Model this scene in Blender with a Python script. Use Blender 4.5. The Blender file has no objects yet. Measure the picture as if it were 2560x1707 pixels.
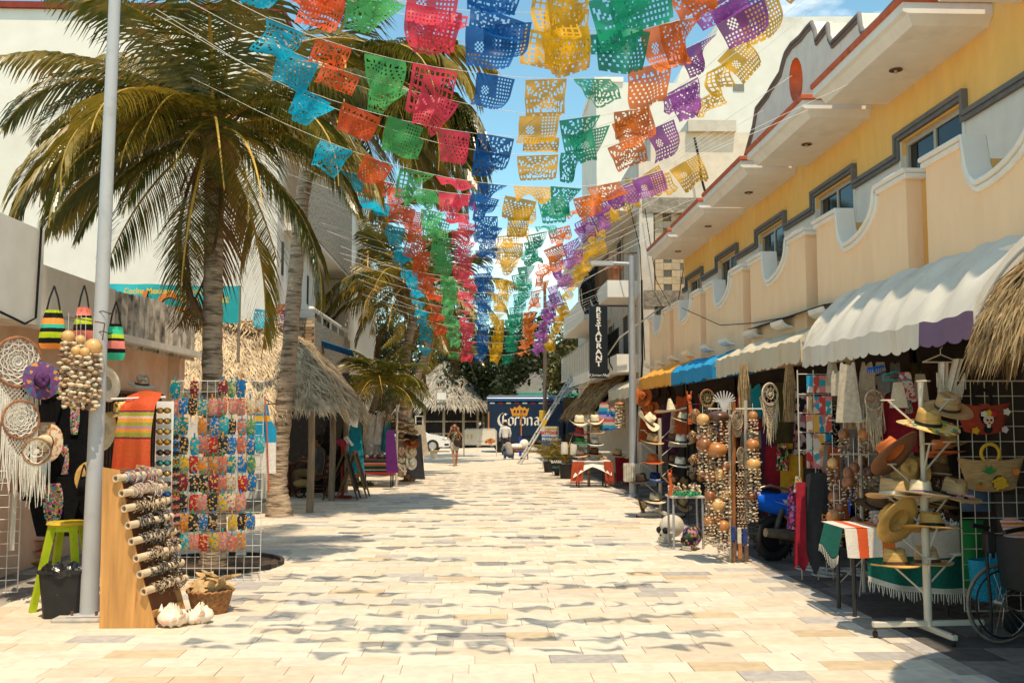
import bpy,bmesh,math,random
import numpy as np
from mathutils import Vector,Matrix,Euler
random.seed(7)
R=math.radians
S=bpy.context.scene
COL=S.collection
PITCH,YAW,CZ,FPX=math.atan(191.5/2400),math.atan(85/2400),1.85,2400.0
cd=bpy.data.cameras.new('camera');cam=bpy.data.objects.new('camera',cd);COL.objects.link(cam)
cd.sensor_width=36;cd.lens=FPX/2560*36;cd.clip_end=2000;cd.clip_start=.1
cam.location=(0,0,CZ);cam.rotation_euler=(R(90)+PITCH,0,-YAW)
S.camera=cam
SUNV=Vector((.10,-.36,1.0)).normalized()
W_=bpy.data.worlds.new('World');S.world=W_;W_.use_nodes=True
wn,wl=W_.node_tree.nodes,W_.node_tree.links
bg=wn['Background'];bg.inputs['Strength'].default_value=.15
sky=wn.new('ShaderNodeTexSky');sky.sky_type='NISHITA';sky.sun_disc=False
sky.sun_elevation=math.asin(SUNV.z);sky.sun_rotation=math.atan2(SUNV.x,SUNV.y)
sky.air_density=1.0;sky.dust_density=.35;sky.ozone_density=1.0
hs=wn.new('ShaderNodeMix');hs.data_type='RGBA';hs.blend_type='MULTIPLY';hs.inputs[0].default_value=1
hs.inputs[7].default_value=(.52,.67,.57,1)
tc=wn.new('ShaderNodeTexCoord');mp=wn.new('ShaderNodeMapping');mp.inputs['Scale'].default_value=(1.6,1.6,4.5)
nz=wn.new('ShaderNodeTexNoise');nz.inputs['Scale'].default_value=1.9;nz.inputs['Detail'].default_value=7;nz.inputs['Roughness'].default_value=.55
cr=wn.new('ShaderNodeValToRGB');cr.color_ramp.elements[0].position=.575;cr.color_ramp.elements[1].position=.72
cr.color_ramp.elements[1].color=(.72,.72,.72,1)
cm=wn.new('ShaderNodeMix');cm.data_type='RGBA';cm.inputs[7].default_value=(7.8,6.9,5.7,1)
wl.new(sky.outputs[0],hs.inputs[6]);wl.new(tc.outputs['Generated'],mp.inputs[0]);wl.new(mp.outputs[0],nz.inputs[0])
wl.new(nz.outputs[0],cr.inputs[0]);wl.new(cr.outputs[0],cm.inputs[0]);wl.new(hs.outputs[2],cm.inputs[6]);wl.new(cm.outputs[2],bg.inputs[0])
sd=bpy.data.lights.new('sun','SUN');sun=bpy.data.objects.new('sun',sd);COL.objects.link(sun)
sd.energy=2.05;sd.angle=R(.6);sd.color=(1,.825,.61)
sun.rotation_euler=SUNV.to_track_quat('Z','Y').to_euler();sun.location=(3,-8,30)
S.view_settings.view_transform='Standard';S.view_settings.look='None'
S.cycles.diffuse_bounces=6;S.cycles.max_bounces=12
S.view_settings.exposure=1.28;S.view_settings.gamma=1
_RM=cam.rotation_euler.to_matrix()
def ray(px,py):return _RM@Vector(((px-1280)/FPX,-(py-853.5)/FPX,-1))
def at(px,py,Y):
 r=ray(px,py);return Vector((0,0,CZ))+r*(Y/r.y)
def onx(px,py,X):
 r=ray(px,py);return Vector((0,0,CZ))+r*(X/r.x)
def gd(px,py,z=0):
 r=ray(px,py);return Vector((0,0,CZ))+r*((z-CZ)/r.z)
MATS={}
def _nodes(m):
 nt=m.node_tree;return nt,nt.nodes,nt.links,nt.nodes['Principled BSDF']
def c4(c):return(c[0],c[1],c[2],1)
def sc3(c,k):return tuple(max(0,min(1,x*k)) for x in c)
def mat(name,col,rough=.75,var=.14,scale=6,bump=.12,metal=0,spec=.3,trans=0,dirt=None,dscale=1.3,dlo=.55,dhi=.72,stretch=None,rnd=0,detail=5,bdist=.01,alpha=None,wear=None):
 if name in MATS:return MATS[name]
 m=bpy.data.materials.new(name);m.use_nodes=True;MATS[name]=m
 nt,n,l,b=_nodes(m)
 b.inputs['Roughness'].default_value=rough;b.inputs['Metallic'].default_value=metal
 b.inputs['Specular IOR Level'].default_value=spec
 t=n.new('ShaderNodeTexCoord');vec=t.outputs['Object']
 if stretch:
  mp=n.new('ShaderNodeMapping');mp.inputs['Scale'].default_value=stretch;l.new(vec,mp.inputs[0]);vec=mp.outputs[0]
 if rnd:
  oi=n.new('ShaderNodeObjectInfo');ad=n.new('ShaderNodeVectorMath');ad.operation='ADD'
  ml=n.new('ShaderNodeMath');ml.operation='MULTIPLY';ml.inputs[1].default_value=97
  l.new(oi.outputs['Random'],ml.inputs[0]);l.new(vec,ad.inputs[0]);l.new(ml.outputs[0],ad.inputs[1]);vec=ad.outputs[0]
 nz=n.new('ShaderNodeTexNoise');nz.inputs['Scale'].default_value=scale;nz.inputs['Detail'].default_value=detail;l.new(vec,nz.inputs[0])
 rp=n.new('ShaderNodeValToRGB');rp.color_ramp.elements[0].position=.3;rp.color_ramp.elements[1].position=.7
 rp.color_ramp.elements[0].color=c4(sc3(col,1-var));rp.color_ramp.elements[1].color=c4(sc3(col,1+var))
 l.new(nz.outputs[0],rp.inputs[0]);out=rp.outputs[0]
 if dirt:
  n2=n.new('ShaderNodeTexNoise');n2.inputs['Scale'].default_value=dscale;n2.inputs['Detail'].default_value=8;n2.inputs['Roughness'].default_value=.65
  l.new(vec,n2.inputs[0])
  r2=n.new('ShaderNodeValToRGB');r2.color_ramp.elements[0].position=dlo;r2.color_ramp.elements[1].position=dhi
  l.new(n2.outputs[0],r2.inputs[0])
  mx=n.new('ShaderNodeMix');mx.data_type='RGBA';mx.inputs[7].default_value=c4(dirt)
  l.new(r2.outputs[0],mx.inputs[0]);l.new(out,mx.inputs[6]);out=mx.outputs[2]
 if wear:
  ge=n.new('ShaderNodeNewGeometry')
  for(wc,ws,wlo,whi,wk) in wear:
   n3=n.new('ShaderNodeTexNoise');n3.inputs['Scale'].default_value=ws;n3.inputs['Detail'].default_value=6;n3.inputs['Roughness'].default_value=.6;l.new(ge.outputs['Position'],n3.inputs[0])
   r3=n.new('ShaderNodeValToRGB');r3.color_ramp.elements[0].position=wlo;r3.color_ramp.elements[1].position=whi;r3.color_ramp.elements[1].color=(wk,wk,wk,1);l.new(n3.outputs[0],r3.inputs[0])
   m3=n.new('ShaderNodeMix');m3.data_type='RGBA';m3.inputs[7].default_value=c4(wc);l.new(r3.outputs[0],m3.inputs[0]);l.new(out,m3.inputs[6]);out=m3.outputs[2]
 if rnd:
  hv=n.new('ShaderNodeHueSaturation');mr=n.new('ShaderNodeMapRange');mr.inputs[3].default_value=1-rnd;mr.inputs[4].default_value=1+rnd
  l.new(oi.outputs['Random'],mr.inputs[0]);l.new(mr.outputs[0],hv.inputs['Value']);l.new(out,hv.inputs['Color']);out=hv.outputs[0]
 l.new(out,b.inputs['Base Color'])
 if bump:
  bp=n.new('ShaderNodeBump');bp.inputs['Strength'].default_value=bump;bp.inputs['Distance'].default_value=bdist
  l.new(nz.outputs[0],bp.inputs['Height']);l.new(bp.outputs[0],b.inputs['Normal'])
 if trans:
  tr=n.new('ShaderNodeBsdfTranslucent');l.new(out,tr.inputs[0])
  ms=n.new('ShaderNodeMixShader');ms.inputs[0].default_value=trans
  l.new(b.outputs[0],ms.inputs[1]);l.new(tr.outputs[0],ms.inputs[2]);l.new(ms.outputs[0],n['Material Output'].inputs[0])
 if alpha is not None:b.inputs['Alpha'].default_value=alpha
 return m
def stripes(name,axis,period,stops,rough=.85,weave=160,bump=.2):
 """cloth with bands along one object axis; stops = [(position 0..1, colour)]"""
 if name in MATS:return MATS[name]
 m=bpy.data.materials.new(name);m.use_nodes=True;MATS[name]=m
 nt,n,l,b=_nodes(m);b.inputs['Roughness'].default_value=rough;b.inputs['Specular IOR Level'].default_value=.15
 t=n.new('ShaderNodeTexCoord');sp=n.new('ShaderNodeSeparateXYZ');l.new(t.outputs['Object'],sp.inputs[0])
 nz=n.new('ShaderNodeTexNoise');nz.inputs['Scale'].default_value=30;l.new(t.outputs['Object'],nz.inputs[0])
 a=n.new('ShaderNodeMath');a.operation='MULTIPLY_ADD';a.inputs[1].default_value=.012;l.new(nz.outputs[0],a.inputs[0]);l.new(sp.outputs[axis],a.inputs[2])
 d=n.new('ShaderNodeMath');d.operation='DIVIDE';d.inputs[1].default_value=period;l.new(a.outputs[0],d.inputs[0])
 f=n.new('ShaderNodeMath');f.operation='FRACT';l.new(d.outputs[0],f.inputs[0])
 rp=n.new('ShaderNodeValToRGB');rp.color_ramp.interpolation='CONSTANT'
 e=rp.color_ramp.elements
 while len(e)<len(stops):e.new(.5)
 for k,(p,c) in enumerate(stops):e[k].position=p;e[k].color=c4(c)
 l.new(f.outputs[0],rp.inputs[0])
 w=n.new('ShaderNodeTexNoise');w.inputs['Scale'].default_value=weave;l.new(t.outputs['Object'],w.inputs[0])
 hv=n.new('ShaderNodeHueSaturation');mr=n.new('ShaderNodeMapRange');mr.inputs[3].default_value=.65;mr.inputs[4].default_value=1.3
 l.new(w.outputs[0],mr.inputs[0]);l.new(mr.outputs[0],hv.inputs['Value']);l.new(rp.outputs[0],hv.inputs['Color']);l.new(hv.outputs[0],b.inputs['Base Color'])
 bp=n.new('ShaderNodeBump');bp.inputs['Strength'].default_value=bump;bp.inputs['Distance'].default_value=.005
 l.new(w.outputs[0],bp.inputs['Height']);l.new(bp.outputs[0],b.inputs['Normal'])
 return m
def printed(name,cols,scale=28,rough=.6,trans=0,kind='F1',gloss=.2,coat=0):
 """cloth or painted ware printed all over with blotches of several colours, a different cut of it on every object"""
 if name in MATS:return MATS[name]
 m=bpy.data.materials.new(name);m.use_nodes=True;MATS[name]=m
 nt,n,l,b=_nodes(m);b.inputs['Roughness'].default_value=rough;b.inputs['Specular IOR Level'].default_value=gloss
 b.inputs['Coat Weight'].default_value=coat;b.inputs['Coat Roughness'].default_value=.12
 t=n.new('ShaderNodeTexCoord');oi=n.new('ShaderNodeObjectInfo')
 ml=n.new('ShaderNodeMath');ml.operation='MULTIPLY';ml.inputs[1].default_value=53;l.new(oi.outputs['Random'],ml.inputs[0])
 ad=n.new('ShaderNodeVectorMath');ad.operation='ADD';l.new(t.outputs['Object'],ad.inputs[0]);l.new(ml.outputs[0],ad.inputs[1])
 vo=n.new('ShaderNodeTexVoronoi');vo.feature=kind;vo.inputs['Scale'].default_value=scale;l.new(ad.outputs[0],vo.inputs['Vector'])
 sp=n.new('ShaderNodeSeparateColor');l.new(vo.outputs['Color'],sp.inputs[0])
 rp=n.new('ShaderNodeValToRGB');rp.color_ramp.interpolation='CONSTANT';e=rp.color_ramp.elements
 while len(e)<len(cols):e.new(.5)
 for k,c in enumerate(cols):e[k].position=k/len(cols);e[k].color=c4(c)
 l.new(sp.outputs[0],rp.inputs[0]);l.new(rp.outputs[0],b.inputs['Base Color'])
 if trans:
  tr=n.new('ShaderNodeBsdfTranslucent');l.new(rp.outputs[0],tr.inputs[0]);ms=n.new('ShaderNodeMixShader');ms.inputs[0].default_value=trans
  l.new(b.outputs[0],ms.inputs[1]);l.new(tr.outputs[0],ms.inputs[2]);l.new(ms.outputs[0],n['Material Output'].inputs[0])
 return m
def glass_mat():
 m=bpy.data.materials.new('window_glass');m.use_nodes=True;nt,n,l,b=_nodes(m);MATS['glass']=m
 b.inputs['Base Color'].default_value=(.008,.010,.012,1);b.inputs['Roughness'].default_value=.05;b.inputs['Specular IOR Level'].default_value=.3
 return m
class MB:
 def __init__(s):s.v=[];s.f=[];s.mi=[];s.mats=[]
 def m(s,mt):
  if mt is None:return 0
  if mt not in s.mats:s.mats.append(mt)
  return s.mats.index(mt)
 def add(s,vs,fs,mt=None,M=None):
  o=len(s.v);k=s.m(mt)
  if M is not None:vs=[M@Vector(v) for v in vs]
  s.v+=[tuple(v) for v in vs];s.f+=[tuple(i+o for i in f) for f in fs];s.mi+=[k]*len(fs);return s
 def box(s,c,d,mt=None,rot=None,M=None):
  x,y,z=d[0]/2,d[1]/2,d[2]/2
  vs=[Vector(p) for p in((-x,-y,-z),(x,-y,-z),(x,y,-z),(-x,y,-z),(-x,-y,z),(x,-y,z),(x,y,z),(-x,y,z))]
  if rot is not None:
   q=Euler(rot).to_matrix() if not isinstance(rot,Matrix) else rot
   vs=[q@v for v in vs]
  vs=[v+Vector(c) for v in vs]
  return s.add(vs,[(0,3,2,1),(4,5,6,7),(0,1,5,4),(1,2,6,5),(2,3,7,6),(3,0,4,7)],mt,M)
 def bb(s,a,b,mt=None):
  return s.box([(p+q)/2 for p,q in zip(a,b)],[abs(q-p) for p,q in zip(a,b)],mt)
 def tube(s,pts,r,n=6,mt=None,cap=True,flat=1.0,M=None):
  pts=[Vector(p) for p in pts];rs=r if isinstance(r,(list,tuple)) else[r]*len(pts)
  vs=[];fs=[];up=None
  for i,p in enumerate(pts):
   t=(pts[min(i+1,len(pts)-1)]-pts[max(i-1,0)])
   t=t.normalized() if t.length>1e-9 else Vector((0,0,1))
   if up is None:up=Vector((0,0,1)) if abs(t.z)<.9 else Vector((0,1,0))
   a=t.cross(up)
   if a.length<1e-6:a=t.cross(Vector((1,.3,0)))
   a.normalize();b_=a.cross(t).normalized();up=b_
   for k in range(n):
    w=2*math.pi*k/n;vs.append(p+a*(math.cos(w)*rs[i])+b_*(math.sin(w)*rs[i]*flat))
  for i in range(len(pts)-1):
   for k in range(n):
    k2=(k+1)%n;fs.append((i*n+k,i*n+k2,(i+1)*n+k2,(i+1)*n+k))
  if cap:fs+=[tuple(range(n-1,-1,-1)),tuple((len(pts)-1)*n+k for k in range(n))]
  return s.add(vs,fs,mt,M)
 def lathe(s,prof,n=16,mt=None,M=None,fn=None,cap=False):
  vs=[];fs=[]
  for(r,z) in prof:
   for k in range(n):
    w=2*math.pi*k/n;p=Vector((r*math.cos(w),r*math.sin(w),z));vs.append(fn(p,w) if fn else p)
  for i in range(len(prof)-1):
   for k in range(n):
    k2=(k+1)%n;fs.append((i*n+k,i*n+k2,(i+1)*n+k2,(i+1)*n+k))
  if cap:fs+=[tuple(range(n-1,-1,-1)),tuple((len(prof)-1)*n+k for k in range(n))]
  return s.add(vs,fs,mt,M)
 def ell(s,c,r,n=10,k=7,mt=None,M=None,fn=None):
  if not isinstance(r,(list,tuple)):r=(r,r,r)
  vs=[Vector((0,0,-1))];fs=[]
  for i in range(1,k):
   a=-math.pi/2+math.pi*i/k
   for j in range(n):w=2*math.pi*j/n;vs.append(Vector((math.cos(a)*math.cos(w),math.cos(a)*math.sin(w),math.sin(a))))
  vs.append(Vector((0,0,1)));top=len(vs)-1
  for j in range(n):
   j2=(j+1)%n;fs.append((0,1+j2,1+j));fs.append((top,1+(k-2)*n+j,1+(k-2)*n+j2))
   for i in range(k-2):fs.append((1+i*n+j,1+i*n+j2,1+(i+1)*n+j2,1+(i+1)*n+j))
  if fn:vs=[fn(v) for v in vs]
  vs=[Vector((v.x*r[0]+c[0],v.y*r[1]+c[1],v.z*r[2]+c[2])) for v in vs]
  return s.add(vs,fs,mt,M)
 def prism(s,poly,t,mt=None,M=None):
  """outline in local XY extruded by t along +Z"""
  n=len(poly);vs=[(p[0],p[1],0) for p in poly]+[(p[0],p[1],t) for p in poly]
  fs=[tuple(range(n-1,-1,-1)),tuple(range(n,2*n))]+[(i,(i+1)%n,n+(i+1)%n,n+i) for i in range(n)]
  return s.add(vs,fs,mt,M)
 def sheet(s,fn,nu,nv,mt=None,keep=None,M=None):
  vs=[fn(i/nu,j/nv) for j in range(nv+1) for i in range(nu+1)]
  fs=[(j*(nu+1)+i,j*(nu+1)+i+1,(j+1)*(nu+1)+i+1,(j+1)*(nu+1)+i) for j in range(nv) for i in range(nu) if keep is None or keep(i,j)]
  if keep:
   us=sorted({i for f in fs for i in f});ix={a:b for b,a in enumerate(us)};vs=[vs[a] for a in us];fs=[tuple(ix[a] for a in f) for f in fs]
  return s.add(vs,fs,mt,M)
 def data(s,name,mt=None,smooth=False,bevel=0,solid=0,seg=1):
  me=bpy.data.meshes.new(name);me.from_pydata(s.v,[],s.f)
  if bevel or solid:
   b=bmesh.new();b.from_mesh(me)
   if solid:
    bmesh.ops.recalc_face_normals(b,faces=b.faces);bmesh.ops.solidify(b,geom=b.faces[:],thickness=solid)
   if bevel:
    es=[e for e in b.edges if len(e.link_faces)==2 and e.calc_face_angle(0)>.5]
    bmesh.ops.bevel(b,geom=es,offset=bevel,segments=seg,affect='EDGES',profile=.6)
   b.to_mesh(me);b.free()
  elif s.mi and max(s.mi)>0:me.polygons.foreach_set('material_index',s.mi)
  for k in(s.mats or([mt] if mt else[])):me.materials.append(k)
  if smooth:
   me.shade_smooth();me.set_sharp_from_angle(angle=R(smooth if smooth>1 else 42))
  me.update();return me
 def build(s,name,mt=None,parent=None,smooth=False,bevel=0,solid=0,world=True,loc=None,seg=1):
  """link as one object; world=True: the vertices are in world coordinates and are brought into the parent's frame"""
  if parent is not None and world and loc is None:
   T=world_of(parent).inverted();s.v=[tuple(T@Vector(v)) for v in s.v]
  return put(name,s.data(name,mt,smooth,bevel,solid,seg),parent,loc)
def world_of(o):
 M=Matrix.LocRotScale(o.location,o.rotation_euler,o.scale)
 return world_of(o.parent)@M if o.parent else M
def put(name,me,parent=None,loc=None,rot=None,scale=None):
 o=bpy.data.objects.new(name,me);COL.objects.link(o)
 if parent is not None:o.parent=parent
 if loc is not None:o.location=loc
 if rot is not None:o.rotation_euler=rot
 if scale is not None:o.scale=scale if isinstance(scale,(tuple,list,Vector)) else(scale,)*3
 return o
def tag(o,label=None,cat=None,group=None,kind=None):
 if label:o['label']=label
 if cat:o['category']=cat
 if group:o['group']=group
 if kind:o['kind']=kind
 return o
def thing(name,label,cat,loc=(0,0,0),group=None,rot=None,scale=None):
 return tag(put(name,None,None,loc,rot,scale),label,cat,group)
def dup(o,parent=None):
 c=o.copy();COL.objects.link(c)
 if parent is not None:c.parent=parent
 for ch in[x for x in KIDS.get(o.name,o.children)]:dup(ch,c)
 return c
KIDS={}
def copy_thing(root,loc,rot=None,scale=None,label=None,group=None,cat=None):
 c=dup(root);c.location=loc
 if rot is not None:c.rotation_euler=rot
 if scale is not None:c.scale=scale if isinstance(scale,(tuple,list)) else(scale,)*3
 if label:c['label']=label
 if group:c['group']=group
 if cat:c['category']=cat
 return c
FONT=None
def text_mb(txt,size,M,depth=.004,mt=None,mb=None,bold=0,sx=1.0,shear=0,align='CENTER',spacing=1.0):
 """lettering as geometry; M places local XY (text plane) in the world"""
 cu=bpy.data.curves.new('lettering','FONT');cu.body=txt;cu.size=size;cu.extrude=depth/2;cu.offset=bold;cu.shear=shear
 cu.align_x=align;cu.align_y='CENTER';cu.resolution_u=2;cu.space_character=spacing;cu.space_line=.85
 o=bpy.data.objects.new('lettering',cu);COL.objects.link(o)
 dg=bpy.context.evaluated_depsgraph_get();me=o.evaluated_get(dg).to_mesh()
 mb=mb or MB();mb.add([Vector((v.co.x*sx,v.co.y,v.co.z)) for v in me.vertices],[tuple(p.vertices) for p in me.polygons],mt,M)
 o.evaluated_get(dg).to_mesh_clear();bpy.data.objects.remove(o);bpy.data.curves.remove(cu)
 return mb
def frame(o,x,y):
 """matrix whose local x,y axes are the given directions and whose z is their normal"""
 x=Vector(x).normalized();y=Vector(y);y=(y-x*y.dot(x)).normalized();z=x.cross(y)
 return Matrix(((x.x,y.x,z.x,o[0]),(x.y,y.y,z.y,o[1]),(x.z,y.z,z.z,o[2]),(0,0,0,1)))
def facing(o):return frame(o,(1,0,0),(0,0,1))
def U(a,b):return random.uniform(a,b)
ORD=['first','second','third','fourth','fifth','sixth','seventh','eighth','ninth','tenth','eleventh','twelfth']
def ordinal(n):
 if n<=12:return ORD[n-1]
 teens=['thirteenth','fourteenth','fifteenth','sixteenth','seventeenth','eighteenth','nineteenth']
 if n<20:return teens[n-13]
 t={2:'twent',3:'thirt'}[n//10]
 return t+'ieth' if n%10==0 else t+'y-'+ORD[n%10-1]
# ============= SETTING: ground, paving
GL=glass_mat()
M_sand=mat('sandy_ground',(.42,.36,.28),.9,.2,3)
M_bed=mat('mortar_bed',(.42,.36,.28),.95,.2,20)
WEAR=[((.40,.33,.25),.55,.52,.8,.5),((.24,.2,.16),5.5,.66,.72,.55)]
PAVE=[mat('paver_cream',(.66,.58,.46),.85,.10,9,.15,wear=WEAR,rnd=.05,dirt=(.56,.48,.37),dscale=4,dlo=.56,dhi=.85),mat('paver_peach',(.62,.51,.38),.85,.10,9,.15,wear=WEAR,rnd=.06,dirt=(.53,.42,.3),dscale=4,dlo=.56,dhi=.85),mat('paver_sand',(.60,.53,.42),.85,.10,9,.15,wear=WEAR,rnd=.06,dirt=(.5,.43,.33),dscale=4,dlo=.56,dhi=.85),mat('paver_grey',(.42,.39,.355),.85,.16,14,.2,wear=WEAR,rnd=.12),mat('paver_dark',(.34,.315,.285),.85,.18,14,.2,wear=WEAR,rnd=.12),mat('paver_ochre',(.54,.42,.27),.85,.12,9,.15,wear=WEAR,rnd=.06)]
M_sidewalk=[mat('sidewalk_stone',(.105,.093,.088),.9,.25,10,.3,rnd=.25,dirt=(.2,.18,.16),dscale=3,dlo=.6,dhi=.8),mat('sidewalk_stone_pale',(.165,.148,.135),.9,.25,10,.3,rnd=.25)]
M_walk_l=[mat('left_walk_stone',(.24,.215,.19),.9,.25,10,.3,rnd=.2),mat('left_walk_stone_pale',(.32,.29,.25),.9,.25,10,.3,rnd=.2)]
g=MB();g.sheet(lambda u,v:(-300+600*u,-60+760*v,-.05),6,6);tag(g.build('ground',M_sand),kind='structure')
def paving(name,x0,x1,y0,y1,rowd,lens,mats,wts,near,ymax,z=0.0,seed=1,bed=M_bed):
 """bed slab + pavers; the `near` pavers that show largest are objects of their own, the rest one mesh"""
 rg=random.Random(seed)
 root=MB();root.bb((x0,y0,z-.06),(x1,y1,z-.009));root=tag(root.build(name,bed),kind='structure')
 cache={};far=MB();cnt=0;y=y0
 while y<ymax:
  x=x0-rg.random()*lens[0]*.9
  while x<x1:
   L=rg.choice(lens);a,b=max(x,x0),min(x+L,x1);x+=L
   if b-a<.05:continue
   mt=rg.choices(mats,wts)[0]
   yc,xc=y+rowd/2,(a+b)/2
   sx=(1195+xc/max(yc,.1)*2400)
   vis=yc>6.62 and-60<sx<2620
   dz=rg.uniform(-.0016,.0016);w=b-a-.004;d=rowd-.004
   if vis and cnt<near:
    key=(round(w,3),mt.name)
    if key not in cache:
     q=MB();q.box((0,0,-.0045),(w,d,.009));cache[key]=q.data('paver',mt,bevel=.0025)
    put('paver',cache[key],root,(xc,yc,z+dz));cnt+=1
   else:
    k=far.m(mt);o=len(far.v);zz=z+dz
    far.v+=[(xc-w/2,yc-d/2,zz),(xc+w/2,yc-d/2,zz),(xc+w/2,yc+d/2,zz),(xc-w/2,yc+d/2,zz),(xc-w/2,yc-d/2,zz-.012),(xc+w/2,yc-d/2,zz-.012),(xc+w/2,yc+d/2,zz-.012),(xc-w/2,yc+d/2,zz-.012)]
    far.f+=[(o,o+1,o+2,o+3),(o,o+4,o+5,o+1),(o+1,o+5,o+6,o+2),(o+2,o+6,o+7,o+3),(o+3,o+7,o+4,o)];far.mi+=[k]*5
  y+=rowd
 tag(far.build('paver',None,root),kind='stuff');return root
street=paving('street',-4.7,3.42,1.0,64,.268,(.42,.5,.58),PAVE,(38,26,21,10,2,4),300,63.5,0,3)
kerb=paving('kerb_strip',3.42,3.68,1.0,64,.5,(.26,),[PAVE[3],PAVE[2],mat('paver_kerb',(.33,.29,.24),.9,.2,9,.2)],(2,1,3),60,60,-.002,5)
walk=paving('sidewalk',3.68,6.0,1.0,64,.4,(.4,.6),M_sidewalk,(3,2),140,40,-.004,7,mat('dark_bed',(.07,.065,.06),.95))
walkl=paving('sidewalk',-9.5,-4.7,1.0,64,.4,(.4,.6),M_walk_l,(3,2),120,30,-.004,9,mat('dark_bed2',(.14,.125,.11),.95))
# ============= YELLOW HOTEL (right)
M_yel=mat('yellow_stucco',(.95,.57,.17),.9,.06,5,.25,dirt=(.90,.54,.2),dscale=1.5,bdist=.006,stretch=(1,1,.35))
M_peach=mat('peach_stucco',(.95,.66,.40),.9,.04,5,.25,dirt=(.86,.57,.34),dscale=1.6,dlo=.56,dhi=.85,bdist=.006,stretch=(1,1,.3))
M_white=mat('white_plaster',(.80,.76,.68),.85,.04,5,.15,dirt=(.62,.55,.45),dscale=1.7,dlo=.57,dhi=.85,bdist=.006,stretch=(1,1,.35))
M_band=mat('cream_band',(.80,.75,.66),.85,.05,5,.15,bdist=.006)
M_grey=mat('grey_trim',(.17,.16,.155),.7,.1,8,.1)
M_terra=mat('terracotta_paint',(.52,.125,.055),.75,.16,9,.2,dirt=(.2,.06,.035),dscale=5,dlo=.55,dhi=.75)
M_gable=mat('gable_plaster',(.74,.68,.59),.9,.07,4,.15,dirt=(.4,.36,.3),dscale=2,dlo=.6,dhi=.85)
M_alu=mat('aluminium',(.55,.5,.42),.45,.05,5,0,.3)
M_curt=mat('dark_curtain',(.035,.03,.03),.9,.3,3,stretch=(12,12,.5))
M_rust=mat('rusty_metal',(.16,.075,.035),.8,.4,20)
XO,XI=4.5,5.43
hotel=thing('building','yellow two storey hotel with curved balcony walls and red edged eaves','building',(XI,16,0))
w=MB();Y0,Y1=2.0,25.0
BAYS=[3.39+3.13*k for k in range(0,7)]
BL=2.72
op=[]
for n in BAYS:op.append((n+.70,n+2.25))
zs_sill,zs_top=4.0,5.37
ys=[Y0]+[v for o in op for v in o]+[Y1]
wy,wb=MB(),MB()
for i in range(0,len(ys)-1,2):
 wy.bb((XI,ys[i],5.2),(XI+.3,ys[i+1],7.0));wb.bb((XI,ys[i],2.9),(XI+.3,ys[i+1],5.2))
for a,b in op:
 wy.bb((XI,a,zs_top),(XI+.3,b,7.0));wb.bb((XI,a,2.9),(XI+.3,b,zs_sill))
wy.bb((XI+.3,Y0,2.9),(XI+5,Y0+.3,7.0));wy.bb((XI+.3,Y1-.3,0),(XI+5,Y1,7.0))
wy.bb((XI+.1,Y0,6.7),(XI+5,Y1,6.95))
wy.build('wall',M_yel,hotel);wb.build('wall_band',M_band,hotel)
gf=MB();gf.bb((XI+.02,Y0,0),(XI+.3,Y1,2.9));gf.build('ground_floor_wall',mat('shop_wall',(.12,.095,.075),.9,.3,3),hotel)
fl=MB();fl.bb((XO+.175,Y0,2.72),(XI-.002,Y1,3.34));fl.build('floor_slab',M_peach,hotel)
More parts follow.
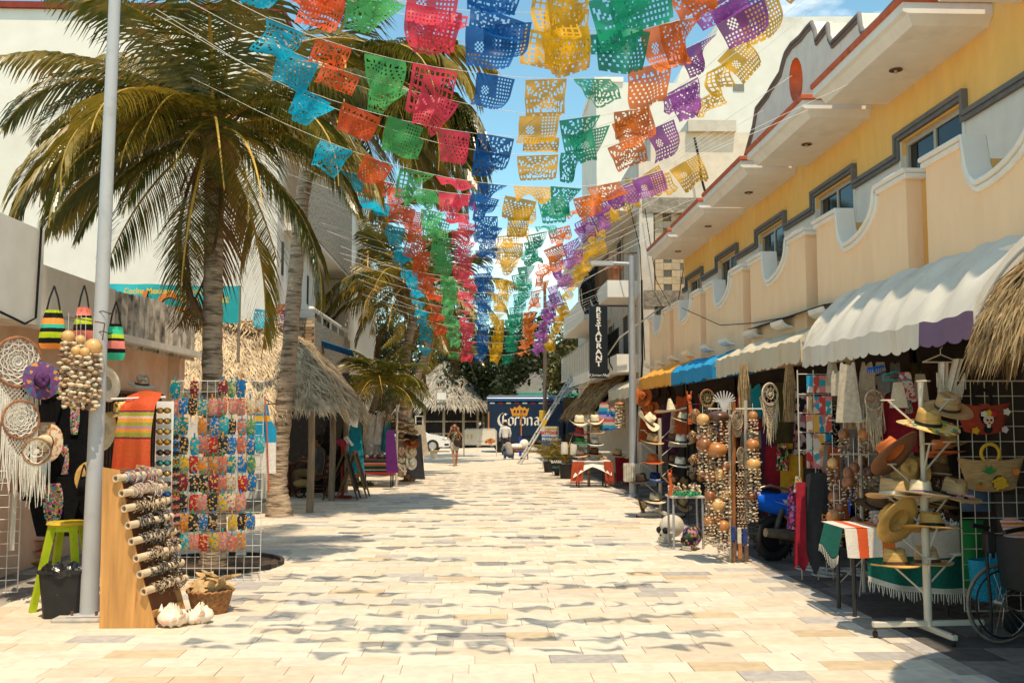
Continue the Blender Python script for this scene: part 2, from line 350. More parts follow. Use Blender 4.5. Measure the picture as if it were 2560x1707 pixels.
for i,n in enumerate(BAYS):
 f=n+BL
 if f<5.5:continue
 xe=4.46
 e=MB()
 P=[(xe,6.12),(xe+.05,6.10),(xe+.14,6.0),(XI-.003,6.0),(XI-.003,6.22),(xe,6.22)]
 ins=.14
 def ring(y,k):return[(p[0]+(ins if p[1]<6.05 and p[0]<5 else 0)*k*0,y,p[1]) for p in P]
 yA=[(n,1),(n+.09,0),(f-.09,0),(f,1)]
 vs=[]
 for y,k in yA:vs+=[(x,y,z+(.10 if k and z<6.09 else 0)) for(x,z) in P]
 m_=len(P);fs=[tuple(range(m_)),tuple(reversed(range(3*m_,4*m_)))]
 for a in range(3):
  for b in range(m_):fs.append((a*m_+b,(a+1)*m_+b,(a+1)*m_+(b+1)%m_,a*m_+(b+1)%m_))
 e.add(vs,fs);ev=e.build('eave',M_white,hotel)
 c=MB();c.bb((xe-.03,n-.03,6.222),(XI-.004,f+.03,6.30))
 c.add([(xe+.0,n,6.302),(XI-.004,n,6.302),(XI-.004,f,6.302),(xe,f,6.302),(xe+.45,n+.5,6.46),(XI-.004,n+.5,6.46),(XI-.004,f-.5,6.46),(xe+.45,f-.5,6.46)],[(0,1,5,4),(1,2,6,5),(2,3,7,6),(3,0,4,7),(4,5,6,7)]);c.build('coping',M_terra,ev,bevel=.012)
 d=MB();yl=(n+f)/2;d.lathe([(.0,0),(.075,0),(.08,-.012),(.05,-.014),(.045,.004)],14,M_rust,Matrix.Translation((4.98,yl,5.997)))
 d.lathe([(.0,-.05),(.02,-.045),(.022,-.01)],8,MATS['aluminium'],Matrix.Translation((4.98,yl,5.997)));d.build('downlight',None,ev,smooth=True)
 n,f=n+.15,n+2.83
 zt,zl=4.42,3.93
 top=[(n,zt),(n+.72,zt)]
 for k in range(0,9):
  t=math.pi/2*k/8;top.append((n+.73+.93*(1-math.cos(t)),zt-.07-(zt-.07-zl)*math.sin(t)))
 top+=[(n+1.70,zl+.02),(n+1.80,zl+.10),(n+1.86,zl+.24),(n+1.89,zt),(f,zt)]
 pol=[(n,2.9)]+top+[(f,2.9)]
 b=MB();b.prism([(p[0],p[1]) for p in pol],.17,None,Matrix(((0,0,1,XO),(1,0,0,0),(0,1,0,0),(0,0,0,1))))
 ba=b.build('balcony',M_peach,hotel)
 for ye,nm in((n,'side_wall'),(f-.17,'side_wall')):
  q=MB();q.bb((XO+.173,ye,3.343),(XI-.003,ye+.17,zt-.002));q.build(nm,M_yel,ba)
 cp=MB()
 def cap(path,x0,x1,h,zo):
  vs=[]
  for j,(y,z) in enumerate(path):
   a=path[max(j-1,0)];c_=path[min(j+1,len(path)-1)];ty,tz=c_[0]-a[0],c_[1]-a[1];L=math.hypot(ty,tz);ny,nz_=-tz/L,ty/L
   if nz_<0:ny,nz_=-ny,-nz_
   vs+=[(x0,y+ny*zo,z+nz_*zo),(x1,y+ny*zo,z+nz_*zo),(x1,y+ny*(zo+h),z+nz_*(zo+h)),(x0,y+ny*(zo+h),z+nz_*(zo+h))]
  fs=[(0,3,2,1),(len(vs)-4,len(vs)-3,len(vs)-2,len(vs)-1)]
  for j in range(len(path)-1):
   for k in range(4):fs.append((4*j+k,4*j+(k+1)%4,4*j+4+(k+1)%4,4*j+4+k))
  cp.add(vs,fs)
 path=[(n-.05,zt)]+top[1:-1]+[(f+.05,zt)]
 cap(path,XO-.06,XO+.2,.05,.001);cap(path,XO-.035,XO+.2,.06,-.062)
 cp.bb((XO+.21,n-.05,zt+.001),(XI-.004,n+.2,zt+.05));cp.bb((XO+.21,n-.025,zt-.06),(XI-.004,n+.19,zt-.001))
 cp.build('cap_moulding',M_white,ba,bevel=.012)
 a_,b_=op[i]
 wf=MB()
 for(y0_,y1_,z0_,z1_) in((a_,a_+.06,zs_sill,zs_top),(b_-.06,b_,zs_sill,zs_top),(a_+.06,b_-.06,zs_sill,zs_sill+.06),(a_+.06,b_-.06,zs_top-.06,zs_top),((a_+b_)/2-.03,(a_+b_)/2+.03,zs_sill+.06,zs_top-.06)):
  wf.bb((XI+.05,y0_,z0_),(XI+.11,y1_,z1_))
 wi=wf.build('window',M_alu,hotel)
 for(y0_,y1_,xx) in((a_+.061,(a_+b_)/2-.031,XI+.07),((a_+b_)/2+.031,b_-.061,XI+.085)):
  q=MB();q.bb((xx,y0_,zs_sill+.061),(xx+.01,y1_,zs_top-.061));q.build('pane',GL,wi)
 cu=MB();cu.sheet(lambda u,v:(XI+.2+.02*math.sin(u*34),a_+.02+(b_-a_-.04)*u,zs_sill+.05+(zs_top-zs_sill-.1)*v),30,1);cu.build('curtain',M_curt,wi)
 tr=MB();h1,h0=5.5,5.2;A,B=a_-.06,b_+.06
 nextA=op[i+1][0]-.06 if i+1<len(op) else Y1
 for(x0,t,o) in((XI-.075,.055,0),(XI-.05,.05,.056)):
  tr.bb((x0,A-.06+o,h1-o-t),(XI-.002,B+.06-o,h1-o))
  tr.bb((x0,A-.06+o,h0-o),(XI-.002,A-.06+t+o,h1-o-t-.001));tr.bb((x0,B+.06-t-o,h0-o),(XI-.002,B+.06-o,h1-o-t-.001))
  tr.bb((x0,B+.0605-o,h0-o-t+.05),(XI-.002,nextA-.0605+o,h0-o+.05))
 tr.build('hood_moulding',M_grey,hotel)
 for(ja,jb) in((a_-.055,a_-.002),(b_+.002,b_+.055)):
  jm=MB();jm.bb((XI-.02,ja,zs_sill-.1),(XI-.001,jb,5.38));jm.build('window_jamb',M_white,wi)
 for yy in(n+.55,n+2.05):
  s_=MB();pr=[(0,0),(.10,.015),(.17,.06),(.185,.12),(.16,.125),(.14,.08),(.08,.045),(0,.03)]
  s_.prism(pr,.52,None,Matrix(((-1,0,0,XO-.002),(0,0,1,yy),(0,1,0,3.13),(0,0,0,1))))
  s_.build('wall_lamp',M_white,hotel)
gp=[(1863,395),(1886,312),(1893,268),(1921,232),(1930,214),(1944,192),(1953,178),(1960,150),(1966,130),(1980,108),(2002,89),(2018,68),(2031,54),(2038,72),(2042,98),(2052,84),(2071,58),(2073,86),(2082,104),(2110,76),(2150,33),(2153,62),(2160,78),(2170,74),(2200,45),(2260,-20),(2330,-100)]
XG=5.02
gv=[onx(x,y,XG) for x,y in gp];gy=[(p.y,p.z) for p in gv]
gmin=min(p[0] for p in gy);ymx=gy[0][0]
hc=[onx(1990+17*math.cos(t),202+58*math.sin(t),XG) for t in[2*math.pi*k/18 for k in range(18)]]
hy=[(p.y,p.z) for p in hc]
def gable(x0,x1,nm,mt,par):
 b=bmesh.new();outer=[b.verts.new((x0,y,z)) for y,z in[(gmin,6.47)]+list(reversed(gy))+[(ymx,6.47)]]
 inn=[b.verts.new((x0,y,z)) for y,z in hy]
 es=[b.edges.new((outer[i],outer[(i+1)%len(outer)])) for i in range(len(outer))]+[b.edges.new((inn[i],inn[(i+1)%len(inn)])) for i in range(len(inn))]
 r=bmesh.ops.triangle_fill(b,use_beauty=True,use_dissolve=False,edges=es)
 fs=[f for f in b.faces];ex=bmesh.ops.extrude_face_region(b,geom=fs)
 for v in[q for q in ex['geom'] if isinstance(q,bmesh.types.BMVert)]:v.co.x=x1
 bmesh.ops.recalc_face_normals(b,faces=b.faces)
 T=world_of(par).inverted();b.transform(T);me=bpy.data.meshes.new(nm);b.to_mesh(me);b.free();me.materials.append(mt);return put(nm,me,par)
ga=gable(XG,XG+.3,'gable',M_gable,hotel)
q=MB();q.tube([(XG-.012,y,z-.015) for y,z in gy],.035,6,cap=True);q.tube([(XG-.012,y,z-.085) for y,z in gy],.024,6);q.build('gable_moulding',M_grey,ga,smooth=60)
q=MB();vs=[];
for y,z in hy:vs+=[(XG-.004,y,z),(XG+.29,y,z)]
hcy=sum(p[0] for p in hy)/18;hcz=sum(p[1] for p in hy)/18
vs=[]
for y,z in hy:vs+=[(XG-.004,hcy+(y-hcy)*.985,hcz+(z-hcz)*.985),(XG+.304,hcy+(y-hcy)*.985,hcz+(z-hcz)*.985)]
q.add(vs,[(2*k,2*k+1,(2*k+3)%36,(2*k+2)%36) for k in range(18)]);q.build('oval_lining',M_terra,ga)
# ============= WEATHERED HOUSE with block screen (right, beyond the hotel)
M_wea=mat('weathered_plaster',(.62,.56,.47),.9,.08,4,.3,dirt=(.33,.28,.22),dscale=1.6,dlo=.56,dhi=.8)
M_conc=mat('rough_concrete',(.30,.265,.21),.95,.3,12,.9,dirt=(.14,.12,.1),dscale=3,dlo=.5,dhi=.75,bdist=.03)
M_blk=mat('cement_block',(.56,.45,.30),.9,.12,8,.4,rnd=.1)
M_iron=mat('black_iron',(.015,.014,.013),.6,.2,20,0,.4)
hw=thing('building','weathered cream house with pierced block screen and street balconies','building',(4.55,26.6,0))
def Q(px,py,Y=26.5):p=at(px,py,Y);return p.x,p.z
b=MB()
x0,_=Q(1607,600);x1=9.0
_,zt=Q(1700,330);_,zb=Q(1700,498)
b.bb((x0+.25,26.5,zb),(x1,44,zt));b.bb((x0,27.2,0),(x0+.248,44,zb+.6))
b.bb((x0+.25,28.6,0),(x1,44,zb-.002))
b.build('wall',M_wea,hw)
_,z5=Q(1700,333);_,z6=Q(1700,312)
b=MB();b.bb((Q(1712,0)[0],26.3,z5+.003),(Q(1830,0)[0],30,z6+.08));b.build('parapet_ledge',mat('grey_ledge',(.5,.47,.41),.9,.1,5,.2),hw)
_,za=Q(1700,498);_,zc=Q(1700,536)
b=MB();b.bb((x0-.02,26.3,zc),(x1,26.9,za-.003));b.build('lintel',M_conc,hw)
_,zd=Q(1700,728);_,ze=Q(1700,768)
b=MB();b.bb((x0-.02,26.32,ze),(x1,26.9,zd));b.build('beam',M_conc,hw)
b=MB();b.bb((x0-.12,26.35,0),(x0+.28,26.75,zt-.9));b.build('column',M_wea,hw)
b=MB();b.bb((x0+.4,26.5,0),(x1,26.7,ze-.003));b.build('lower_wall',M_conc,hw)
bw,nrow=.235,11;bh=(zc-zd)/nrow
q=MB();q.box((0,0,0),(bw*1.0-.004,.2,bh-.006));bme=q.data('block',M_blk,bevel=.006)
q=MB();q.box((0,0,0),(bw*2-.004,.2,bh-.006));bme2=q.data('block',M_blk,bevel=.006)
for r_ in range(nrow):
 for c_ in range(16):
  xx=x0+.34+bw*(c_+.5)
  if xx>x1-3:break
  if(r_%2==0 and c_%4==1) or(r_%2==1 and c_%4==3):continue
  put('block',bme,hw,(xx-4.55,26.6+U(-.006,.006)-26.6,zd+bh*(r_+.5)))
xb=3.66
def slab(zz,y0,y1,h,xo=xb,nm='balcony'):
 b=MB();b.bb((xo,y0,zz),(x0-.005,y1,zz+.22));b.bb((xo,y0,zz+.221),(xo+.12,y1,zz+h));b.bb((xo+.121,y0,zz+.221),(x0-.006,y0+.12,zz+h));return b.build(nm,M_white,hw)
zb1=1.85+(1045-740)/2400*26.9
s1=slab(zb1,33,41,.85);s2=slab(zb1,26.9,29.2,.48,nm='balcony')
b=MB();b.bb((xb-.1,26.9,7.75),(x0-.005,43,7.98));b.build('roof_slab',M_white,hw)
s3=slab(3.15,26.9,42,.5,xb+.25)
def rail(par,y0,y1,x,z0,z1,step=.14):
 b=MB()
 y=y0
 while y<=y1+.001:b.tube([(x,y,z0),(x,y,z1)],.011,4);y+=step
 b.tube([(x,y0,z1),(x,y1,z1)],.022,5);b.tube([(x,y0,z0+.06),(x,y1,z0+.06)],.014,4);return b
r1=rail(None,26.95,33,xb+.06,zb1+.5,zb1+1.28)
x=xb+.06
while x<x0:r1.tube([(x,27,zb1+.48),(x,27,zb1+1.28)],.011,4);x+=.14
r1.tube([(xb+.06,27,zb1+1.28),(x0,27,zb1+1.28)],.024,5,mat('rail_wood',(.22,.12,.06),.7));r1.build('railing',M_iron,s2)
r2=rail(None,27,33,xb+.32,3.66,4.4);r2.build('railing',M_iron,s3)
for(yy,z0,z1) in((30.2,zb1+.25,zb1+2.3),(33.6,zb1+.25,zb1+2.3),(29.0,3.4,5.0),(32.4,3.4,5.0)):
 b=MB();b.bb((x0-.02,yy,z0),(x0-.004,yy+1.1,z1));dd=b.build('door',mat('dark_door',(.03,.022,.018),.6),hw)
 b=MB();b.bb((x0-.05,yy-.08,z0),(x0-.021,yy-.002,z1+.08));b.bb((x0-.05,yy+1.102,z0),(x0-.021,yy+1.18,z1+.08));b.bb((x0-.05,yy,z1+.002),(x0-.021,yy+1.1,z1+.08));b.build('door_frame',M_wea,dd)
b=MB()
for k in range(26):
 yy=U(29.2,32);hx=xb-U(.0,.16)
 b.tube([(hx+.1,yy,zb1+1.35),(hx-.1,yy+U(-.2,.2),zb1+.9),(hx-.05,yy+U(-.3,.3),zb1+.2+U(0,.3)),(hx+.06,yy+U(-.2,.2),zb1+.05)],.022,4)
tag(b.build('cable_bundle',M_iron),'black bundle of cables slung over the upper balcony edge','cable')
b=MB()
for k in range(22):
 yy=U(27.5,30.5);hx=xb+.25-U(.0,.14)
 b.tube([(hx+.1,yy,4.15),(hx-.1,yy+U(-.2,.2),3.9),(hx-.05,yy+U(-.3,.3),3.3+U(0,.2)),(hx+.06,yy,3.2)],.022,4)
tag(b.build('cable_bundle',M_iron),'black cables hanging from the lower balcony behind the restaurant sign','cable')
pot=thing('flower_pot','terracotta flower pot on the upper balcony of the weathered house','plant pot',(xb+.25,27.35,zb1+.484))
b=MB();b.lathe([(.0,0),(.16,0),(.23,.36),(.26,.36),(.26,.44),(.2,.44),(.19,.38),(0,.36)],14);b.build('pot',mat('terracotta',(.40,.15,.07),.85),pot,world=False,loc=(0,0,0),smooth=True)
b=MB()
for k in range(14):a=U(0,6.28);b.tube([(0,0,.36),(math.cos(a)*.1,math.sin(a)*.1,.55),(math.cos(a)*.28,math.sin(a)*.28,.5+U(0,.2))],[.01,.012,.003],4)
b.build('plant_stems',mat('pot_leaf',(.06,.09,.03),.6),pot,world=False,loc=(0,0,0))
M_far=mat('far_white',(.72,.68,.6),.9,.05,1.5,.1,dirt=(.55,.5,.43),dscale=.4)
fb=thing('building','tall plain white building behind the weathered house','building',(9,46,0))
b=MB();Yf=46
def F(px,py):p=at(px,py,Yf);return p.x,p.z
xa,zA=F(1790,92);xr,zR=F(2420,40);xm,zm=F(1700,190);
pol=[(xm-1.2,0),F(1690,215),F(1704,172),F(1748,118),F(1790,90),F(1800,44),F(2420,40),(xr,0)]
b.prism(pol,8,None,Matrix(((1,0,0,0),(0,0,1,Yf),(0,1,0,0),(0,0,0,1))));wl_=b.build('wall',M_far,fb)
for(px,py) in((1846,220),(1700,500)):
 p0=F(px-14,py-9);p1=F(px+14,py+9);b=MB();b.bb((p0[0],Yf-.03,p1[1]),(p1[0],Yf-.002,p0[1]));b.build('window',mat('shaded_vent',(.22,.2,.17),.9),fb)
ft=thing('building','slim white stair tower rising behind the yellow paper flags','building',(5,42,0))
b=MB();p0=at(1490,206,42);p1=at(1700,206,42);b.bb((p0.x,42,0),(p1.x,48,p0.z));
p2=at(1552,206,42);b.build('wall',M_far,ft)
b=MB();b.bb((p0.x-.08,41.9,p0.z+.003),(p2.x+.1,47,p0.z+.22));b.build('coping',M_white,ft)
# ============= LEFT SIDE
M_lw=mat('left_white_wall',(.78,.73,.64),.9,.05,2,.2,dirt=(.62,.56,.46),dscale=.5,dlo=.52,dhi=.8)
lb=thing('building','huge blank cream wall with dark red coping behind the palms','building',(-8,22.6,0))
YB,XB=22.6,-4.75
p=at(0,22,YB);b=MB();b.bb((-18,YB,0),(XB,28.0,p.z));b.build('wall',M_lw,lb)
b=MB();b.bb((-18.1,YB-.1,p.z+.002),(XB+.05,28,p.z+.15));b.build('coping',mat('dark_red_coping',(.22,.035,.02),.8,.2),lb)
for(yy,zz,w_,h_) in((23.1,5.7,.25,.8),(24.6,5.0,.6,2.4),(26.6,5.4,.22,.8)):
 b=MB();b.bb((XB+.001,yy,zz-h_/2),(XB+.015,yy+w_,zz+h_/2));b.build('slot_window',mat('slot_window',(.03,.026,.024),.4),lb)
M_pale=mat('shop_plaster',(.76,.68,.57),.9,.06,4,.2,dirt=(.42,.35,.27),dscale=1.2,dlo=.55,dhi=.8)
M_pink=mat('pink_plaster',(.66,.40,.26),.9,.1,4,.25,dirt=(.70,.56,.42),dscale=1.5,dlo=.45,dhi=.75)
M_corr=mat('stained_corrugated',(.52,.46,.385),.9,.2,5,.2,dirt=(.07,.055,.04),dscale=3.2,dlo=.44,dhi=.66,stretch=(1,2.2,.8))
shop=thing('building','low pink shop with stained corrugated parapet on the left','building',(-5.6,13,0))
b=MB();b.bb((-5.9,4,0),(-5.55,17.7,2.95));b.build('wall',M_pink,shop)
b=MB();b.bb((-9.5,17.4,0),(-5.35,17.7,2.95));b.build('wall',M_pink,shop)
b=MB();b.bb((-5.05,4,2.88),(-4.9,10.9,3.95));b.bb((-9,10.75,2.88),(-5.052,10.9,3.95));b.build('sign_board_wall',mat('sign_wall',(.82,.76,.66),.85,.06,3,.1,dirt=(.5,.43,.35),dscale=.8),shop)
b=MB();b.bb((-6.3,4,2.952),(-5.06,17.75,3.05));b.build('roof',M_pale,shop)
def corr(u,v):
 y=10.95+6.85*u;return(-5.22+.035*math.sin(y*26),y,2.9+(.82)*v+.04*math.sin(y*1.7)*(v))
b=MB();b.sheet(corr,300,1,keep=lambda i,j:120<i);b.build('corrugated_parapet',M_corr,shop,solid=.012)
b=MB();b.bb((-5.24,10.95,2.9),(-5.14,13.7,3.66));b.build('plain_parapet',M_pale,shop)
wn_=MB();wn_.bb((-5.545,14.4,.95),(-5.5,16.9,2.25));wi=wn_.build('window',mat('window_dark',(.02,.018,.016),.8),shop)
b=MB()
for k in range(20):b.tube([(-5.47,14.45+k*.125,.95),(-5.47,14.45+k*.125,2.25)],.011,4)
b.tube([(-5.47,14.4,2.25),(-5.47,16.9,2.25)],.02,4);b.build('window_bars',M_rust,wi)
c_=MB();c_.tube([(-4.88,6,2.93),(-4.87,9.9,2.93),(-4.87,10.45,2.86),(-4.87,10.7,2.95),(-4.87,10.75,3.95)],.014,5);c_.build('cable',M_iron,shop)
M_stone=mat('pebble_stone',(.38,.32,.24),.9,.5,26,.8,dirt=(.1,.085,.06),dscale=14,dlo=.5,dhi=.6)
wh=thing('building','white house with pebble stone parapet and balcony behind the thatch','building',(-4.2,26,0))
XF=-4.2
b=MB();b.bb((-10,28.02,6.7),(XF-.22,40,10.4));b.bb((-10,31.5,0),(XF-.06,40,6.4));b.bb((-10,28.02,0),(-5.4,31.5,6.4));b.build('wall',M_white,wh)
b=MB();b.bb((XF-.2,23.3,6.5),(XF,31.7,10.0));b.build('stone_cladding',M_stone,wh)
b=MB();b.bb((-10,28.02,6.42),(XF-.03,31.65,6.6));b.bb((XB+.01,23.32,6.42),(XF-.03,28.0,6.6));b.build('soffit',M_white,wh)
b=MB();b.bb((XF-.2,25.05,2.3),(XF,31.6,4.37));b.build('stone_parapet',M_stone,wh)
b=MB();b.bb((XB+.01,24.8,2.3),(XF,25.04,4.43));pa=b.build('brick_parapet',mat('slip_mortar',(.3,.24,.17),.9),wh)
M_slip=[mat('brick_slip_a',(.52,.36,.2),.85,.15,9,.2,rnd=.2),mat('brick_slip_b',(.3,.18,.1),.85,.15,9,.2,rnd=.2),mat('brick_slip_c',(.6,.48,.33),.85,.15,9,.2,rnd=.2)]
bm_=[]
for mt in M_slip:q=MB();q.box((0,0,0),(.29,.03,.075));bm_.append(q.data('brick',mt,bevel=.006))
for r_ in range(24):
 for c_i in range(2):
  put('brick',random.choice(bm_),pa,(XF-.135-.25*c_i-(.06 if r_%2 else 0)+4.2,24.785-26,2.4+.083*r_),scale=(.8,1,1))
b=MB();b.tube([(XB+.02,24.9,4.68),(XF-.1,24.9,4.68),(XF-.1,31.4,4.68)],.055,8)
for yy in(26.5,28,29.5,31):b.tube([(XF-.1,yy,4.37),(XF-.1,yy,4.68)],.03,6)
b.build('railing',mat('white_paint',(.78,.75,.68),.5,.05),wh,smooth=True)
b=MB();b.tube([(-5.25+.5*t,31.46,6.0-1.6*math.sin(math.pi*t)*.62) for t in[k/10 for k in range(11)]],.02,5);b.build('light_cable',M_iron,wh)
for k,(pts,r_,lab) in enumerate(((((1736,345),(1748,400),(1752,440),(1768,500)),.035,'thick black cable running down the upper wall of the weathered house'),(((1612,520),(1640,700),(1690,790),(1720,600)),.012,'thin black wire looping over the pierced block screen'),(((1565,480),(1600,620),(1612,900)),.014,'thin wire hanging along the corner column of the weathered house'),(((1604,700),(1606,900),(1600,1000)),.03,'dark conduit on the corner column of the weathered house'))):
 b=MB();b.tube([at(x,y,26.2) for x,y in pts],r_,5);tag(b.build('cable',M_iron),lab,'cable')
b=MB();b.tube([onx(1705,770,4.44),onx(1800,806,4.44)+Vector((0,0,-.05)),onx(1880,808,4.44),onx(1985,790,4.44)],.008,4);tag(b.build('cable',M_iron),'thin sagging wire in front of the lower hotel wall above the awnings','cable')
# ============= PALMS
M_leaf=[mat('palm_leaf',(.07,.08,.010),.3,.4,5,0,spec=.6,trans=.36,dirt=(.34,.205,.02),dscale=2.2,dlo=.48,dhi=.74,rnd=.2),mat('palm_leaf_yellow',(.24,.18,.018),.36,.3,5,0,spec=.5,trans=.36,dirt=(.40,.20,.03),dscale=2.5,dlo=.5,dhi=.72,rnd=.18)]
M_leafdry=mat('palm_leaf_dry',(.16,.085,.03),.8,.35,5,0,trans=.25,rnd=.2)
M_rach=mat('palm_rachis',(.48,.29,.045),.5,.2,5,0,dirt=(.25,.17,.03),dscale=1.5)
M_trunk=mat('palm_trunk',(.40,.30,.205),.95,.28,5,.8,dirt=(.13,.09,.055),dscale=3.2,dlo=.5,dhi=.6,stretch=(.8,.8,5),bdist=.05)
M_coco=mat('coconut_husk',(.22,.10,.025),.6,.3,5,.2)
M_fibre=mat('palm_fibre',(.21,.105,.04),.95,.4,12,.4)
def frond_mb(L,az,e0,droop,leaf,nl=58,hang=.55,lw=.03,lf=.62,twist=0,curl=1.25):
 """returns leaf mesh and rachis mesh in crown coordinates"""
 ns=18;ca,sa=math.cos(az),math.sin(az);h=Vector((ca,sa,0));side0=Vector((-sa,ca,0))
 P=[Vector((0,0,0))];D=[]
 for i in range(ns):
  t=(i+.5)/ns;e=e0-droop*t**curl;d=h*math.cos(e)+Vector((0,0,math.sin(e)))+side0*(twist*t*.35)
  d.normalize();D.append(d);P.append(P[-1]+d*(L/ns))
 D.append(D[-1])
 rm=MB();rm.tube(P,[.034*(1-.85*i/ns)*(L/3.2)+.003 for i in range(ns+1)],5,None,flat=.7)
 lm=MB();rg=random
 for s in(-1,1):
  for k in range(nl):
   t=.13+.87*(k+rg.random()*.5)/nl
   i=min(int(t*ns),ns-1);f=t*ns-i;p=P[i].lerp(P[i+1],min(f,1));d=D[i]
   up=side0.cross(d)
   if up.z<0 and abs(d.z)<.95:up=-up
   ll=L*lf*.49*(math.sin(math.pi*min(1,.12+t*.93))**.55)*rg.uniform(.82,1.1)
   fw=.35+.75*t
   v=(side0*s*1.0+d*fw+up*.12).normalized()
   if rg.random()<.05:continue
   w=lw*rg.uniform(.75,1.25)*(L/3.2)
   q=p;pts=[q];g=Vector((0,0,-1))
   for j in range(3):
    v=(v+g*hang*(.35+.4*j)*rg.uniform(.7,1.3)).normalized();q=q+v*(ll/3);pts.append(q)
   wd=d*.75+up*.45
   ww=[w*.55,w,w*.72,.002];o=len(lm.v)
   for j in range(4):
    lm.v.append(tuple(pts[j]-wd*ww[j]*.5));lm.v.append(tuple(pts[j]+wd*ww[j]*.5))
   lm.f+=[(o,o+1,o+3,o+2),(o+2,o+3,o+5,o+4),(o+4,o+5,o+7,o+6)];lm.mi+=[0]*3
 return lm,rm
def palm(label,path,radii,crown,fronds,L,nl=58,lw=.03,coco=6,group=None,auto=16,emin=-50,emax=75,yellow=.45,seed=1,lf=.62,fibre=True,dry=2,span=None):
 random.seed(seed)
 root=thing('palm_tree',label,'palm tree',path[0],group)
 pts=[Vector(p) for p in path];seg=46;P=[];Rr=[]
 n=len(pts)-1
 for i in range(seg+1):
  t=i/seg*n;k=min(int(t),n-1);f=t-k;f2=f
  P.append(pts[k].lerp(pts[k+1],f2));r=radii[k]*(1-f)+radii[k+1]*f
  Rr.append(r*(1.0+(.075 if i%2 else-.03)+U(-.03,.03)))
 for _ in range(6):P=[P[0]]+[(P[i-1]+P[i]*2+P[i+1])/4 for i in range(1,len(P)-1)]+[P[-1]]
 b=MB();b.tube(P,Rr,14);b.build('trunk',M_trunk,root,smooth=60)
 C=Vector(crown);allf=[(a,e,d,l,0) for(a,e,d,l) in fronds]
 for k in range(auto):
  t=k/max(1,auto-1);az=k*2.39996+seed;e=emax+(emin-emax)*t
  if span is not None and math.cos(az)<span:continue
  allf.append((math.degrees(az),e,U(55,95)-(20 if e<0 else 0),L*U(.82,1.05),1 if k>=auto-dry else 0))
 for(a,e,d,l,isdry) in allf:
  mt=M_leafdry if isdry else M_leaf[1 if random.random()<yellow else 0]
  lm,rm=frond_mb(l,R(a),R(e),R(d),None,nl,U(.35,.7),lw,lf,U(-1,1))
  fr=put('frond',lm.data('frond',mt),root,C-Vector(path[0]))
  put('rachis',rm.data('rachis',M_leafdry if isdry else M_rach,smooth=60),fr)
 if fibre:
  b=MB()
  for k in range(34):
   a=U(0,6.28);b.tube([C+Vector((math.cos(a)*.06,math.sin(a)*.06,-.3)),C+Vector((math.cos(a)*.2,math.sin(a)*.2,U(-.1,.15))),C+Vector((math.cos(a)*U(.3,.5),math.sin(a)*U(.3,.5),U(.0,.45)))],[.05,.03,.006],4,flat=.35)
  b.build('leaf_base',M_fibre,root)
  b=MB()
  for k in range(40):
   a=U(0,6.28);q=C+Vector((math.cos(a)*.12,math.sin(a)*.12,-.05));e=q+Vector((math.cos(a)*U(.2,.55),math.sin(a)*U(.2,.55),U(-.5,.25)))
   b.tube([q,q.lerp(e,.5)+Vector((0,0,.08)),e],.007,3)
  b.build('flower_stalk',mat('flower_stalk',(.42,.25,.1),.8,.3),root)
 for k in range(coco):
  a=U(0,6.28);b=MB();b.ell((0,0,0),(.11,.11,.135),10,7)
  put('coconut',b.data('coconut',M_coco,smooth=60),root,C-Vector(path[0])+Vector((math.cos(a)*.24,math.sin(a)*.24,U(-.45,-.15))),(U(-.4,.4),U(-.4,.4),0))
 return root
b0=gd(535,1412);c0=at(535,330,b0.y)
palm('nearest coconut palm with golden front frond standing behind the mask rack',[(b0.x,b0.y,-.1),(b0.x,b0.y,.5),at(530,900,b0.y),at(535,560,b0.y),tuple(c0)],[.2,.14,.125,.12,.12],c0,[(178,28,112,3.1),(190,18,115,3.3),(168,8,100,2.9),(205,5,95,3.3),(221,2,90,2.9),(266,34,138,2.25),(285,10,105,2.2),(172,42,105,3.0),(20,30,100,2.9),(350,18,100,2.9),(325,28,120,2.9),(60,65,75,3.2),(140,62,70,3.0),(250,60,95,2.8),(300,66,85,2.9),(5,50,85,3.0),(200,66,75,2.8),(235,-20,60,2.0),(310,-20,65,2.0),(150,-20,60,2.6),(212,12,105,3.1),(196,45,115,3.1),(228,20,115,2.9),(340,5,85,2.7),(275,0,85,1.9),(252,20,110,2.2),(185,-8,70,2.8)],3.0,74,.038,7,auto=20,seed=4,emin=-70,emax=80,yellow=.5)
b1=gd(700,1290);c1=at(815,250,b1.y+.4)
palm('second coconut palm leaning right over the street with bare ringed trunk',[(b1.x,b1.y,-.1),gd(690,1288)+Vector((0,0,.6)),at(722,900,b1.y),at(755,480,b1.y+.2),tuple(c1)],[.27,.18,.15,.135,.13],c1,[(0,32,118,4.2),(345,22,112,4.3),(330,10,100,4.0),(15,12,98,4.1),(300,25,120,3.7),(355,50,105,4.2),(280,5,95,3.4),(315,40,120,4.2),(30,40,110,4.2),(265,-20,65,3.2),(335,0,80,4.4),(350,30,125,4.5),(5,18,110,4.5),(320,22,125,4.3),(342,45,130,4.4),(310,0,85,4.0),(20,0,80,4.2),(290,32,130,3.8),(328,-18,62,3.8),(0,-15,65,3.8)],4.0,78,.048,6,auto=20,span=.0,seed=9,emin=-45,emax=75,yellow=.4)
b2=gd(1022,1180);c2=at(1010,720,31)
palm('third coconut palm with curved banded trunk beyond the thatched restaurant',[(-2.35,31,-.1),(-2.4,31,1.2),tuple(at(1015,880,31)),tuple(at(1035,790,31)),tuple(c2)],[.2,.15,.14,.14,.14],c2,[(180,25,105,3.6),(200,10,95,3.6),(240,15,110,3.2),(160,5,85,3.4),(300,10,110,2.8),(220,35,110,3.2),(260,40,120,3.0)],3.3,44,.06,4,auto=16,seed=12,emin=-50,yellow=.55)
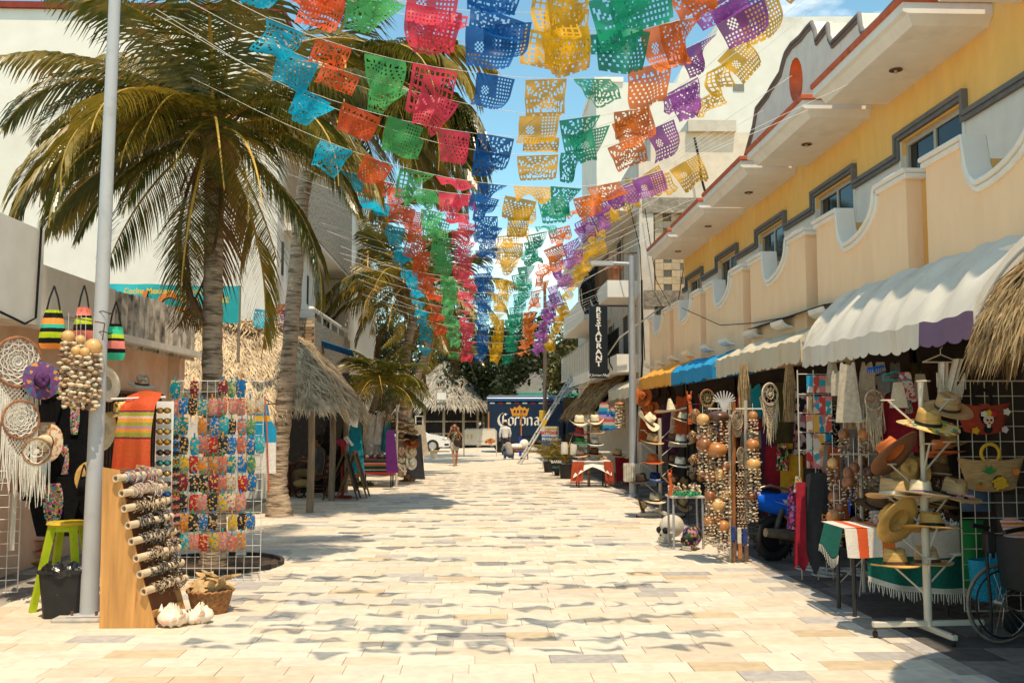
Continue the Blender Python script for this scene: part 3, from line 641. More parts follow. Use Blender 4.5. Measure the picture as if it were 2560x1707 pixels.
for(px,py,Y,L,lab,sd_,yl) in((1120,715,40,3.6,'dark coconut palm among the flags to the left of the truck',21,.1),(1100,815,46,3.4,'drooping yellowish palm just above the back palapa roof',25,.6),(925,640,36,3.4,'tall coconut palm rising behind the pebble stone parapet',31,.3)):
 c_=at(px,py,Y);palm(lab,[(c_.x-2.2,Y,-.1),(c_.x-1.2,Y,c_.z*.5),tuple(c_)],[.17,.13,.12],c_,[(270,20,120,L*.8),(300,5,100,L),(350,15,110,L)],L,36,.075,3,auto=18,seed=sd_,yellow=yl,fibre=False)
b3=gd(880,1213);c3=at(950,965,b3.y)
palm('small glossy planted palm with slim bent trunk in the pavement',[tuple(b3),tuple(at(895,1130,b3.y)),tuple(at(925,1040,b3.y)),tuple(c3)],[.17,.11,.085,.07],c3,[(270,45,130,1.5),(250,20,100,1.5),(180,20,95,1.7),(0,25,95,1.7),(200,40,110,1.6),(340,45,110,1.6)],1.75,30,.075,0,auto=20,seed=41,emin=-15,emax=80,yellow=.12,lf=1.05,fibre=False,dry=1)
b=MB();b.lathe([(0,.004),(.78,.006),(.86,.006)],40,mat('pit_soil',(.07,.05,.035),1,.4,14,.6));o=b.build('tree_pit',None,None,loc=(b0.x,b0.y,0));tag(o,kind='structure')
b=MB()
for k in range(36):
 if k%9==8:continue
 a=2*math.pi*k/36;b.box((math.cos(a)*.84,math.sin(a)*.84,.02),(.05,.135,.06),None,(0,0,a))
b.build('tree_pit_edging',mat('dark_edge',(.05,.045,.04),.9),o,world=False,loc=(0,0,0))
# ============= BROADLEAF TREES at the end of the street
M_fol=[mat('tree_leaf',(.055,.07,.018),.55,.4,1.2,0,trans=.3,rnd=.2,dirt=(.13,.11,.03),dscale=.8),mat('tree_leaf_olive',(.095,.085,.022),.55,.4,1.2,0,trans=.3,rnd=.2,dirt=(.16,.1,.03),dscale=.8),mat('tree_leaf_dark',(.03,.045,.014),.55,.4,1.2,0,trans=.25)]
M_bark=mat('bark',(.2,.13,.085),.95,.3,6,.6)
def tree(label,x,y,h,rx,rz,cz,mt,seed,n=5200,leaf=.16,forks=True):
 rg=np.random.default_rng(seed);root=thing('tree',label,'tree',(x,y,0),'trees closing the end of the street')
 b=MB();t0=Vector((x,y,-.1));t1=Vector((x+.1,y,cz*.45));b.tube([t0,(x,y,cz*.2),t1],[.24,.19,.16],9)
 ends=[]
 for k in range(6):
  a=2*math.pi*k/6+seed;e=Vector((x+math.cos(a)*rx*.55,y+math.sin(a)*rx*.5,cz+rz*.25*math.sin(k*2.1)))
  b.tube([t1,t1.lerp(e,.45)+Vector((0,0,-.2)),e],[.12,.08,.03],6);ends.append(e)
 b.build('trunk',M_bark,root,smooth=60)
 nc=40;cc=rg.normal(0,1,(nc,3));cc/=np.linalg.norm(cc,axis=1)[:,None];cc*=(rg.random((nc,1))**.4);cc*=np.array([rx,rx*.8,rz])*.9
 rr=rg.uniform(.45,1.0,nc)*min(rx,rz)*.42
 idx=rg.integers(0,nc,n);d=rg.normal(0,1,(n,3));d/=np.linalg.norm(d,axis=1)[:,None]
 pos=cc[idx]+d*(rr[idx,None]*rg.random((n,1))**.45)+np.array([x,y,cz])
 u=rg.normal(0,1,(n,3));u/=np.linalg.norm(u,axis=1)[:,None];v=np.cross(u,d);v/=np.linalg.norm(v,axis=1)[:,None]+1e-6
 s=leaf*rg.uniform(.6,1.3,(n,1));V=np.stack([pos-u*s,pos+v*s*.6,pos+u*s,pos-v*s*.6],1).reshape(-1,3)-np.array([x,y,0])
 me=bpy.data.meshes.new('crown');me.from_pydata(V.tolist(),[],np.arange(4*n).reshape(-1,4).tolist());me.materials.append(mt);put('crown',me,root)
tree('tall dark tree with forked bare trunk behind the delivery truck',0.6,62,8,3.6,3.0,5.0,M_fol[2],3)
tree('olive leaved tree at the end of the street under the orange flags',4.2,66,9,3.6,3.2,6.2,M_fol[1],5)
tree('tree with yellowing leaves rising behind the restaurant sign',7.2,60,9,3.2,3.4,5.4,M_fol[1],6)
tree('broad dark tree filling the gap above the back palapa',-2.8,72,9,4.6,3.6,5.6,M_fol[0],8)
tree('dense tree at the far left end of the street behind the palms',-6.0,66,9,4.2,4.0,5.6,M_fol[2],9)
tree('green tree at the far end on the right above the grey wall',9.5,74,9,4.6,4.2,6.0,M_fol[0],10)
tree('low green tree straight ahead at the end of the street',1.6,82,9,4.8,3.4,6.4,M_fol[0],11)
for(x,y) in((-14,95),(16,95),(-26,100),(28,100)):
 pass
q=MB()
rg=np.random.default_rng(77);n=26000;px_=rg.uniform(-75,75,n);pz=rg.random(n)**.8*(5.2+1.4*np.sin(px_*.31)+1.1*np.sin(px_*.83+1));pos=np.stack([px_,100+rg.uniform(-2,6,n),pz],1)
u=rg.normal(0,1,(n,3));u/=np.linalg.norm(u,axis=1)[:,None];v=np.cross(u,rg.normal(0,1,(n,3)));v/=np.linalg.norm(v,axis=1)[:,None];s=.42
V=np.stack([pos-u*s,pos+v*s*.7,pos+u*s,pos-v*s*.7],1).reshape(-1,3);me=bpy.data.meshes.new('far_woods');me.from_pydata(V.tolist(),[],np.arange(4*n).reshape(-1,4).tolist());me.materials.append(M_fol[0])
tag(put('far_woods',me),kind='stuff')
# ============= THATCH
M_th=[mat('thatch',(.60,.46,.29),.95,.35,6,.3,rnd=.05,dirt=(.24,.17,.10),dscale=3,dlo=.54,dhi=.7),mat('thatch_gold',(.42,.28,.13),.95,.4,8,.3,dirt=(.17,.10,.05),dscale=3,dlo=.52,dhi=.72),mat('thatch_grey',(.42,.37,.29),.95,.3,6,.3,dirt=(.22,.18,.13),dscale=2,dlo=.5,dhi=.7)]
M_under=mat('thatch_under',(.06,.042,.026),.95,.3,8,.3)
def thatch_strands(fn,n,L,w,lift,seed,messy=.25,vmax=1.0,vpow=1.0,fall=0.0):
 """fn(u,v) -> point on the slope, v=0 ridge .. 1 eave; strands lie down the slope and ride over the eave"""
 rg=random.Random(seed);V=[];Fc=[]
 for k in range(n):
  u=rg.random();v=rg.random()**vpow*vmax;p=Vector(fn(u,v));e=.02;dv=(Vector(fn(u,min(v+e,1.02)))-p)
  du=Vector(fn(min(u+.01,1),v))-Vector(fn(max(u-.01,0),v))
  if dv.length<1e-6:continue
  dv.normalize();nn=du.cross(dv)
  if nn.length<1e-7:continue
  nn.normalize()
  if nn.z<0:nn=-nn
  sd=dv.cross(nn).normalized();a=rg.gauss(0,messy);d=(dv*math.cos(a)+sd*math.sin(a)+Vector((0,0,-fall*v*v))).normalized()
  l=L*rg.uniform(.5,1.25);q=p+nn*rg.uniform(.005,lift);m_=q+d*l*.55+nn*rg.uniform(-.01,lift*.7);t=q+d*l+nn*rg.uniform(-.02,lift)-Vector((0,0,l*.12*rg.random()))
  ww=w*rg.uniform(.6,1.4);s2=(sd+nn*rg.uniform(-.6,.6)).normalized()*ww*.5;o=len(V)
  V+=[q-s2,q+s2,m_+s2,m_-s2,t+s2*.3,t-s2*.3];Fc+=[(o,o+1,o+2,o+3),(o+3,o+2,o+4,o+5)]
 mb=MB();mb.v=[tuple(v) for v in V];mb.f=Fc;mb.mi=[0]*len(Fc);return mb
M_post=mat('wood_post',(.26,.2,.14),.9,.3,4,.4,stretch=(6,6,.6))
rt=thing('thatched_roof','shaggy palm thatch roof over the left restaurant terrace','thatched roof',(-5,21,0))
ey0,ey1,ex0,ex1,ez=18.7,24.4,-7.6,-3.0,2.2
rz_,ry,rx1=3.85,21.2,-4.5
def front(u,v):
 top=Vector((-8+(rx1+8)*u,ry,rz_-.1*math.sin(u*9)));bot=Vector((ex0+(ex1-ex0)*u,ey0+.12*math.sin(u*17),ez+.05*math.sin(u*23)));p=top.lerp(bot,v);p.z+=.22*math.sin(math.pi*v)*.9;return p
def sidef(u,v):
 top=Vector((rx1,ry+1.2*u,rz_));bot=Vector((ex1+.12*math.sin(u*11),ey0+(ey1-ey0)*u,ez+.05*math.sin(u*19)));p=top.lerp(bot,v);p.z+=.22*math.sin(math.pi*v)*.9;return p
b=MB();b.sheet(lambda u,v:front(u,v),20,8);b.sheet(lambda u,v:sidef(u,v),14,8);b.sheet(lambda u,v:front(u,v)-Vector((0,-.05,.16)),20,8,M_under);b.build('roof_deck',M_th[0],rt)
q=thatch_strands(front,9000,.55,.022,.07,3,.3);q2=thatch_strands(sidef,6000,.55,.022,.07,4,.3);q.add(q2.v,q2.f)
q2=thatch_strands(lambda u,v:front(u,v*.16),1500,.5,.035,.2,5,1.2);q.add(q2.v,q2.f)
q2=thatch_strands(lambda u,v:front(u,.93+.07*v),2600,.5,.018,.04,6,.2);q.add(q2.v,q2.f);q2=thatch_strands(lambda u,v:sidef(u,.93+.07*v),1600,.5,.018,.04,7,.2);q.add(q2.v,q2.f)
tag(q.build('thatch',M_th[0],rt),kind='stuff')
for(x,y) in((-3.3,19.2),(-3.3,22),(-3.3,24.2),(-6.6,19.2)):
 q=MB();q.tube([(x,y,0),(x+.02,y,1.2),(x,y,ez+.25)],[.075,.07,.065],8);q.build('post',M_post,rt,smooth=60)
q=MB();q.tube([(ex0,19.2,ez+.2),(-3.3,19.2,ez+.2),(-3.3,24.3,ez+.2)],.06,7);q.build('beam',M_post,rt)
pr=thing('palapa_umbrella','shaggy thatched palapa umbrella reaching in at the right edge','palapa',(4.42,5.62,0))
PC=Vector((4.42,5.62,0));PRr=1.22
def pal(u,v):
 a=2*math.pi*u;r=.04+(PRr-.04)*v;return PC+Vector((math.cos(a)*r,math.sin(a)*r,3.74-.75*v-.5*v*v))
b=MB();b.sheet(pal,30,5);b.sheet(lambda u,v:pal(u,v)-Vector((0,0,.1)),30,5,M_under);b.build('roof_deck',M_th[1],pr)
q=thatch_strands(pal,15000,.38,.0105,.05,13,.22,vpow=.6,fall=.9);q2=thatch_strands(lambda u,v:pal(u,.8+.2*v),10000,.3,.0095,.05,14,.2,fall=1.5);q.add(q2.v,q2.f);tag(q.build('thatch',M_th[1],pr),kind='stuff')
q=MB();q.tube([(4.42,5.62,0),(4.42,5.62,3.45)],.07,10);q.build('post',M_post,pr,smooth=60)
hut=thing('palapa_hut','round thatched hut with caged walls beside the white car','hut',(-2.0,60,0))
HC=Vector((-2.1,62,0));ha=at(1108,905,62).z;he=at(1108,1020,62).z
def hutf(u,v):
 a=2*math.pi*u;r=.05+2.95*v;return HC+Vector((math.cos(a)*r,math.sin(a)*r,ha+(he-ha)*v+.12*math.sin(math.pi*v)+.05*v*math.sin(a*7)))
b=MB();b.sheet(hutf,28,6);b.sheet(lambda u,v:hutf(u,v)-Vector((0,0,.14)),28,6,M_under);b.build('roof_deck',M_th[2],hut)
q=thatch_strands(hutf,7000,.6,.045,.09,23,.25);tag(q.build('thatch',M_th[2],hut),kind='stuff')
M_pw=mat('weathered_wood',(.36,.29,.2),.9,.3,4,.3,stretch=(6,6,.6))
for k in range(12):
 a=2*math.pi*k/12;q=MB();x,y=HC.x+2.4*math.cos(a),HC.y+2.4*math.sin(a);q.tube([(x,y,0),(x,y,he+.2)],.085,7);q.build('post',M_pw,hut)
q=MB()
for zz in(.9,1.65):q.tube([HC+Vector((2.4*math.cos(2*math.pi*k/12),2.4*math.sin(2*math.pi*k/12),zz)) for k in range(13)],.05,5)
q.build('rail',M_pw,hut)
q=MB()
for k in range(48):
 a=2*math.pi*k/48;q.tube([HC+Vector((2.38*math.cos(a),2.38*math.sin(a),.1)),HC+Vector((2.38*math.cos(a),2.38*math.sin(a),he))],.012,3)
for zz in np.arange(.2,he,.2):q.tube([HC+Vector((2.38*math.cos(2*math.pi*k/24),2.38*math.sin(2*math.pi*k/24),zz)) for k in range(25)],.01,3)
q.build('wire_mesh',M_iron,hut)
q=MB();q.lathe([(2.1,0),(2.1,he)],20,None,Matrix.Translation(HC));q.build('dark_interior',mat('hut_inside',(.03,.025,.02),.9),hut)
q=MB();p0=at(1104,990,58.9);q.box(p0,(.55,.03,.42));q.build('notice_board',M_white,hut)
# ============= AWNINGS (right)
def canvas(name,col,**k):return mat(name,col,.7,.06,3,.25,trans=.18,spec=.25,bdist=.02,**k)
def awning(label,y0,y1,mt,xw,zw,xo,zr,hv,ribs,vmat=None,ends=True,bulge=.16,seed=0,far_end=True,name='awning'):
 """vaulted canvas on hoops: from the wall (xw,zw) over to the front edge (xo,zr), with a scalloped valance of height hv"""
 rg=random.Random(seed);root=thing(name,label,'awning',(xo,(y0+y1)/2,0))
 def prof(v):
  a=v*math.pi/2;return xw+(xo-xw)*(.55*v+.45*math.sin(a)),zr+(zw-zr)*(.5*(1-v)+.5*math.cos(a)) if v<1 else zr
 ph=[rg.uniform(0,6.28) for _ in range(4)]
 def cv(u,v):
  y=y0+(y1-y0)*u;x,z=prof(v);s=abs(math.sin(math.pi*u*ribs));dn=bulge*.33*s*(math.sin(math.pi*min(1,v*1.02))**.7)
  wob=.010*math.sin(y*7+ph[0]+v*5)+.008*math.sin(y*17+ph[1]-v*11)+.02*math.sin(y*2.3+ph[2])*math.sin(v*3)
  return(x+dn*.35-wob*.4,y,z-dn*.6+bulge*.1+wob)
 nu=ribs*10
 b=MB();b.sheet(cv,nu,14);cl=b.build('canopy',mt,root,smooth=60)
 sc=max(2,int((y1-y0)/.22))
 def vl(u,v):
  y=y0+(y1-y0)*u;x0,_,z0=cv(u,1);return(xo+(x0-xo)*(1-v)-.02*v*math.sin(y*5+ph[2]),y,z0-hv*v*(1.0+.04*math.sin(y*3))-v*.028*abs(math.sin(math.pi*u*sc))**.5)
 cut=vmat and int(max(nu,sc*6)*.24)
 b=MB();b.sheet(vl,max(nu,sc*6),4,None,(lambda i,j:i>=cut) if vmat else None);b.build('valance',mt,root,smooth=60)
 if vmat:b=MB();b.sheet(vl,max(nu,sc*6),4,None,lambda i,j:i<cut);b.build('valance',vmat,root,smooth=60)
 for(ye,on) in((y0,ends),(y1,far_end)):
  if not on:continue
  u=0 if ye==y0 else 1
  b=MB();vs=[cv(u,k/14) for k in range(15)];b.add(vs+[(xo,ye,zr-hv),(xw,ye,zr-hv*.6)],[tuple(range(17))]);b.build('end_panel',mt,root)
 b=MB()
 for k in range(ribs+1):
  yy=y0+(y1-y0)*k/ribs;b.tube([(prof(j/8)[0]+.03,yy,prof(j/8)[1]-.03) for j in range(9)],.012,5)
 b.tube([(xo+.03,y0,zr-.02),(xo+.03,y1,zr-.02)],.014,5);b.build('hoop_frame',M_pole,root)
 return root
M_pole=mat('galvanised_pole',(.40,.41,.42),.5,.08,4,.03,.35,dirt=(.3,.28,.26),dscale=2)
zv=onx(2214,840,3.9).z
awning('large dirty white vaulted awning nearest the camera',7.35,11.35,canvas('canvas_white',(.74,.70,.60),dirt=(.50,.42,.30),dscale=1.6,dlo=.54,dhi=.8,stretch=(1.5,1.5,.5)),4.52,3.38,3.88,2.66,.2,8,canvas('canvas_purple',(.20,.13,.22),dirt=(.3,.24,.3),dscale=2),seed=1,bulge=.2)
awning('cream awning with sagging folds between white and blue ones',11.45,15.6,canvas('canvas_cream',(.66,.585,.43),dirt=(.42,.34,.22),dscale=1.8,dlo=.54,dhi=.8,stretch=(1.5,1.5,.5)),4.55,3.05,3.9,2.78,.26,6,seed=2)
awning('bright blue plastic awning with pale fringe',15.75,19.2,canvas('canvas_blue',(.02,.30,.60),dirt=(.06,.42,.70),dscale=1.5),4.6,3.02,3.88,2.72,.22,6,seed=3,bulge=.26)
awning('yellow orange awning beside the steel lamp pole',19.35,23.2,canvas('canvas_amber',(.85,.40,.06),dirt=(.85,.5,.14),dscale=1.5),4.6,3.06,3.9,2.76,.24,6,seed=4,bulge=.25)
awning('small off-white awning at the far end of the hotel',24.6,28.6,canvas('canvas_offwhite',(.72,.67,.54),dirt=(.5,.45,.35),dscale=1.2),4.6,2.95,3.9,2.62,.25,4,seed=5,bulge=.25)
awning('flat orange red sunshade behind the blue awning',15.0,21.0,canvas('canvas_red',(.80,.22,.04)),5.2,3.5,4.64,3.12,.04,3,seed=6,bulge=.1,ends=False)
b=MB();b.sheet(lambda u,v:(4.35+.9*u,11.9+3.4*v,3.28+.16*u+.05*math.sin(v*6)*u),8,12);tag(b.build('tarpaulin',canvas('tarp_navy',(.015,.07,.14)),None,solid=.006),'dark blue tarpaulin stretched above the cream awning','tarpaulin')
rr=thing('thatched_roof','drooping straw eave on the right beside the aluminium ladder','thatched roof',(4.2,32,0))
def re(u,v):return Vector((4.8-1.25*v,28.7+9*u+.1*math.sin(u*20),3.35-.95*v-.25*v*v+.06*math.sin(u*17)))
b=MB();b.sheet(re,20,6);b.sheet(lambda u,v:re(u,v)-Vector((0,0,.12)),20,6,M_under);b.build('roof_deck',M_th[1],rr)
q=thatch_strands(re,5000,.55,.03,.09,33,.3);tag(q.build('thatch',M_th[1],rr),kind='stuff')
# ============= PAPEL PICADO
FC=[('cyan',(.0,.50,.72)),('vermilion',(.80,.12,.03)),('leaf green',(.10,.48,.14)),('pink red',(.82,.07,.12)),('deep blue',(.004,.12,.42)),('golden',(.92,.52,.01)),('emerald',(.01,.36,.20)),('orange',(.90,.22,.02)),('violet',(.40,.10,.46)),('yellow',(.90,.50,.01))]
def paper(*a,**k):
 m=mat(*a,**k);m.node_tree.nodes['Principled BSDF'].inputs['Alpha'].default_value=.86;return m
FM=[paper('paper_'+n.replace(' ','_'),sc3(c,.82),.45,.10,6,.0,trans=.48,spec=.3,rnd=.22) for n,c in FC]
def flag_mesh(seed):
 rg=random.Random(seed);nu,nv=26,20;style=seed%5;w,h=.41,.33
 a1,a2,a3=rg.uniform(.015,.07),rg.uniform(.015,.06),rg.uniform(-1.2,1.2);p1,p2=rg.uniform(0,6),rg.uniform(0,6);fold=rg.choice([0,0,0,1,2]);pinch=rg.uniform(0,.28)
 def keep(i,j):
  if j==0 or i in(0,nu-1):return j<nv-1 or i%2==0
  if j>=nv-2:return(i%4!=0) if j==nv-1 else(i%4!=0 or j%2==0)
  x,y=(i+.5-nu/2)/(nu/2),(j+.5)/nv
  if style==0:return not(i%3!=1 and j%3!=1 and(abs(x)>.40 or y<.25)) and not(math.hypot(x,y*1.1-.6)<.34 and(i*3+j*2)%5==0)
  if style==1:
   r=math.hypot(x,(y-.55)*1.5);return not((int(r*11)%2==1 and(int((math.atan2(y-.55,x)+3.2)*4)%2)) or(y>.82 and i%2))
  if style==2:return not((i+j)%3==0 and y>.15 and j%2==0 or(j in(3,4) and i%4==1))
  if style==3:return not(i%2==1 and j%2==1 and(x>.1 or y>.6)) and not(abs(x+.4)<.2 and .35<y<.6 and(i+j)%2)
  return not(rg.random()<.2 and 0<j or(i%3==0 and j%4==2))
 kp=[[keep(i,j) for i in range(nu)] for j in range(nv)]
 def fn(u,v):
  x=(u-.5)*w*(1-pinch*v*v);z=-v*h;y=a1*math.sin(u*7+p1+v*2)*v*1.6+a2*math.sin(v*6+p2)*v+a3*.1*v*v
  if fold==1 and u>.5:y+=(u-.5)*.5*v;x-=(u-.5)*.28*v;z+=(u-.5)*.2*v
  if fold==2 and v>.55:y-=(v-.55)*.34;z+=(v-.55)*.33
  return(x,y,z)
 b=MB();b.sheet(fn,nu,nv,None,lambda i,j:kp[j][i])
 return b
FLM=[[None]*10 for _ in range(15)]
M_cord=mat('white_cord',(.75,.72,.66),.8,.05)
pys=[-60,-15,40,72,98,206,285,345,388,470,498,522,545,568,590,610,632,650,668,686,702,716,735,752,768,785,800,815,828,842,858,872,888]
random.seed(11)
for si,py in enumerate(pys):
 if py<120:D=6.1+.32*si
 elif py<400:D=8.0+(py-206)*.0098
 else:D=12.0+(py-490)*.05
 c=at(1440,py,D);zc=c.z;xc=.75+U(-.2,.2);aL,aR=(.088*U(.85,1.2),.25*U(.85,1.15)) if D<11 else(.06*U(.7,1.3),.17*U(.7,1.2));TY=U(-.14,.14)
 def cord(x):
  x=max(x,-3.3);e=min(x,2.5);return zc+(aL if e<xc else aR)*(e-xc)**2+(2*aR*(2.5-xc)*(x-2.5) if x>2.5 else 0)
 root=thing('bunting_string','%s string of coloured cut paper flags counting from the camera'%ordinal(si+1),'bunting',(xc,D,zc),'strings of papel picado over the street')
 xl,xr=-3.35,4.46 if D<25 else 3.7
 q=MB();q.tube([(x,D+TY*x+.04*math.sin(x*2+si),cord(x)) for x in np.linspace(xl,xr,22)],.003 if D<12 else .004,3);q.build('cord',M_cord,root)
 x0,pit=-1.62+U(-.08,.08),.447
 for k in range(10):
  x=x0+pit*k+U(-.05,.05);sl=math.atan((cord(x+.05)-cord(x-.05))/.1)
  vi=random.randrange(15)
  if random.random()<(.1 if D<11 else .02):continue
  if FLM[vi][k] is None:FLM[vi][k]=flag_mesh(vi*3+1).data('flag',FM[k])
  r_=random.random();pitch=(U(.12,.58) if r_<.8 else U(.5,1.0) if r_<.9 else U(-.5,.1)) if D<11 else U(-.5,.6) if r_<.5 else U(.6,1.4) if r_<.8 else U(-1.25,-.5)
  put('flag',FLM[vi][k],root,(x-xc,TY*x+.04*math.sin(x*2+si),cord(x)-zc-.004),(pitch,-sl+U(-.12,.12),U(-.45,.45)),(U(.82,1.06),1,U(.75,1.1)))
sf=thing('paper_flag_bunch','torn orange, lilac and blue paper flags caught beside the second palm trunk','bunting',tuple(at(690,775,18.6)))
for k,(dx,ci) in enumerate(((-.2,0),(0,7),(.22,8))):
 put('flag',flag_mesh(k*4+2).data('flag',FM[ci]),sf,(dx,0,.1*(k%2)),(.2,U(-.3,.3),U(-.5,.5)),1.0)
# ============= WARES: builders shared by the stalls
M_wire=mat('white_wire',(.72,.69,.62),.5,.06,5,0)
M_wpaint=mat('white_enamel',(.56,.51,.41),.45,.06,6,.05,dirt=(.36,.18,.07),dscale=7,dlo=.62,dhi=.74)
def straw(name,c,**k):return mat('straw_'+name,c,.8,.22,9,.35,stretch=(1,1,9),spec=.15,rnd=.08,bdist=.006,**k)
ST=dict(cream=straw('cream',(.66,.56,.37)),tan=straw('tan',(.50,.33,.16)),gold=straw('gold',(.54,.33,.10)),brown=straw('brown',(.17,.085,.04)),white=straw('white',(.74,.70,.58)),dark=straw('dark',(.05,.032,.022)),navy=straw('navy',(.015,.035,.13)),rust=straw('rust',(.48,.13,.035)),pink=straw('pink',(.55,.36,.27)),green=straw('green',(.05,.26,.08)),purple=straw('purple',(.12,.045,.15)),red=straw('red',(.42,.06,.04)))
M_flower=printed('painted_flowers',[(.70,.50,.22),(.72,.46,.02),(.05,.30,.16),(.70,.50,.22),(.30,.10,.02),(.72,.52,.24)],26)
M_flow2=printed('painted_leaves',[(.66,.52,.36),(.55,.22,.09),(.68,.58,.42),(.50,.24,.10),(.66,.56,.42)],34)
M_flow3=printed('painted_purple',[(.13,.05,.16),(.16,.06,.19),(.13,.05,.16),(.6,.25,.04),(.14,.055,.17),(.05,.15,.25)],26)
BANDS=dict(black=mat('band_black',(.012,.011,.01),.6,.1),white=mat('band_white',(.68,.62,.5),.7,.1),brown=mat('band_brown',(.09,.045,.02),.6,.2),multi=stripes('band_multi',2,.03,[(0,(.03,.25,.25)),(.3,(.65,.6,.5)),(.5,(.55,.12,.04)),(.75,(.1,.08,.3))]),red=mat('band_red',(.45,.05,.03),.7,.1))
_hat={}
def hat_parts(style,crown,brim,band):
 key=(style,crown.name,brim.name,band.name)
 if key in _hat:return _hat[key]
 rb,rc,hc,curl,droop,pinch,taper=dict(fedora=(.185,.092,.115,.012,-.012,.032,.86),cowboy=(.20,.09,.125,.075,-.03,.035,.84),sombrero=(.30,.09,.24,.05,.0,.0,.3),boater=(.17,.09,.09,.0,-.02,.0,.93),wide=(.215,.09,.11,.01,-.02,.03,.86),bowl=(.165,.09,.10,-.02,-.03,.0,.7))[style]
 n=24;c=MB();pr=[(rc,0),(rc*(1-(1-taper)*.3),hc*.35),(rc*(1-(1-taper)*.7),hc*.75),(rc*taper,hc*.93),(rc*taper*.82,hc),(rc*taper*.4,hc*(.98 if pinch==0 else .93)),(.002,hc*(1.02 if pinch==0 else .9))]
 def cf(p,w):
  t=p.z/hc;k=1
  x,y,z=p.x*1.0,p.y*1.14,p.z
  if pinch:
   fr=max(0,-math.sin(w));x*=1-.30*t*fr*abs(math.cos(w))*1.6;z+=.012*math.sin(w)*t+(.0 if t<.9 else-.012*math.cos(w)**2*0)
   if t>.85 and abs(math.cos(w))>.55:z+=.012
  return Vector((x,y,z))
 c.lathe(pr,n,None,fn=cf)
 b=MB();rs=[rc*1.0,rc*1.25,(rc+rb)/2,rb*.92,rb,rb*.97,(rc+rb)/2,rc]
 def bf(p,w):
  r=math.hypot(p.x,p.y);t=max(0,(r-rc)/(rb-rc));z=p.z+curl*abs(math.cos(w))**2.5*t**1.8+droop*abs(math.sin(w))**2*t**1.6
  return Vector((p.x*(1-.10*(style=='cowboy')*t),p.y*1.12,z))
 b.lathe([(r,.001 if i<5 else-.007) for i,r in enumerate(rs)],n,None,fn=bf)
 d=MB();d.lathe([(rc*1.02,.004),(rc*1.025,.026),(rc*.99,.028)],n,None,fn=lambda p,w:Vector((p.x,p.y*1.14,p.z)))
 _hat[key]=(c.data('crown',crown,smooth=60),b.data('brim',brim,smooth=60),d.data('hat_band',band,smooth=60));return _hat[key]
def hat(label,pos,style='fedora',col='tan',band='black',size=1.0,rot=(0,0,0),group=None,brim=None,crown=None):
 cr_,br_,bd_=hat_parts(style,crown or ST[col],brim or ST[col],BANDS[band])
 r=thing('hat',label,'hat',tuple(pos),group,rot,size)
 put('crown',cr_,r);put('brim',br_,r);put('hat_band',bd_,r);return r
M_gourd=[mat('gourd_pale',(.62,.36,.13),.35,.18,5,.1,spec=.5,dirt=(.3,.13,.05),dscale=5,dlo=.6,dhi=.75),mat('gourd_brown',(.26,.095,.035),.3,.3,6,.1,spec=.5,dirt=(.06,.025,.012),dscale=5,dlo=.55,dhi=.75),mat('gourd_orange',(.44,.175,.05),.33,.2,6,.1,spec=.5,dirt=(.13,.05,.02),dscale=6,dlo=.58,dhi=.75),mat('coconut_dark',(.10,.042,.022),.3,.4,8,.2,spec=.5)]
M_shell=[mat('shell_cream',(.66,.54,.37),.5,.15,20,.1,rnd=.05),mat('shell_tan',(.48,.31,.17),.5,.25,20,.1),mat('shell_dark',(.20,.11,.065),.5,.3,20,.1)]
def strand_mb(L,step,sz,seed,dark=.2):
 rg=random.Random(seed);b=MB();b.tube([(0,0,0),(0,0,-L)],.0022,3,M_shell[2]);z=-step*.6
 while z>-L:
  k=2 if rg.random()<dark*.5 else 1 if rg.random()<.3+dark*.4 else 0
  b.ell((rg.uniform(-.012,.012),rg.uniform(-.012,.012),z),(sz*rg.uniform(.7,1.5),sz*rg.uniform(.6,1.1),sz*rg.uniform(.5,.9)),6,4,M_shell[k]);z-=step*rg.uniform(.65,1.6)
 return b
_st={}
def strand(L,step,sz,seed,dark):
 k=(round(L,2),step,sz,seed%3,dark)
 if k not in _st:_st[k]=strand_mb(L,step,sz,seed,dark).data('shell_string',None,smooth=60)
 return _st[k]
def chime(label,pos,gr=.075,gm=0,L=.45,n=7,step=.046,sz=.019,dark=.2,flat=1.0,group='shell wind chimes',cord=.25):
 r=thing('wind_chime',label,'wind chime',tuple(pos),group)
 b=MB();b.ell((0,0,0),(gr,gr,gr*flat),14,9,M_gourd[gm]);put('gourd',b.data('gourd',None,smooth=60),r)
 b=MB();b.tube([(0,0,gr*flat*.95),(0,0,gr*flat+cord)],.003,3);put('cord',b.data('cord',M_cord),r)
 for k in range(n):
  a=2*math.pi*k/n;put('shell_string',strand(L*U(.85,1.05),step,sz,k,dark),r,(math.cos(a)*gr*.78,math.sin(a)*gr*.78,-gr*flat*.5))
 return r
M_crochet=mat('white_cotton',(.72,.68,.59),.9,.12,40,.3)
M_mac=mat('macrame_cotton',(.56,.46,.31),.95,.2,40,.4)
M_hoop=mat('wrapped_hoop',(.34,.15,.07),.8,.35,30,.4)
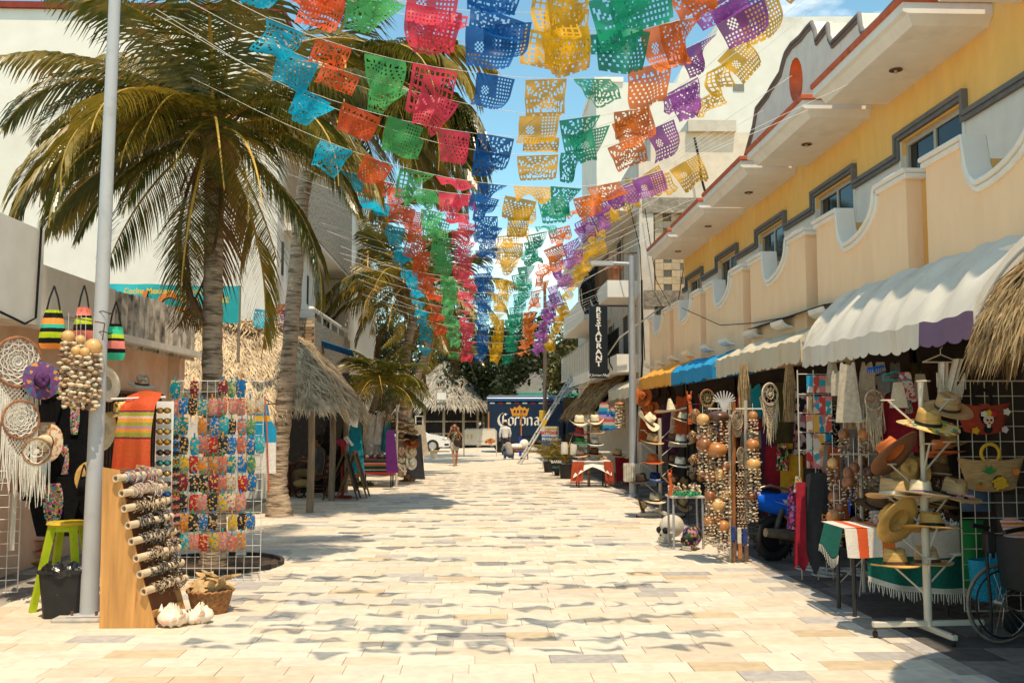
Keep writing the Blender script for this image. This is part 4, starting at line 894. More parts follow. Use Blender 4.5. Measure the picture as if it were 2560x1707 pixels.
def dreamcatcher(label,pos,r,yaw,net=.3,fr=.5,mt=None,hoopm=None,rings=6,spokes=20,tail=True,group='woven dream catchers'):
 mt=mt or M_crochet;d=thing('dream_catcher',label,'dream catcher',tuple(pos),group,(0,0,yaw))
 b=MB();b.tube([(r*math.cos(a),0,r*math.sin(a)) for a in np.linspace(0,2*math.pi,33)],r*.06+.003,6);put('hoop',b.data('hoop',hoopm or M_hoop,smooth=60),d)
 b=MB()
 for k in range(1,rings+1):
  q=r*k/(rings+.3);n=36
  b.tube([(q*(1+.07*math.cos(a*spokes/2+k*3.14))*math.cos(a),-.004,q*(1+.07*math.cos(a*spokes/2+k*3.14))*math.sin(a)) for a in np.linspace(0,2*math.pi,n+1)],r*.035,3)
 for k in range(spokes):a=2*math.pi*k/spokes;b.tube([(0,0,0),(r*math.cos(a),0,r*math.sin(a))],r*.018,3)
 b.lathe([(0,.002),(r*.2,.0)],12,None,Matrix.Rotation(R(90),4,'X'));put('crochet_web',b.data('crochet_web',mt),d)
 if net:
  b=MB();nn=11
  for k in range(nn):
   for s in(-1,1):
    x0=-r*.92+2*r*.92*k/(nn-1);pts=[]
    for j in range(7):
     t=j/6;x=x0+s*.28*r*t*3;x=(x+r)%(2*r)-r if False else max(-r*(1-.6*t),min(r*(1-.6*t),x));z0=-math.sqrt(max(0,r*r-min(abs(x),r)**2));pts.append((x,.0,z0*(1-t)+(-r-net)*t))
    b.tube(pts,r*.022,3)
  put('net',b.data('net',mt),d)
 if tail:
  b=MB();rg=random.Random(int(r*1e4))
  for k in range(26):
   x=r*.98*(2*k/25-1);z0=-math.sqrt(max(0,r*r-x*x))-net*(1-abs(x)/r)*.8;l=fr*rg.uniform(.7,1.05)
   b.tube([(x,0,z0),(x*1.02+rg.uniform(-.01,.01),rg.uniform(-.02,.02),z0-l*.5),(x*1.0+rg.uniform(-.02,.02),rg.uniform(-.03,.03),z0-l)],[r*.035,r*.045,r*.02],4)
  put('fringe',b.data('fringe',mt),d)
 return d
TS=[(-.16,0),(-.07,.0),(-.05,-.035),(.05,-.035),(.07,0),(.16,0),(.27,-.16),(.20,-.22),(.165,-.17),(.17,-.62),(-.17,-.62),(-.165,-.17),(-.20,-.22),(-.27,-.16)]
DRESS=[(-.09,0),(-.05,-.06),(.05,-.06),(.09,0),(.12,-.02),(.11,-.16),(.09,-.30),(.14,-.55),(.22,-1.05),(-.22,-1.05),(-.14,-.55),(-.09,-.30),(-.11,-.16),(-.12,-.02)]
SKIRT=[(-.1,0),(.1,0),(.2,-.6),(-.2,-.6)]
def garment_mb(poly,t=.05,seed=0,folds=5,amp=.018):
 """hanging cloth: outline filled, cut fine, pleated and given a front and a back"""
 me=bpy.data.meshes.new('tmp');b=bmesh.new();vs=[b.verts.new((p[0],0,p[1])) for p in poly];b.faces.new(vs)
 bmesh.ops.triangulate(b,faces=b.faces);
 for _ in range(2):bmesh.ops.subdivide_edges(b,edges=[e for e in b.edges if e.calc_length()>.09],cuts=1)
 bmesh.ops.triangulate(b,faces=b.faces);rg=random.Random(seed);ph=rg.uniform(0,6)
 zmin=min(p[1] for p in poly)
 ex=bmesh.ops.duplicate(b,geom=b.verts[:]+b.edges[:]+b.faces[:]);back={v for v in ex['geom'] if isinstance(v,bmesh.types.BMVert)}
 for v in b.verts:
  d=v.co.z/zmin if zmin else 0;y=amp*math.sin(v.co.x*6.28*folds+ph+d*1.2)*(.25+d)
  v.co.y=y+(t*.5*(1 if v in back else-1))
 mb=MB();b.verts.index_update();mb.v=[tuple(v.co) for v in b.verts];mb.f=[tuple(v.index for v in f.verts) for f in b.faces];mb.mi=[0]*len(mb.f);b.free();bpy.data.meshes.remove(me)
 return mb
_g={}
def garment(name,label,cat,pos,poly,mt,scale=1,yaw=0,group=None,seed=0,hanger=True,folds=5):
 k=(id(poly),mt.name,seed%3,folds)
 if k not in _g:_g[k]=garment_mb(poly,.05,seed,folds).data('cloth',mt,smooth=60)
 r=thing(name,label,cat,tuple(pos),group,(0,0,yaw),scale);put('cloth',_g[k],r)
 if hanger:
  if 'h' not in _g:
   b=MB();b.tube([(-.17,0,-.0),(0,0,.07),(.17,0,-.0),(-.17,0,-.0)],.006,4);b.tube([(0,0,.07),(0,0,.11),(.025,0,.135),(.0,0,.155)],.004,4);_g['h']=b.data('hanger',M_iron)
  put('hanger',_g['h'],r)
 return r
def grid_panel(name,label,o,w,h,nx,nz,yaw=0,wire=.004,mt=None,cat='display rack',feet=False):
 r=thing(name,label,cat,tuple(o),None,(0,0,yaw));b=MB()
 for k in range(nx+1):b.tube([(w*k/nx,0,0),(w*k/nx,0,h)],wire*(1.6 if k in(0,nx) else 1),4)
 for k in range(nz+1):b.tube([(0,.004,h*k/nz),(w,.004,h*k/nz)],wire*(1.6 if k in(0,nz) else 1),4)
 put('wire_grid',b.data('wire_grid',mt or M_wire),r)
 if feet:
  b=MB()
  for x in(0,w):b.tube([(x,-.25,.015),(x,0,.015),(x,.25,.015)],.012,5)
  put('foot',b.data('foot',mt or M_wire),r)
 return r
def disc_tree(root,post,tiers,mt,arm=.3):
 """rack arms: (z of the disc, angle, reach) from post position"""
 for(z,a,rch) in tiers:
  b=MB();e=Vector((math.cos(a)*rch,math.sin(a)*rch,z));b.tube([(0,0,z-.26),e],.009,5)
  b.tube([e+Vector((.055*math.cos(t),.055*math.sin(t),0)) for t in np.linspace(0,6.283,13)],.006,4);b.tube([e+Vector((-.055,0,0)),e+Vector((.055,0,0))],.006,4)
  put('arm',b.data('arm',mt),root)
# ============= LEFT STALL
pb=gd(222,1545);ptp=at(286,-30,pb.y)
lp=thing('lamp_pole','tall light grey leaning steel pole in the left foreground','pole',tuple(pb))
M_lpole=mat('grey_paint',(.46,.46,.455),.55,.04,3,.05,dirt=(.36,.34,.31),dscale=2.5)
b=MB();b.tube([pb+Vector((0,0,.04)),pb.lerp(ptp,.5),ptp+Vector((.02,0,1.2))],[.083,.065,.05],24);b.build('shaft',M_lpole,lp,smooth=60)
b=MB();b.bb((pb.x-.27,pb.y-.2,-.01),(pb.x+.17,pb.y+.2,.035));b.build('footing',mat('footing',(.46,.42,.36),.9,.15,10,.3),lp,bevel=.015)
b=MB();b.bb((pb.x-.15,pb.y-.15,.0355),(pb.x+.15,pb.y+.15,.05));b.build('base_plate',M_lpole,lp,bevel=.005)
for(dx,dy) in((-.11,-.11),(.11,-.11),(-.11,.11)):
 b=MB();b.tube([(pb.x+dx,pb.y+dy,.05),(pb.x+dx,pb.y+dy,.085)],.014,6);b.build('bolt',M_rust,lp)
b=MB()
for py in(782,832):
 q_=at(262,py,pb.y);b.tube([q_+Vector((.07*math.cos(t),.07*math.sin(t),.01*math.sin(t*3))) for t in np.linspace(0,6.28,14)],.004,4)
b.build('wire_tie',M_iron,lp)
b=MB();b.bb((-9.4,0,0),(-9.41,.01,.01))
def stool():
 c=gd(160,1520);c=Vector((c.x,c.y,0));zt=at(158,1303,c.y).z;M_lime=mat('lime_paint',(.42,.52,.015),.45,.12,6,.1,dirt=(.2,.22,.02),dscale=4);M_ys=mat('yellow_seat_paint',(.62,.42,.02),.45,.1,5,.1,dirt=(.02,.30,.32),dscale=2.4,dlo=.55,dhi=.58)
 r=thing('bar_stool','lime green wooden bar stool with yellow seat beside the grey pole','stool',tuple(c))
 b=MB();b.lathe([(0,zt-.035),(.175,zt-.035),(.19,zt-.018),(.178,zt),(0,zt+.002)],28);b.build('seat',M_ys,r,world=False,loc=(0,0,0),smooth=True)
 for sx in(-1,1):
  for sy in(-1,1):
   b=MB();a=Vector((sx*.215,sy*.2,0));e=Vector((sx*.1,sy*.1,zt-.036));b.tube([a,e],[.038,.042],4);put('leg',b.data('leg',M_lime),r)
 for(z,k) in((.28,.178),(.36,.165)):
  b=MB()
  if z<.3:b.box((0,-k,z),(k*2,.025,.045));b.box((0,k,z),(k*2,.025,.045))
  else:b.box((-k,0,z),(.025,k*2,.045));b.box((k,0,z),(.025,k*2,.045))
  put('stretcher',b.data('stretcher',M_lime),r)
 b=MB();b.lathe([(.10,zt-.09),(.15,zt-.09),(.15,zt-.037),(.1,zt-.037)],4,None,Matrix.Rotation(R(45),4,'Z'));put('apron',b.data('apron',M_lime),r)
stool()
bc=gd(163,1540);bc=Vector((bc.x,bc.y,0));wb_=thing('waste_bin','black plastic waste bin with crumpled bag liner at the foot of the pole','bin',tuple(bc))
M_bin=mat('black_plastic',(.022,.021,.02),.55,.2,8,.1,dirt=(.2,.18,.15),dscale=9,dlo=.66,dhi=.78)
hb=at(163,1420,bc.y).z
def rect(w,d,z,c=.03):return[(-w+c,-d,z),(w-c,-d,z),(w,-d+c,z),(w,d-c,z),(w-c,d,z),(-w+c,d,z),(-w,d-c,z),(-w,-d+c,z)]
b=MB();vs=rect(.165,.125,0)+rect(.205,.155,hb-.03)+rect(.218,.168,hb-.03)+rect(.218,.168,hb)+rect(.195,.145,hb)+rect(.16,.12,.03)
b.add(vs,[tuple(range(7,-1,-1))]+[(i*8+k,i*8+(k+1)%8,i*8+8+(k+1)%8,i*8+8+k) for i in range(5) for k in range(8)]+[tuple(40+k for k in range(8))]);put('bin_body',b.data('bin_body',M_bin),wb_)
b=MB();b.lathe([(.222,hb-.06),(.225,hb+.005),(.2,hb+.03),(.17,hb-.02),(.12,hb-.12)],40,None,fn=lambda p,w:Vector((p.x*1.0,p.y*.78,p.z+.018*math.sin(w*9)+.012*math.sin(w*17)+(.01*math.sin(w*23)))))
put('bag_liner',b.data('bag_liner',mat('bin_bag',(.012,.012,.012),.22,.1,30,.6,spec=.6)),wb_)
M_ply=mat('orange_plywood',(.55,.275,.085),.6,.26,3,.12,stretch=(5,5,.45),dirt=(.33,.15,.05),dscale=2.4,dlo=.58,dhi=.75)
M_ply2=mat('inner_board',(.22,.09,.04),.7,.2,4,.1)
dy0=gd(300,1570).y;X=lambda px,py,Y=dy0:(at(px,py,Y).x,at(px,py,Y).z)
ds=thing('bracelet_stand','tall slanted plywood stand holding eight rolls of bracelets in the left foreground','display stand',(X(300,1570)[0],dy0,0))
A=[X(248,1572),X(389,1572),X(345,1400),X(320,1290),X(298,1175),X(256,1168)];A=[(p[0],max(0,p[1])) for p in A]
DEPTH=.52;SK=.115
Mx=Matrix(((1,0,0,0),(0,0,1,dy0),(0,1,0,0),(0,0,0,1)))
b=MB();b.prism(A,.02,None,Mx);b.build('side_panel',M_ply,ds)
A2=[(p[0]+SK,p[1]) for p in A]
b=MB();b.prism(A2,.02,None,Matrix(((1,0,0,0),(0,0,1,dy0+DEPTH),(0,1,0,0),(0,0,0,1))));b.build('side_panel',M_ply,ds)
def edge(t):
 i=[1,2,3,4];L_=t*3;k=min(int(L_),2);f=L_-k;p,q=A[i[k]],A[i[k+1]];return(p[0]+(q[0]-p[0])*f,p[1]+(q[1]-p[1])*f)
b=MB();vs=[]
for k in range(7):
 e=edge(k/6);vs+=[(e[0]-.05,dy0+.021,e[1]),(e[0]-.05+SK,dy0+DEPTH-.001,e[1])]
b.add(vs,[(2*k,2*k+1,2*k+3,2*k+2) for k in range(6)]);b.build('back_board',M_ply2,ds)
e0=edge(.06);b=MB();b.add([(e0[0]-.045,dy0+.022,e0[1]-.03),(e0[0]-.045+SK,dy0+DEPTH-.002,e0[1]-.03),(e0[0]-.045+SK,dy0+DEPTH-.002,e0[1]+.03),(e0[0]-.045,dy0+.022,e0[1]+.03),(e0[0]-.015,dy0+.022,e0[1]-.03),(e0[0]-.015+SK,dy0+DEPTH-.002,e0[1]-.03),(e0[0]-.015+SK,dy0+DEPTH-.002,e0[1]+.03),(e0[0]-.015,dy0+.022,e0[1]+.03)],[(0,1,2,3),(4,7,6,5),(3,2,6,7),(0,4,5,1)]);b.build('rail',M_ply,ds)
b=MB();t_=A[4];b.bb((A[5][0],dy0+.021,t_[1]-.03),(t_[0]+.02,dy0+DEPTH-.001,t_[1]-.012));b.build('top_board',M_ply2,ds)
M_card=mat('cardboard_tube',(.62,.47,.3),.8,.12,10,.1)
M_bead=[printed('beads_bright',[(.55,.08,.1),(.05,.3,.5),(.6,.5,.3),(.1,.35,.2),(.45,.2,.45),(.6,.35,.1)],90),printed('beads_pale',[(.5,.42,.33),(.35,.25,.18),(.5,.3,.25),(.6,.55,.45)],110),printed('beads_leather',[(.08,.05,.03),(.3,.17,.08),(.03,.025,.02),(.5,.42,.3)],90),printed('beads_dark',[(.02,.018,.016),(.12,.09,.07),(.03,.03,.03),(.3,.26,.2)],100)]
for k in range(8):
 pyv=(1195,1232,1270,1312,1352,1394,1434,1476)[k];pxv=(293,308,314,324,332,344,353,363)[k]
 c=Vector((X(pxv,pyv)[0],dy0-.045,X(pxv,pyv)[1]));e=Vector((c.x+SK+.075,dy0+DEPTH+.03,c.z+.02))
 bn=['bright beaded','pale silvery beaded','tan leather','black corded','black and white corded','brown and black','dark braided','brown woven'][k]
 rl=thing('bracelet_roll','cardboard roll of %s bracelets, %s from the top of the plywood stand'%(bn,ORD[k]),'bracelet roll',tuple(c),'rolls of bracelets')
 b=MB();d=(e-c);M4=d.to_track_quat('Z','Y').to_matrix().to_4x4();L_=d.length
 b.lathe([(.022,.0),(.034,0),(.034,L_),(.022,L_),(.022,.0)],16,None,M4);put('tube',b.data('tube',M_card,smooth=60),rl)
 b=MB();z=.12;rg=random.Random(k)
 while z<L_-.05:
  rr_=.036+rg.uniform(.001,.009);b.lathe([(.034,z),(rr_,z+.004),(rr_,z+.011),(.034,z+.015)],12,None,M4@Matrix.Rotation(rg.uniform(-.12,.12),4,'X'));z+=.0155
 put('bracelets',b.data('bracelets',M_bead[[0,1,2,3,3,2,3,2][k]],smooth=60),rl);rl.children[-1]['kind']='stuff'
 b=MB()
 for j in range(7):
  f=U(.25,.9);p=d*f;b.tube([p+Vector((.02,0,-.03)),p+Vector((.03,.01,-.06)),p+Vector((.02+U(-.01,.02),0,-.06-U(.01,.05)))],.0025,3)
 tag(put('loose_cords',b.data('loose_cords',BANDS['brown']),rl),kind='stuff')
M_wick=mat('wicker',(.30,.135,.045),.7,.45,40,.8,stretch=(1,1,1.0),bdist=.01)
kc=gd(510,1540);bk=thing('basket','round brown wicker basket of dried starfish on the pavement','basket',(kc.x,kc.y+.2,0))
hk=at(510,1487,kc.y+.2).z+.05
b=MB();rows=22
def wv(p,w):k=1+.012*math.sin(w*26+(math.pi if int(round(p.z/hk*rows))%2 else 0));return Vector((p.x*k,p.y*k,p.z))
b.lathe([(.0,.004)]+[(.155+.055*(j/rows)**.8+(.004 if j%2 else 0),hk*j/rows) for j in range(rows+1)]+[(.195,hk),(.15,.03)],52,None,fn=wv);put('basket_body',b.data('basket_body',M_wick,smooth=60),bk)
b=MB();b.tube([(.214*math.cos(t),.214*math.sin(t),hk+.006*math.sin(t*22)) for t in np.linspace(0,6.2832,90)],.014,6);put('rim',b.data('rim',M_wick,smooth=60),bk)
M_star=mat('starfish',(.50,.32,.14),.9,.25,30,.7,dirt=(.62,.46,.26),dscale=8,bdist=.01)
def star_me(seed):
 b=MB();n=5;vs=[Vector((0,0,.03))];fs=[]
 ring=[]
 for k in range(n*4):
  a=2*math.pi*k/(n*4);r=.045+.105*max(0,math.cos((a*n)%(2*math.pi) if True else 0))**2.2 if k%4==0 else(.075 if k%2 else .042);
  r={0:.15,1:.085,2:.048,3:.085}[k%4];aa=a+{0:0,1:-.12,2:0,3:.12}[k%4]*-1
  ring.append((r,aa))
 vs=[(0,0,.032)]+[(r*math.cos(a),r*math.sin(a),.004+.03*(1-r/.15)) for r,a in ring]+[(r*math.cos(a),r*math.sin(a),-.008) for r,a in ring]+[(0,0,-.008)]
 N=len(ring);fs=[(0,1+k,1+(k+1)%N) for k in range(N)]+[(1+k,1+N+k,1+N+(k+1)%N,1+(k+1)%N) for k in range(N)]+[(2*N+1,1+N+(k+1)%N,1+N+k) for k in range(N)]
 return b.add(vs,fs).data('starfish',M_star)
sm=star_me(0)
for k,(dx,dy,dz,rx,ry,lab) in enumerate(((-.09,-.02,.09,.9,-.3,'starfish leaning steeply over the left rim of the wicker basket'),(.02,.04,.17,.35,.5,'topmost starfish standing above the basket heap'),(.11,-.05,.11,.8,.35,'starfish with arms hanging over the right rim of the basket'),(.05,-.10,.06,1.2,.1,'starfish lying at the front edge of the basket heap'),(.12,.09,.15,.2,-.3,'flat starfish at the back right of the basket heap'),(-.07,.1,.14,.5,.2,'starfish at the back left of the basket heap'))):
 o=put('starfish',sm,None,(kc.x+dx,kc.y+.2+dy,hk+dz-.06),(rx,ry,k*1.3));tag(o,lab,'starfish','starfish in the basket')
M_conch=mat('conch',(.80,.70,.54),.55,.1,14,.3,dirt=(.74,.52,.36),dscale=6,dlo=.55,dhi=.75)
M_cpink=mat('conch_lip',(.66,.33,.22),.3,.1,8,.05,spec=.5)
def conch(label,pos,s,yaw,mirror=1):
 r=thing('conch_shell',label,'conch shell',tuple(pos),'conch shells',(0,0,yaw),s)
 b=MB();prof=[]
 def f(v):
  t=(v.x+1)/2;w=math.atan2(v.z,v.y);sp=1+.36*max(0,math.sin(t*26-w*1.0))**3*(.35+.65*math.sin(math.pi*t));k=(.25+.85*math.sin(math.pi*min(1,t*.9+.02))**.9)
  return Vector((v.x,v.y*sp*1.0,v.z*sp))
 b.ell((0,0,.085),(.15,.10,.085),26,20,None,fn=f)
 for k in range(9):
  a=-.5+k*.42;x=-.12+.024*k;d=Vector((.1*math.sin(k),math.cos(a)*.7,abs(math.sin(a))+.4)).normalized();p=Vector((x,0,.085))+Vector((0,d.y*.07,d.z*.06));b.tube([p,p+d*.085],[.03,.003],6)
 put('shell',b.data('shell',M_conch,smooth=35),r)
 b=MB();b.sheet(lambda u,v:(-.1+.22*u,-.075-.05*v*math.sin(math.pi*u),.03+.08*u+.03*math.sin(v*3)),8,4);put('lip',b.data('lip',M_cpink,smooth=60,solid=.006),r)
 return r
g1=gd(430,1567);g2=gd(500,1558)
conch('large spiky white conch shell at the foot of the plywood stand',(g1.x,g1.y+.03,0),.92,.2)
conch('second white conch shell in front of the wicker basket',(g2.x,g2.y+.05,0),.8,-.5)
conch('pink lipped conch half hidden between the two white conches',(g1.x+.15,g1.y+.14,0),.6,1.3)
MY=11.25;q0=at(425,1432,MY);q1=at(660,952,MY)
gw,gh=q1.x-q0.x,q1.z
grid_panel('wire_rack','white wire grid rack hung with rows of bagged face masks',(q0.x,MY,.02),gw,gh-.02,11,18,wire=.0026)
mask_cols=[('coral',(.66,.17,.10)),('teal',(.01,.26,.30)),('pink',(.66,.25,.22)),('black',(.03,.03,.035)),('turquoise',(.03,.42,.50)),('red',(.50,.03,.03)),('orange',(.72,.24,.03)),('blue',(.01,.17,.45)),('cream',(.70,.60,.44)),('yellow',(.72,.43,.03)),('green',(.10,.30,.14)),('maroon',(.22,.02,.04))]
MM={}
for n,c in mask_cols:
 mo=(.55,.30,.05) if n not in('orange','yellow','coral') else(.03,.22,.30)
 MM[n]=printed('mask_'+n,[sc3(c,.6),sc3(c,.7),sc3(c,.8),sc3(c,.65),mo,sc3(c,.75),sc3(c,.55),(.42,.32,.22) if n!='cream' else(.4,.06,.05)],55)
b=MB();ol=[(-.058,.04),(-.046,.098),(0,.104),(.046,.098),(.058,.04),(.058,-.03),(.044,-.096),(0,-.104),(-.044,-.096),(-.058,-.03)]
vs=[(0,-.013,0)]+[(x*.7,-.011,z*.75) for x,z in ol]+[(x,0,z) for x,z in ol]
b.add(vs,[(0,1+(k+1)%10,1+k) for k in range(10)]+[(1+k,1+(k+1)%10,11+(k+1)%10,11+k) for k in range(10)])
mask_base=b
MASKD={n:None for n,_ in mask_cols}
for n,_ in mask_cols:MASKD[n]=mask_base.data('mask',MM[n],smooth=50)
M_bag=mat('clear_bag',(.8,.8,.78),.08,.02,5,.3,spec=.6,alpha=.03,bdist=.01)
b=MB();b.sheet(lambda u,v:(-.068+.136*u,.004-.012*math.sin(math.pi*u)*math.sin(math.pi*v),.125-.24*v+.004*math.sin(u*9)),4,5);bagd=b.data('clear_bag',M_bag,smooth=60)
PEG=[mat('peg_'+n,c,.5,.1) for n,c in(('teal',(.0,.3,.32)),('orange',(.7,.25,.02)),('green',(.03,.3,.1)),('blue',(.02,.2,.5)))]
pegd=[]
for m_ in PEG:q=MB();q.box((0,-.012,.125),(.012,.016,.05));pegd.append(q.data('peg',m_))
rowy=[972,1017,1066,1113,1162,1207,1256,1305,1354];colx=[437,460,484,508,533,558,581,604,628,650]
pat=["t.m..mgb..","cbktpcpcww","tt.obukcg.","bkucrkbcbu","gyrooctbg.","cmkkmcwrb.","ckrpkywp..","pokbk.ykb.","cuprypco.."]
key=dict(t='teal',m='maroon',g='green',b='blue',c='coral',k='black',p='pink',w='cream',o='orange',u='turquoise',r='red',y='yellow')
random.seed(5)
for ri,row in enumerate(pat):
 cnt=0
 for ci,ch in enumerate(row):
  if ch=='.':continue
  cnt+=1;p=at(colx[ci]+U(-3,3),rowy[ri]+U(-2,2),MY-.035)
  r=thing('face_mask','%s printed face mask, %s row from the top, %s from the left'%(key[ch],ORD[ri],ORD[cnt-1]),'face mask',tuple(p),'face masks pegged to the wire rack',(U(-.05,.05),U(-.06,.06),U(-.25,.25)),U(.92,1.02))
  put('mask',MASKD[key[ch]],r);put('clear_bag',bagd,r,(0,.012,0));put('peg',random.choice(pegd),r)
SY=10.0;s0=at(402,1378,SY);s1=at(424,1003,SY)
sb=thing('sunglasses_board','tall white board carrying a column of sunglasses between blanket and mask rack','display stand',(s0.x,SY,0))
b=MB();b.box(((s0.x+s1.x)/2-.02,SY,(s0.z+s1.z)/2),(.17,.02,s1.z-s0.z),None,(0,0,R(18)));b.build('board',M_white,sb)
b=MB();b.box(((s0.x+s1.x)/2-.02,SY+.04,s0.z/2+.02),(.1,.03,s0.z),None,(0,0,R(18)));b.build('stand_post',M_wire,sb)
LENS={n:mat('lens_'+n,c,.06,.3,9,0,.5,.8) for n,c in(('amber',(.42,.20,.02)),('black',(.01,.01,.012)),('blue',(.01,.12,.4)),('green',(.03,.25,.2)),('brown',(.09,.04,.02)),('gold',(.5,.3,.05)))}
def glasses(label,pos,yaw,ln,fm=None):
 r=thing('sunglasses',label,'sunglasses',tuple(pos),'sunglasses on the display',(0,0,yaw))
 k='gl'+ln
 if k not in _g:
  b=MB();b.ell((-.034,0,0),(.031,.009,.023),12,7);b.ell((.034,0,0),(.031,.009,.023),12,7);_g[k]=b.data('lenses',LENS[ln],smooth=60)
  b=MB()
  for sx in(-1,1):b.tube([(sx*.034+.034*math.cos(t),-.001,.026*math.sin(t)) for t in np.linspace(0,6.283,15)],.004,4);b.tube([(sx*.068,0,.012),(sx*.072,.06,.012),(sx*.07,.11,-.01)],.004,4)
  b.tube([(-.006,-.004,.008),(0,-.008,.011),(.006,-.004,.008)],.004,4);_g['frame']=b.data('frame',M_iron)
 put('lenses',_g[k],r);put('frame',_g['frame'],r)
cols=['amber','amber','gold','amber','brown','green','gold','brown','blue','black','blue','black','amber','brown']
for k in range(14):
 p=at(409+.0*k,1026+26.2*k,SY-.07);glasses('%s tinted sunglasses, %s from the top on the white board'%(cols[k],ordinal(k+1)),p,R(18),cols[k])
for k in range(14):
 p=at(438+k*.4,1092+20.5*k,SY+.35);glasses('dark sunglasses seen edge on, %s from the top beside the mask rack'%ordinal(k+1),p,R(78),['black','brown','black','amber'][k%4])
SER=stripes('serape',2,.62,[(0,(.58,.10,.03)),(.30,(.20,.02,.05)),(.33,(.30,.30,.05)),(.40,(.66,.26,.04)),(.46,(.40,.22,.30)),(.50,(.32,.30,.05)),(.56,(.66,.28,.05)),(.62,(.62,.40,.30)),(.66,(.30,.30,.05)),(.72,(.20,.02,.05)),(.75,(.60,.09,.03))],weave=70)
bp=at(340,1300,9.7);bt=at(345,990,9.7);bl=thing('blanket','orange red striped woven blanket draped over a stand behind the plywood display','blanket',(bp.x,9.7,bp.z))
def bk_(u,v):
 xl=at(312+(-40)*v,995+320*v,9.7).x;xr=at(405+8*v-14*math.sin(v*3),995+320*v,9.7).x;z=bt.z+(bp.z-.12-bt.z)*v
 return(xl+(xr-xl)*u,9.62+.07*math.sin(u*5.2+.6)+.05*math.sin(u*11+v*2)*v-.1*math.sin(math.pi*min(v*3,1)/2)+(.1 if v<.04 else 0),z+.03*math.sin(u*4)*(1-v)+.06*u*(1-v))
b=MB();b.sheet(bk_,26,26);b.build('cloth',SER,bl,smooth=60,solid=.008)
b=MB();b.tube([(bp.x-.1,9.75,0),(bp.x-.1,9.75,bt.z-.02)],.014,5);b.tube([(bp.x-.3,9.72,bt.z-.03),(bp.x+.25,9.72,bt.z-.01)],.012,5);b.build('stand',M_wire,bl)
for lab,px,py,Y,r_,yw,nt,fr_ in(('big white crochet dream catcher with brown wrapped hoop at the far left',45,905,9.8,.245,.95,.22,.45),('smaller white dream catcher with brown hoop hanging under the biggest one',52,1048,9.75,.185,.95,.22,.5)):
 dreamcatcher(lab,at(px,py,Y),r_,yw,nt,fr_,rings=8)
dreamcatcher('white leaf shaped dream catcher with thick knotted fringe, lowest of the three',at(92,1128,9.6),.125,.5,.0,.42,rings=2,spokes=8,hoopm=mat('bare_cane',(.36,.18,.07),.7,.2))
NEON={'g':stripes('bag_green',2,.24,[(0,(.9,.28,.05)),(.24,(.012,.012,.012)),(.45,(.50,.62,.02)),(.68,(.012,.012,.012)),(.84,(.05,.45,.30))]),'p':stripes('bag_pink',2,.24,[(0,(.012,.012,.012)),(.1,(.85,.22,.16)),(.5,(.012,.012,.012)),(.75,(.50,.62,.02))]),'m':stripes('bag_mint',2,.26,[(0,(.05,.5,.28)),(.3,(.012,.012,.012)),(.45,(.85,.25,.2)),(.75,(.012,.012,.012)),(.85,(.5,.6,.02))])}
def bag(label,pos,w,h,mt,yaw=0,hgr=False,z0=0):
 r=thing('tote_bag',label,'bag',tuple(pos),'neon striped beach bags',(0,0,yaw));b=MB()
 def f(u,v):wid=w*(1-.45*v*v)*(1-.25*max(0,(.12-v)/.12));return(-wid/2+wid*u,(-.05*math.sin(math.pi*u)*math.sin(math.pi*min(1,v*1.1+.02))-.01*math.sin(u*14)*v),h*v)
 b.sheet(f,14,12);b.sheet(lambda u,v:(f(u,v)[0],-f(u,v)[1]+.002,f(u,v)[2]),14,12);put('bag_body',b.data('bag_body',mt,smooth=60),r)
 for sx in(-1,1):
  b=MB();b.tube([(sx*w*.24,0,h*.98),(sx*w*.15,0,h*1.3),(0,0,h*1.62)],.009,5,BANDS['black']);put('strap',b.data('strap'),r)
 return r
p=at(130,872,9.2);bag('large bag with black, mint, yellow and orange stripes hanging left of the pole',p,.25,.37,NEON['g'],.15)
p=at(206,856,9.3);bag('bag with yellow, black and coral stripes on a hanger just left of the pole',p,.2,.34,NEON['p'])
p=at(286,900,9.6);bag('bag with mint and coral stripes half hidden behind the pole',p,.2,.36,NEON['m'],.3)
b=MB();b.tube([at(165,791,9.1),at(262,808,9.05)],.006,4);b.tube([at(262,808,9.05),at(256,850,9.05)],.006,4)
for px in(172,188,200):b.tube([at(px,793+(px-165)*.17,9.1),at(px,822,9.1)],.002,3)
tag(b.build('hanging_rod',M_rust),'thin rusty rod tied to the pole above the shell chimes','rod')
chime('shell chime with cream gourd, leftmost of the cluster at the grey pole',at(170,842,9.05),.063,0,.62,8,cord=.16,sz=.026,step=.05)
chime('shell chime with pale gourd, second from left beside the grey pole',at(201,851,9.12),.053,0,.58,7,cord=.2,sz=.026,step=.05)
chime('chime with large engraved gourd touching the grey pole',at(233,868,9.05),.082,0,.55,8,cord=.2,sz=.026,step=.05)
chime('shell chime with small low gourd at the middle of the pole cluster',at(190,877,8.95),.046,0,.5,6,cord=.3,sz=.025,step=.05)
chime('shell chime with small pale gourd under the engraved one',at(212,880,8.95),.046,0,.5,6,cord=.3,sz=.025,step=.05)
hat('purple hat painted with bright pinwheel flowers above the black shirts',at(104,950,9.9),'wide','purple','black',.82,(R(80),R(-10),R(35)),brim=M_flow3)
hat('cream hat painted with orange leaves on the black shirts',at(118,1107,10.0),'wide','cream','brown',.82,(R(84),0,R(-8)),brim=M_flow2,crown=ST['cream'])
hat('white hat hanging edge on just right of the grey pole',at(268,958,9.9),'wide','white','black',.8,(R(-75),R(10),R(-25)))
hat('pale yellow hat with flowers behind the grey pole',at(258,1078,10.2),'wide','cream','white',.85,(R(80),0,R(-25)))
